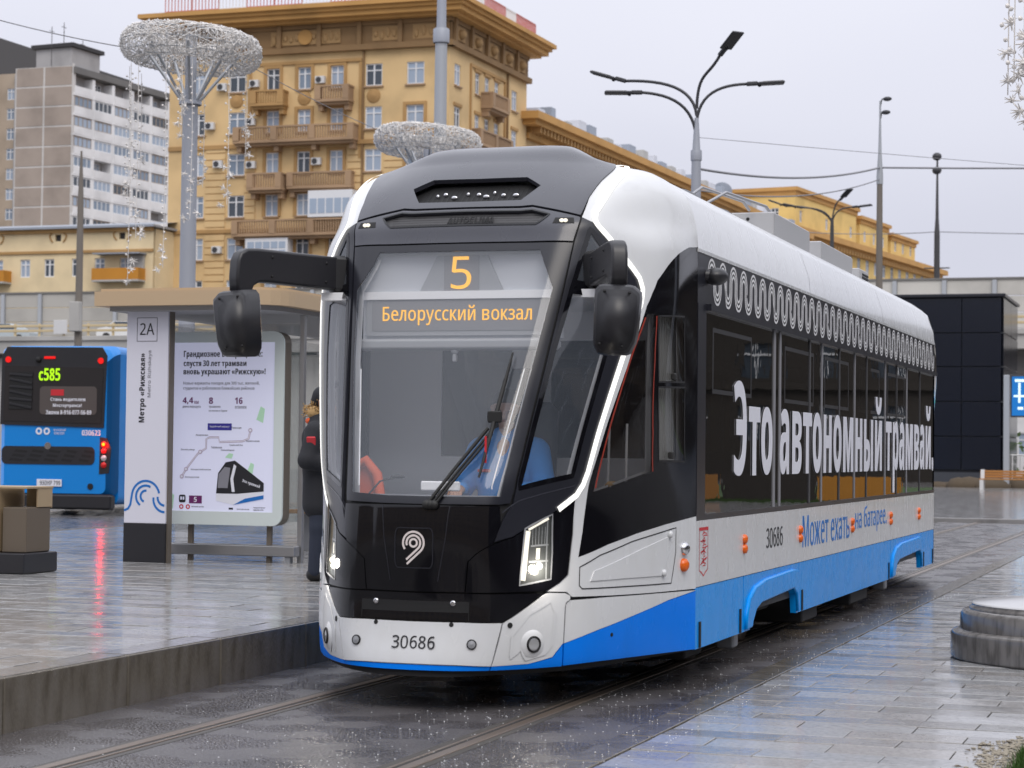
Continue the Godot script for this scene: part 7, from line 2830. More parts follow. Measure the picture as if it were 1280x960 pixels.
func tram_under(t: Node3D) -> void:
	for z in [-15.9, -23.2]:
		var b := Mb.new()
		b.box(Vector3(0, 0.36, z), Vector3(1.9, 0.16, 2.1), Basis(), 0.03)
		b.box(Vector3(0.98, 0.34, z), Vector3(0.1, 0.12, 1.9), Basis(), 0.02)
		b.box(Vector3(-0.98, 0.34, z), Vector3(0.1, 0.12, 1.9), Basis(), 0.02)
		var o := wpart(t, "bogie", b, M.bogie)
		for s in [-1.0, 1.0]:
			for e in [-0.85, 0.85]:
				b = Mb.new()
				b.lathe([Vector2(0.0, -0.05), Vector2(0.2, -0.05), Vector2(0.3, -0.04), Vector2(0.31, 0.03), Vector2(0.34, 0.035), Vector2(0.34, 0.06), Vector2(0.0, 0.06)], 28, Transform3D(Basis(Vector3.BACK, s * PI / 2), Vector3(s * 0.79, 0.315, z + e)))
				part(o, "wheel", b, M.rail_steel)
			b = Mb.new()
			b.lathe([Vector2(0.07, 0), Vector2(0.07, 0.05), Vector2(0.05, 0.06), Vector2(0.05, 0.2), Vector2(0.07, 0.21), Vector2(0.07, 0.25)], 14, Transform3D(Basis(), Vector3(s * 1.05, 0.24, z + 0.35)))
			b.box(Vector3(s * 1.06, 0.2, z + 0.72), Vector3(0.14, 0.2, 0.16), Basis(), 0.02)
			part(o, "suspension", b, M.steel_dull)
	var b := Mb.new()
	b.box(Vector3(0, 0.33, -14.1), Vector3(2.3, 0.1, 1.4)); b.box(Vector3(0, 0.33, -19.5), Vector3(2.35, 0.1, 4.9)); b.box(Vector3(0, 0.36, -12.7), Vector3(1.3, 0.1, 1.4))
	b.box(Vector3(0.9, 0.2, -18.0), Vector3(0.5, 0.2, 0.7), Basis(), 0.02); b.box(Vector3(0.85, 0.19, -20.6), Vector3(0.6, 0.2, 1.0), Basis(), 0.02); b.box(Vector3(0.8, 0.2, -14.2), Vector3(0.5, 0.16, 0.5), Basis(), 0.02)
	wpart(t, "underframe", b, M.bogie)

func tram_inside(t: Node3D) -> void:
	var b := Mb.new()
	b.box(Vector3(0, 0.4, -19.4), Vector3(2.4, 0.06, 12.0)); b.box(Vector3(0, 0.4, -12.9), Vector3(1.3, 0.06, 1.6))
	wpart(t, "floor", b, M.interior_floor)
	b = Mb.new()
	b.box(Vector3(0, 2.62, -19.4), Vector3(2.38, 0.05, 12.0))
	wpart(t, "ceiling", b, M.interior_grey)
	# wall behind the driver with a tinted window and a door opening
	b = Mb.new()
	b.prism(rect(-1.16, 0.45, 1.16, 2.6), 0.04, Transform3D(Basis(), Vector3(0, 0, -13.62)), [rect(-0.62, 1.5, -0.1, 2.35), rect(0.18, 1.5, 0.85, 2.3)])
	wpart(t, "cab_partition", b, M.interior_light)
	for q in [[-0.36, 0.52], [0.515, 0.67]]:
		b = Mb.new()
		b.box(Vector3(q[0], 1.92, -13.6), Vector3(q[1], 0.84, 0.012))
		wpart(t, "partition_pane", b, M.tinted_glass)
	b = Mb.new()
	b.box(Vector3(0, 2.52, -12.9), Vector3(1.9, 0.05, 1.3))
	wpart(t, "cab_ceiling", b, M.interior_light)
	# dashboard
	b = Mb.new()
	var rows := []
	for k in 13:
		var u := -1.9 + 3.8 * k / 12.0
		var a := cab_off(u, 2.98, -0.05)
		rows.append([a, Vector3(a.x * 0.95, 1.27, a.z - 0.22), Vector3(a.x * 0.92, 1.2, a.z - 0.5), Vector3(a.x * 0.9, 0.75, a.z - 0.52)])
	for k in 12:
		for j in 3:
			b.quad(rows[k][j], rows[k + 1][j], rows[k + 1][j + 1], rows[k][j + 1], (rows[k + 1][j] - rows[k][j]).cross(rows[k][j + 1] - rows[k][j]).normalized() * -1.0)
	var dash := wpart(t, "dashboard", b, M.dash)
	b = Mb.new()
	b.box(Vector3(-0.02, 1.32, -12.0), Vector3(0.26, 0.06, 0.02), Basis(), 0.01)
	part(dash, "notice_card", b, M.interior_light)
	b = Mb.new()
	b.tube([cab_off(-1.6, 3.1, -0.06), cab_off(-1.1, 3.5, -0.08), cab_off(-0.75, 3.62, -0.1)], 0.006, 6)
	b.ball(cab_off(-0.68, 3.64, -0.1), Vector3(0.05, 0.012, 0.02), 10, 6)
	part(dash, "microphone", b, M.rubber)
	b = Mb.new()
	b.tube([cab_off(1.78, 3.3, -0.03), cab_off(1.76, 3.34, -0.03), cab_off(1.72, 4.9, -0.03)], 0.004, 5)
	b.tube([cab_off(-1.66, 3.34, -0.03), cab_off(-1.78, 4.9, -0.03)], 0.004, 5)
	wpart(t, "blind_cords", b, M.interior_light)
	b = Mb.new()
	b.tube([Vector3(0.86, 1.28, -12.78), Vector3(0.86, 1.3, -12.66), Vector3(0.87, 1.75, -12.66)], 0.008, 6)
	b.tube([Vector3(0.99, 1.35, -12.7), Vector3(0.99, 1.38, -12.62), Vector3(1.0, 1.72, -12.6)], 0.008, 6)
	wpart(t, "grab_handles", b, M.white_plain)
	# destination display behind the top of the windscreen
	var dz := -12.28
	b = Mb.new()
	b.prism(PackedVector2Array([Vector2(-0.67, 2.245), Vector2(0.66, 2.245), Vector2(0.67, 2.56), Vector2(0.53, 2.8), Vector2(-0.53, 2.8), Vector2(-0.67, 2.57)]), 0.05, Transform3D(Basis(), Vector3(0, 0, dz - 0.055)))
	var disp := wpart(t, "destination_display", b, M.display_back)
	b = Mb.new()
	b.prism(PackedVector2Array([Vector2(-0.30, 2.505), Vector2(0.30, 2.505), Vector2(0.16, 2.795), Vector2(-0.15, 2.795)]), 0.012, Transform3D(Basis(), Vector3(0, 0, dz - 0.004)))
	b.prism(round_rect(-0.64, 2.265, 0.63, 2.515, 0.02), 0.02, Transform3D(Basis(), Vector3(0, 0, dz - 0.004)))
	part(disp, "display_field", b, M.display_box)
	b = Mb.new()
	b.prism(rect(-0.115, 2.54, 0.12, 2.785), 0.004, Transform3D(Basis(), Vector3(0, 0, dz + 0.008)))
	b.prism(round_rect(-0.6, 2.295, 0.59, 2.485, 0.012), 0.004, Transform3D(Basis(), Vector3(0, 0, dz + 0.016)))
	part(disp, "display_glass", b, M.display_face)
	b = Mb.new()
	b.box(Vector3(0, 2.205, dz + 0.05), Vector3(1.32, 0.07, 0.14), Basis(), 0.02)
	part(disp, "display_shelf", b, M.display_box)
	lettering(disp, "route_number", "5", M.amber_text, Transform3D(Basis(), Vector3(0.0, 2.66, dz + 0.013)), 0.135, 0.205)
	lettering(disp, "destination", "Белорусский вокзал", M.amber_text, Transform3D(Basis(), Vector3(-0.025, 2.393, dz + 0.021)), 1.0, 0.125)
	b = Mb.new()
	b.ball(Vector3(-0.01, 2.17, -12.2), Vector3(0.028, 0.028, 0.02), 12, 8)
	b.box(Vector3(-0.01, 2.12, -12.2), Vector3(0.03, 0.05, 0.03), Basis(), 0.008)
	wpart(t, "cab_camera", b, M.steel_dull)
	# driver's seat
	b = Mb.new()
	b.box(Vector3(0.06, 1.45, -13.32), Vector3(0.5, 0.85, 0.14), Basis(Vector3.RIGHT, -0.1), 0.06)
	b.box(Vector3(0.06, 1.98, -13.36), Vector3(0.26, 0.24, 0.11), Basis(Vector3.RIGHT, -0.1), 0.05)
	b.box(Vector3(0.06, 0.98, -13.06), Vector3(0.5, 0.14, 0.5), Basis(), 0.05)
	b.box(Vector3(0.06, 0.68, -13.06), Vector3(0.3, 0.5, 0.3), Basis(), 0.03)
	wpart(t, "driver_seat", b, M.interior_dark)
	b = Mb.new()
	b.box(Vector3(-0.73, 1.30, -12.5), Vector3(0.2, 0.3, 0.1), Basis(Vector3.BACK, 0.15), 0.05)
	b.tube([Vector3(-0.82, 1.2, -12.42), Vector3(-0.79, 1.42, -12.42), Vector3(-0.7, 1.47, -12.43), Vector3(-0.62, 1.38, -12.43), Vector3(-0.59, 1.2, -12.43)], 0.035, 8)
	wpart(t, "spare_vest", b, M.seat_orange)
	b = Mb.new()
	b.box(Vector3(0.93, 1.32, -12.5), Vector3(0.05, 0.08, 0.16), Basis(), 0.02)
	wpart(t, "cleaning_cloth", b, M.fur)
	# saloon: seats in pairs, handrails, lights
	var seat := Mb.new()
	seat.box(Vector3(0, 0.45, 0), Vector3(0.44, 0.08, 0.42), Basis(), 0.03)
	seat.box(Vector3(0, 0.8, -0.2), Vector3(0.44, 0.66, 0.07), Basis(Vector3.RIGHT, -0.12), 0.03)
	seat.box(Vector3(0, 0.22, 0), Vector3(0.1, 0.44, 0.3))
	var sm := seat.mesh()
	for z in [-14.9, -17.2, -18.2, -19.2, -20.3, -21.3, -22.6, -23.6, -24.6]:
		for x in [-0.9, -0.45, 0.9]:
			part(t, "passenger_seat", sm, M.seat_blue, Transform3D(Basis(), Vector3(x, 0.43, z) - t.position))
	for z in [-14.3, -16.5, -18.7, -20.8, -23.1]:
		for x in [-0.7, 0.7]:
			b = Mb.new()
			b.tube([Vector3(x, 0.43, z), Vector3(x, 2.6, z)], 0.02, 8)
			wpart(t, "handrail", b, M.handrail)
	b = Mb.new()
	b.tube([Vector3(0.7, 2.2, -14.3), Vector3(0.7, 2.2, -24.5)], 0.02, 8)
	b.tube([Vector3(-0.7, 2.2, -14.3), Vector3(-0.7, 2.2, -24.5)], 0.02, 8)
	wpart(t, "ceiling_rail", b, M.handrail)
	b = Mb.new()
	b.box(Vector3(0.6, 1.95, -18.35), Vector3(0.5, 0.55, 0.03), Basis(), 0.01)
	wpart(t, "notice_board", b, M.interior_light)

func tram_tail(t: Node3D) -> void:
	# the far end, closed like the front
	rear_end = true
	var b := Mb.new()
	skin(b, rect(-5, 0.6, 5, 2.06), 0.0, 0.0, [], 0.25)
	wpart(t, "rear_skirt", b, M.tram_blue)
	b = Mb.new()
	skin(b, rect(-5, 2.07, 5, 2.85), 0.0, 0.0, [], 0.25)
	wpart(t, "rear_waist", b, M.tram_white)
	b = Mb.new()
	skin(b, rect(-5, 2.86, 5, 7.24), 0.0, 0.0, [], 0.25)
	wpart(t, "rear_glazing", b, M.tram_black)
	b = Mb.new()
	skin(b, rect(-5, 7.25, 5, 12), 0.0, 0.0, [], 0.25)
	wpart(t, "rear_roof", b, M.tram_white)
	for s in [-1, 1]:
		b = Mb.new()
		skin(b, pv([s * 2.3, 2.3, s * 2.6, 2.3, s * 2.6, 2.8, s * 2.3, 2.8]), 0.006, 0.004)
		wpart(t, "tail_lamp", b, M.red_lens)
	rear_end = false

# ---------- people ----------
# Bodies are meshed from tapered capsules joined by a smooth minimum (surface nets).
func blob(b: Mb, bones: Array, cell: float, k := 0.03) -> void:
	# bones: [from, to, radius at from, radius at to, optional flattening Vector3]
	var lo := Vector3.ONE * 1e9
	var hi := -lo
	for q in bones:
		var r := maxf(q[2], q[3]) + 2.0 * cell
		for p in [q[0], q[1]]:
			lo = lo.min(p - Vector3.ONE * r); hi = hi.max(p + Vector3.ONE * r)
	var nx := int((hi.x - lo.x) / cell) + 2
	var ny := int((hi.y - lo.y) / cell) + 2
	var nz_ := int((hi.z - lo.z) / cell) + 2
	var f := PackedFloat32Array()
	f.resize(nx * ny * nz_)
	f.fill(1.0)
	for q in bones:
		var a: Vector3 = q[0]
		var c: Vector3 = q[1]
		var ab := c - a
		var l2 := maxf(ab.length_squared(), 1e-9)
		var ra: float = q[2]
		var rb: float = q[3]
		var m := maxf(ra, rb) + k * 1.5 + 2.0 * cell
		var bl := ((a.min(c) - Vector3.ONE * m - lo) / cell).floor()
		var bh := ((a.max(c) + Vector3.ONE * m - lo) / cell).ceil()
		for z in range(maxi(0, int(bl.z)), mini(nz_, int(bh.z) + 1)):
			for y in range(maxi(0, int(bl.y)), mini(ny, int(bh.y) + 1)):
				var row := (z * ny + y) * nx
				for x in range(maxi(0, int(bl.x)), mini(nx, int(bh.x) + 1)):
					var p := lo + Vector3(x, y, z) * cell - a
					var t := clampf(p.dot(ab) / l2, 0.0, 1.0)
					var d := (p - ab * t).length() - ra - (rb - ra) * t
					var e := f[row + x]
					var h := maxf(k - absf(d - e), 0.0) / k
					f[row + x] = minf(d, e) - h * h * k * 0.25
	var id := {}
	var first := b.v.size()
	for z in nz_ - 1:
		for y in ny - 1:
			for x in nx - 1:
				var i := (z * ny + y) * nx + x
				var v0 := f[i]
				if v0 > cell * 2.0 or v0 < -cell * 2.0: continue
				var s := Vector3.ZERO
				var cnt := 0
				for e in 12:
					var ax := e / 4
					var o1 := e & 1
					var o2 := (e >> 1) & 1
					var c0 := Vector3i.ZERO
					c0[(ax + 1) % 3] = o1; c0[(ax + 2) % 3] = o2
					var c1 := c0
					c1[ax] = 1
					var fa := f[((z + c0.z) * ny + y + c0.y) * nx + x + c0.x]
					var fb := f[((z + c1.z) * ny + y + c1.y) * nx + x + c1.x]
					if (fa < 0.0) != (fb < 0.0):
						s += Vector3(c0).lerp(Vector3(c1), fa / (fa - fb))
						cnt += 1
				if cnt:
					var p := lo + (Vector3(x, y, z) + s / cnt) * cell
					var g := Vector3(f[i + 1] - v0, f[i + nx] - v0, f[i + nx * ny] - v0)
					id[i] = b.vert(p, g.normalized())
	for i in id:
		var x: int = i % nx
		var y: int = (i / nx) % ny
		var z: int = i / (nx * ny)
		var v0 := f[i]
		if (v0 < 0.0) != (f[i + 1] < 0.0) and y > 0 and z > 0:
			net_quad(b, id, i, i - nx, i - nx - nx * ny, i - nx * ny)
		if (v0 < 0.0) != (f[i + nx] < 0.0) and x > 0 and z > 0:
			net_quad(b, id, i, i - 1, i - 1 - nx * ny, i - nx * ny)
		if (v0 < 0.0) != (f[i + nx * ny] < 0.0) and x > 0 and y > 0:
			net_quad(b, id, i, i - 1, i - 1 - nx, i - nx)
	# smooth the normals from the faces that meet
	var acc := []
	acc.resize(b.v.size() - first)
	acc.fill(Vector3.ZERO)
	for q in range(0, b.ix.size(), 3):
		if b.ix[q] < first: continue
		var n := (b.v[b.ix[q + 2]] - b.v[b.ix[q]]).cross(b.v[b.ix[q + 1]] - b.v[b.ix[q]])
		for e in 3: acc[b.ix[q + e] - first] += n
	for q in acc.size():
		if acc[q].length() > 1e-9: b.n[first + q] = acc[q].normalized()

func net_quad(b: Mb, id: Dictionary, a: int, c: int, d: int, e: int) -> void:
	if id.has(a) and id.has(c) and id.has(d) and id.has(e):
		b.tri(id[a], id[c], id[d]); b.tri(id[a], id[d], id[e])

func hand(b: Mb, wrist: Vector3, dir: Vector3, palm: Vector3, curl: float, thumb_side: float) -> void:
	# palm, four bent fingers of different lengths and a thumb from the palm's side
	var f := dir.normalized()
	var n := (palm - f * palm.dot(f)).normalized()
	var w := f.cross(n).normalized() * thumb_side
	var bones := []
	var lens_ := [0.070, 0.078, 0.072, 0.058]
	bones.append([wrist, wrist + f * 0.03, 0.026, 0.03])
	for i in 4:
		var o := w * (0.03 - 0.02 * i)
		var k := wrist + f * 0.088 + o
		bones.append([wrist + f * 0.025 + o * 0.7, k, 0.016, 0.0115])
		var d1 := (f * cos(curl * 0.6) + n * sin(curl * 0.6)).normalized()
		var d2 := (f * cos(curl * 1.5) + n * sin(curl * 1.5)).normalized()
		var d3 := (f * cos(curl * 2.2) + n * sin(curl * 2.2)).normalized()
		var l: float = lens_[i]
		var p1 := k + d1 * l * 0.48
		var p2 := p1 + d2 * l * 0.32
		bones.append([k, p1, 0.0105, 0.0095]); bones.append([p1, p2, 0.0095, 0.0085]); bones.append([p2, p2 + d3 * l * 0.26, 0.0085, 0.007])
	var t0 := wrist + f * 0.03 + w * 0.028
	var t1 := t0 + (f * 0.6 + w * 0.7 + n * 0.3).normalized() * 0.04
	bones.append([t0, t1, 0.015, 0.012]); bones.append([t1, t1 + (f * 0.9 + w * 0.15 + n * 0.4).normalized() * 0.035, 0.011, 0.0085])
	blob(b, bones, 0.0045, 0.006)

func head(b: Mb, at: Vector3, face: Vector3, s := 1.0) -> Transform3D:
	# returns the head's frame: z forwards
	var xf := frame_at(at, face)
	var P := func(x: float, y: float, z: float) -> Vector3: return xf * (Vector3(x, y, z) * s)
	var bones := [
		[P.call(0, 0.045, -0.015), P.call(0, 0.05, 0.005), 0.088 * s, 0.084 * s],
		[P.call(0, -0.02, 0.02), P.call(0, -0.075, 0.045), 0.066 * s, 0.042 * s],
		[P.call(0, -0.09, 0.055), P.call(0, -0.095, 0.065), 0.026 * s, 0.022 * s],
		[P.call(0, 0.01, 0.085), P.call(0, -0.028, 0.108), 0.011 * s, 0.016 * s],
		[P.call(-0.035, 0.03, 0.072), P.call(0.035, 0.03, 0.072), 0.018 * s, 0.018 * s],
		[P.call(-0.03, -0.06, 0.078), P.call(0.03, -0.06, 0.078), 0.012 * s, 0.012 * s],
		[P.call(-0.082, 0.005, -0.012), P.call(-0.088, 0.03, -0.022), 0.013 * s, 0.018 * s],
		[P.call(0.082, 0.005, -0.012), P.call(0.088, 0.03, -0.022), 0.013 * s, 0.018 * s]]
	blob(b, bones, 0.006 * s, 0.016 * s)
	return xf

func face_parts(o: Node3D, xf: Transform3D) -> void:
	for s in [-1.0, 1.0]:
		var b := Mb.new()
		b.ball(xf * Vector3(s * 0.032, 0.012, 0.079), Vector3(0.012, 0.008, 0.008), 10, 6, xf.basis)
		part(o, "eye", b, M.eye)
	var b := Mb.new()
	b.ball(xf * Vector3(0, -0.053, 0.088), Vector3(0.024, 0.007, 0.008), 10, 6, xf.basis)
	part(o, "mouth", b, M.lips)

func build_people() -> void:
	# the waiting person on the platform, seen from the side and half hidden by the tram
	var at := Vector3(-3.5, 0.302, -18.0)
	var t := thing("person", "person in black parka with fur collar waiting on the platform, half hidden by the tram", "person", at, 1.75)
	var b := Mb.new()
	# local +z is where the person looks: towards the track
	blob(b, [
		[Vector3(0, 0.93, 0), Vector3(0, 1.12, 0.0), 0.14, 0.13], [Vector3(0, 1.12, 0), Vector3(0, 1.38, -0.01), 0.13, 0.15],
		[Vector3(-0.16, 1.42, 0), Vector3(0.16, 1.42, 0), 0.07, 0.07], [Vector3(0, 1.42, -0.01), Vector3(0, 1.56, 0.0), 0.06, 0.058],
		[Vector3(-0.09, 0.9, 0), Vector3(-0.1, 0.5, 0.01), 0.088, 0.058], [Vector3(-0.1, 0.5, 0.01), Vector3(-0.1, 0.09, -0.02), 0.058, 0.042],
		[Vector3(0.09, 0.9, 0), Vector3(0.1, 0.5, 0.03), 0.088, 0.058], [Vector3(0.1, 0.5, 0.03), Vector3(0.1, 0.09, 0.0), 0.058, 0.042],
		[Vector3(-0.1, 0.05, -0.03), Vector3(-0.11, 0.035, 0.12), 0.042, 0.035], [Vector3(0.1, 0.05, -0.01), Vector3(0.11, 0.035, 0.14), 0.042, 0.035],
		[Vector3(-0.2, 1.4, 0), Vector3(-0.27, 1.14, -0.03), 0.058, 0.046], [Vector3(-0.27, 1.14, -0.03), Vector3(-0.15, 1.07, 0.2), 0.045, 0.033],
		[Vector3(0.2, 1.4, 0), Vector3(0.27, 1.14, -0.03), 0.058, 0.046], [Vector3(0.27, 1.14, -0.03), Vector3(0.15, 1.07, 0.2), 0.045, 0.033]], 0.016, 0.04)
	hand(b, Vector3(-0.14, 1.07, 0.22), Vector3(0.7, 0.05, 0.6), Vector3(0, -0.6, -0.3), 0.7, -1.0)
	hand(b, Vector3(0.14, 1.07, 0.22), Vector3(-0.7, 0.02, 0.6), Vector3(0, -0.6, -0.3), 0.7, 1.0)
	var xf := head(b, Vector3(0, 1.655, 0.02), Vector3(0.1, -0.1, 1))
	var body := part(t, "body", b, M.skin)
	face_parts(body, xf)
	b = Mb.new()
	blob(b, [
		[Vector3(-0.07, 0.72, 0), Vector3(-0.07, 1.05, 0), 0.155, 0.15], [Vector3(0.07, 0.72, 0.0), Vector3(0.07, 1.05, 0), 0.155, 0.15],
		[Vector3(-0.06, 1.05, 0), Vector3(-0.07, 1.34, -0.01), 0.155, 0.16], [Vector3(0.06, 1.05, 0), Vector3(0.07, 1.34, -0.01), 0.155, 0.16],
		[Vector3(-0.17, 1.40, -0.01), Vector3(0.17, 1.40, -0.01), 0.095, 0.095],
		[Vector3(0.20, 1.39, -0.01), Vector3(0.29, 1.13, -0.06), 0.095, 0.085], [Vector3(0.29, 1.13, -0.06), Vector3(0.18, 1.07, 0.18), 0.084, 0.062],
		[Vector3(-0.20, 1.39, -0.01), Vector3(-0.29, 1.13, -0.06), 0.095, 0.085], [Vector3(-0.29, 1.13, -0.06), Vector3(-0.18, 1.07, 0.18), 0.084, 0.062],
		[Vector3(-0.08, 1.5, -0.02), Vector3(0.08, 1.5, -0.02), 0.085, 0.085]], 0.014, 0.035)
	var coat := part(t, "parka", b, M.coat_black)
	b = Mb.new()
	b.ribbon([Vector3(0, 0.62, 0.17), Vector3(0, 0.9, 0.172), Vector3(0, 1.2, 0.168), Vector3(0, 1.44, 0.12)], [Vector3.BACK, Vector3.BACK, Vector3.BACK, Vector3(0, 0.5, 1).normalized()], 0.02)
	part(coat, "zip", b, M.gap)
	for s in [-1.0, 1.0]:
		b = Mb.new()
		b.box(Vector3(s * 0.313, 1.30, -0.02), Vector3(0.03, 0.10, 0.085), Basis(Vector3.BACK, -s * 0.3), 0.008)
		var pt := part(coat, "sleeve_patch", b, M.patch_red)
		b = Mb.new()
		b.box(Vector3(s * 0.318, 1.33, -0.02), Vector3(0.026, 0.02, 0.07), Basis(Vector3.BACK, -s * 0.3), 0.004)
		part(pt, "patch_stripe", b, M.print_white)
	# fur-edged hood lying round the neck
	b = Mb.new()
	for k in 420:
		var a := rng.randf() * TAU
		var rr := Vector3(cos(a) * 0.125, 1.585 + 0.03 * cos(a * 1.0 + PI), sin(a) * 0.115 - 0.02) + Vector3(rng.randfn(0, 0.018), rng.randfn(0, 0.028), rng.randfn(0, 0.018))
		var d := (rr - Vector3(0, 1.56, -0.02)).normalized() + Vector3(rng.randfn(0, 0.3), rng.randfn(0, 0.3), rng.randfn(0, 0.3))
		b.tube([rr, rr + d.normalized() * rng.randf_range(0.012, 0.028)], [0.008, 0.002], 3, false)
	blob(b, [[Vector3(-0.09, 1.58, -0.06), Vector3(0.09, 1.58, -0.06), 0.06, 0.06], [Vector3(-0.1, 1.57, -0.05), Vector3(-0.07, 1.55, 0.07), 0.045, 0.035], [Vector3(0.1, 1.57, -0.05), Vector3(0.07, 1.55, 0.07), 0.045, 0.035]], 0.014, 0.03)
	part(coat, "fur_collar", b, M.fur)
	b = Mb.new()
	b.tube([Vector3(-0.12, 1.49, 0.03), Vector3(-0.06, 1.49, 0.11), Vector3(0.06, 1.49, 0.11), Vector3(0.12, 1.49, 0.03), Vector3(0.11, 1.50, -0.08), Vector3(0, 1.50, -0.13), Vector3(-0.11, 1.50, -0.08)], 0.03, 8, false, true)
	part(coat, "orange_scarf", b, M.orange_cloth)
	b = Mb.new()
	blob(b, [[Vector3(-0.085, 0.85, 0), Vector3(-0.1, 0.5, 0.01), 0.105, 0.085], [Vector3(-0.1, 0.5, 0.01), Vector3(-0.1, 0.09, -0.015), 0.084, 0.072], [Vector3(0.085, 0.85, 0), Vector3(0.1, 0.5, 0.03), 0.105, 0.085], [Vector3(0.1, 0.5, 0.03), Vector3(0.1, 0.09, 0.005), 0.084, 0.072]], 0.015, 0.03)
	part(t, "trousers", b, M.trousers)
	for s in [[-1.0, 0.0], [1.0, 0.02]]:
		b = Mb.new()
		blob(b, [[Vector3(s[0] * 0.1, 0.055, -0.05 + s[1]), Vector3(s[0] * 0.11, 0.045, 0.14 + s[1]), 0.053, 0.043], [Vector3(s[0] * 0.1, 0.06, -0.03 + s[1]), Vector3(s[0] * 0.1, 0.16, -0.02 + s[1]), 0.053, 0.05]], 0.012, 0.03)
		part(t, "boot", b, M.boots)
	b = Mb.new()
	blob(b, [[xf * Vector3(0, 0.075, -0.02), xf * Vector3(0, 0.08, 0.005), 0.1, 0.096], [xf * Vector3(0, 0.02, -0.06), xf * Vector3(0, 0.04, -0.05), 0.07, 0.07]], 0.01, 0.02)
	var hat := part(t, "knitted_hat", b, M.coat_black)
	b = Mb.new()
	b.tube([xf * Vector3(-0.1, 0.035, 0.02), xf * Vector3(-0.06, 0.035, 0.085), xf * Vector3(0.06, 0.035, 0.085), xf * Vector3(0.1, 0.035, 0.02)], 0.014, 6)
	part(hat, "teal_band", b, M.teal_cloth)

	# the driver, seated behind the windscreen
	at = Vector3(0.06, 0.43, -13.0)
	t = thing("person", "person in bright blue jacket driving, seated behind the windscreen", "person", at)
	b = Mb.new()
	blob(b, [
		[Vector3(0, 0.66, -0.05), Vector3(0, 0.85, -0.08), 0.15, 0.13], [Vector3(0, 0.85, -0.08), Vector3(0, 1.08, -0.06), 0.13, 0.14],
		[Vector3(-0.16, 1.12, -0.05), Vector3(0.16, 1.12, -0.05), 0.07, 0.07], [Vector3(0, 1.12, -0.05), Vector3(0, 1.27, -0.02), 0.06, 0.055],
		[Vector3(-0.1, 0.66, 0), Vector3(-0.13, 0.64, 0.4), 0.088, 0.062], [Vector3(-0.13, 0.64, 0.4), Vector3(-0.13, 0.1, 0.42), 0.06, 0.042], [Vector3(-0.13, 0.05, 0.42), Vector3(-0.14, 0.04, 0.58), 0.042, 0.035],
		[Vector3(0.1, 0.66, 0), Vector3(0.13, 0.64, 0.4), 0.088, 0.062], [Vector3(0.13, 0.64, 0.4), Vector3(0.13, 0.1, 0.42), 0.06, 0.042], [Vector3(0.13, 0.05, 0.42), Vector3(0.14, 0.04, 0.58), 0.042, 0.035],
		[Vector3(-0.2, 1.1, -0.05), Vector3(-0.28, 0.86, 0.05), 0.055, 0.045], [Vector3(-0.28, 0.86, 0.05), Vector3(-0.2, 0.86, 0.3), 0.043, 0.032],
		[Vector3(0.2, 1.1, -0.05), Vector3(0.28, 0.86, 0.05), 0.055, 0.045], [Vector3(0.28, 0.86, 0.05), Vector3(0.22, 0.86, 0.3), 0.043, 0.032]], 0.016, 0.04)
	hand(b, Vector3(-0.2, 0.86, 0.31), Vector3(0.1, -0.1, 1), Vector3(0, -1, 0), 0.6, -1.0)
	hand(b, Vector3(0.22, 0.86, 0.31), Vector3(-0.1, -0.1, 1), Vector3(0, -1, 0), 0.6, 1.0)
	xf = head(b, Vector3(0.0, 1.365, 0.01), Vector3(0.25, -0.05, 1))
	body = part(t, "body", b, M.skin)
	face_parts(body, xf)
	b = Mb.new()
	blob(b, [
		[Vector3(-0.05, 0.66, -0.05), Vector3(-0.06, 1.05, -0.07), 0.15, 0.155], [Vector3(0.05, 0.66, -0.05), Vector3(0.06, 1.05, -0.07), 0.15, 0.155],
		[Vector3(-0.17, 1.11, -0.05), Vector3(0.17, 1.11, -0.05), 0.095, 0.095],
		[Vector3(-0.2, 1.1, -0.05), Vector3(-0.29, 0.86, 0.05), 0.09, 0.075], [Vector3(-0.29, 0.86, 0.05), Vector3(-0.205, 0.86, 0.28), 0.07, 0.05],
		[Vector3(0.2, 1.1, -0.05), Vector3(0.29, 0.86, 0.05), 0.09, 0.075], [Vector3(0.29, 0.86, 0.05), Vector3(0.225, 0.86, 0.28), 0.07, 0.05],
		[Vector3(-0.05, 1.2, -0.04), Vector3(0.05, 1.2, -0.04), 0.07, 0.07]], 0.014, 0.035)
	var jk := part(t, "jacket", b, M.jacket_blue)
	b = Mb.new()
	b.box(Vector3(0.1, 1.0, 0.095), Vector3(0.05, 0.05, 0.01), Basis(), 0.004)
	b.box(Vector3(-0.12, 0.98, 0.09), Vector3(0.09, 0.02, 0.01), Basis(), 0.004)
	part(jk, "badge", b, M.patch_red)
	b = Mb.new()
	blob(b, [[Vector3(-0.1, 0.66, 0), Vector3(-0.13, 0.64, 0.4), 0.1, 0.08], [Vector3(-0.13, 0.64, 0.4), Vector3(-0.13, 0.1, 0.42), 0.078, 0.065], [Vector3(0.1, 0.66, 0), Vector3(0.13, 0.64, 0.4), 0.1, 0.08], [Vector3(0.13, 0.64, 0.4), Vector3(0.13, 0.1, 0.42), 0.078, 0.065]], 0.016, 0.03)
	part(t, "trousers", b, M.trousers)
	b = Mb.new()
	blob(b, [[xf * Vector3(0, 0.07, -0.025), xf * Vector3(0, 0.072, 0.0), 0.093, 0.088], [xf * Vector3(0, 0.0, -0.06), xf * Vector3(0, 0.03, -0.055), 0.062, 0.068]], 0.01, 0.02)
	part(t, "hair", b, M.hair)

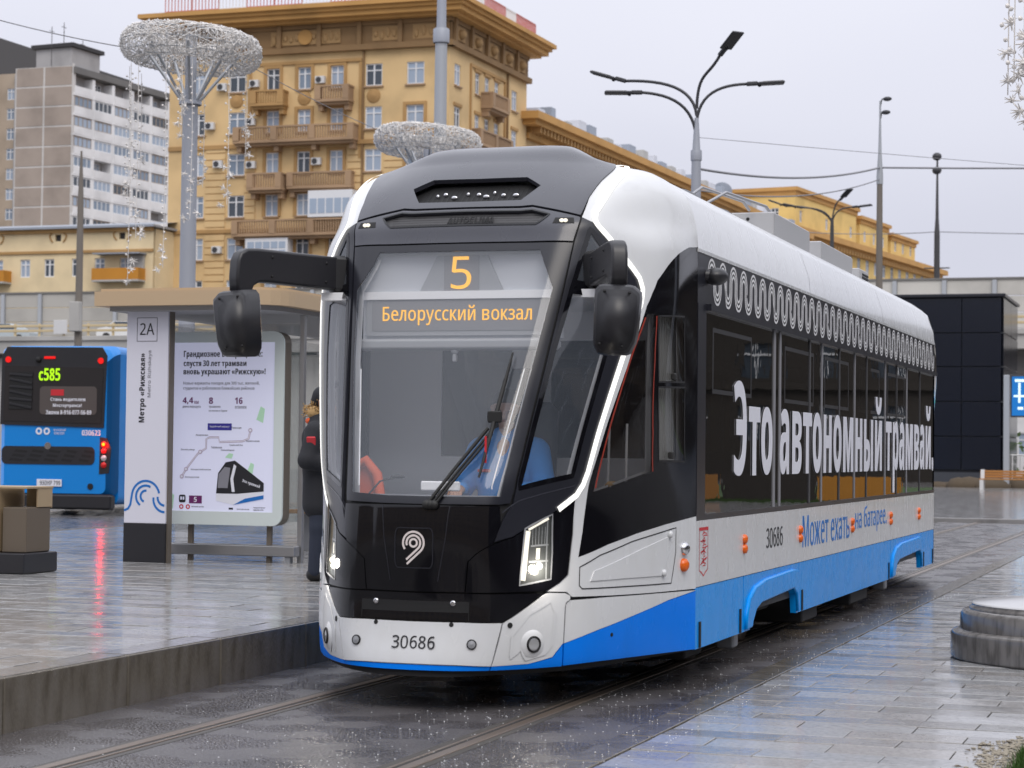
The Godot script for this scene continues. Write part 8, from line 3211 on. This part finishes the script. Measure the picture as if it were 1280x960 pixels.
func build_small() -> void:
	# sleet grains lying on the wet asphalt
	var g := Mb.new()
	g.ball(Vector3.ZERO, Vector3.ONE, 5, 4)
	var mm := MultiMesh.new()
	mm.transform_format = MultiMesh.TRANSFORM_3D
	mm.mesh = g.mesh()
	var n := 1200
	mm.instance_count = n
	for k in n:
		var z := -9.2 - pow(rng.randf(), 1.3) * 15.0
		var x := clampf(rng.randfn(0.9, 0.6), -1.2, 1.75)
		if rng.randf() < 0.15: x = rng.randf_range(-1.5, 1.7)
		var r := rng.randf_range(0.002, 0.0045)
		mm.set_instance_transform(k, Transform3D(Basis.from_scale(Vector3(r, r * 0.7, r)), Vector3(x, 0.003 if x < 1.42 else 0.006, z)))
	var mi := MultiMeshInstance3D.new()
	mi.name = "sleet_grains"
	mi.multimesh = mm
	mi.material_override = M.ice
	mi.set_meta("kind", "stuff")
	add_child(mi)
	tag(mi, "white sleet grains scattered on the wet track beside the tram", "sleet")
	# the corner of lawn with its gritty edge
	var b := Mb.new()
	b.prism(PackedVector2Array([Vector2(3.52, 8.0), Vector2(6.5, 8.0), Vector2(6.5, 14.0), Vector2(4.45, 13.0), Vector2(3.8, 12.2), Vector2(3.55, 11.5)]), 0.03, Transform3D(Basis(Vector3.RIGHT, -PI / 2), Vector3(0, 0.0, 0)))
	tag(struct("verge_soil", b, M.soil), "", "", "", "structure")
	var blade := Mb.new()
	blade.tinted = true
	for k in 9:
		var a := rng.randf() * TAU
		var o := Vector3(rng.randf_range(-0.02, 0.02), 0, rng.randf_range(-0.02, 0.02))
		var lean := Vector3(cos(a), 0, sin(a)) * rng.randf_range(0.015, 0.05)
		var h := rng.randf_range(0.05, 0.11)
		var w := Vector3(-sin(a), 0, cos(a)) * 0.0028
		var nn := Vector3(cos(a), 0.4, sin(a)).normalized()
		var tint := rng.randf_range(0.6, 1.3)
		blade.col = Color(0.06 * tint, 0.14 * tint, 0.018 * tint)
		var i := blade.vert(o - w, nn)
		blade.vert(o + w, nn); blade.vert(o + lean * 0.5 + Vector3(0, h * 0.6, 0) + w * 0.8, nn); blade.vert(o + lean * 0.5 + Vector3(0, h * 0.6, 0) - w * 0.8, nn); blade.vert(o + lean * 1.3 + Vector3(0, h, 0), nn)
		blade.tri(i, i + 1, i + 2); blade.tri(i, i + 2, i + 3); blade.tri(i + 3, i + 2, i + 4)
	mm = MultiMesh.new()
	mm.transform_format = MultiMesh.TRANSFORM_3D
	mm.mesh = blade.mesh()
	n = 5000
	mm.instance_count = n
	for k in n:
		var z := -rng.randf_range(8.6, 12.6)
		var edge := 3.55 + maxf(0.0, (-z - 11.5)) * 0.5
		var x := edge + 0.05 + absf(rng.randfn(0.0, 0.55))
		mm.set_instance_transform(k, Transform3D(Basis(Vector3.UP, rng.randf() * TAU).scaled(Vector3.ONE * rng.randf_range(0.6, 1.2)), Vector3(x, 0.028, z)))
	mi = MultiMeshInstance3D.new()
	mi.name = "verge_grass"
	mi.multimesh = mm
	mi.material_override = M.grass
	mi.set_meta("kind", "stuff")
	add_child(mi)
	tag(mi, "green lawn corner at the picture's lower right", "grass")
	mm = MultiMesh.new()
	mm.transform_format = MultiMesh.TRANSFORM_3D
	mm.mesh = g.mesh()
	n = 1500
	mm.instance_count = n
	for k in n:
		var z := -rng.randf_range(9.2, 12.4)
		var edge := 3.55 + maxf(0.0, (-z - 11.5)) * 0.5
		var x := edge + rng.randfn(-0.04, 0.09)
		var r := rng.randf_range(0.003, 0.012)
		mm.set_instance_transform(k, Transform3D(Basis(Vector3.UP, rng.randf() * TAU).scaled(Vector3(r * 1.3, r * 0.6, r)), Vector3(x, 0.004 if x < edge else 0.031, z)))
	mi = MultiMeshInstance3D.new()
	mi.name = "verge_gravel"
	mi.multimesh = mm
	mi.material_override = M.grit
	mi.set_meta("kind", "stuff")
	add_child(mi)
	tag(mi, "gravel and grit spilling from the lawn's edge", "gravel")
	# brown leaves lying along the edge and on the slabs
	var leaf := Mb.new()
	leaf.quad(Vector3(-0.03, 0.001, 0), Vector3(0, 0.009, 0.016), Vector3(0.032, 0.002, 0.0), Vector3(0, 0.006, -0.016), Vector3.UP)
	var lm := leaf.mesh()
	var first: Node3D = null
	for q in [[3.33, -11.3, 0.3, "second brown leaf from the back on the slabs by the lawn corner"], [3.36, -10.75, 1.2, "brown leaf closest to the gravel at the lawn corner"], [3.28, -11.1, 2.2, "brown leaf lying farthest left on the slabs by the lawn"], [3.45, -11.5, 0.8, "brown leaf farthest back along the lawn corner's edge"], [3.3, -10.5, 2.9, "brown leaf nearest the bottom edge of the picture"]]:
		var o := part(self, "fallen_leaf", lm, M.soil, Transform3D(Basis(Vector3.UP, q[2]), Vector3(q[0], 0.006, q[1])))
		tag(o, q[3], "leaf", "fallen leaves by the lawn")
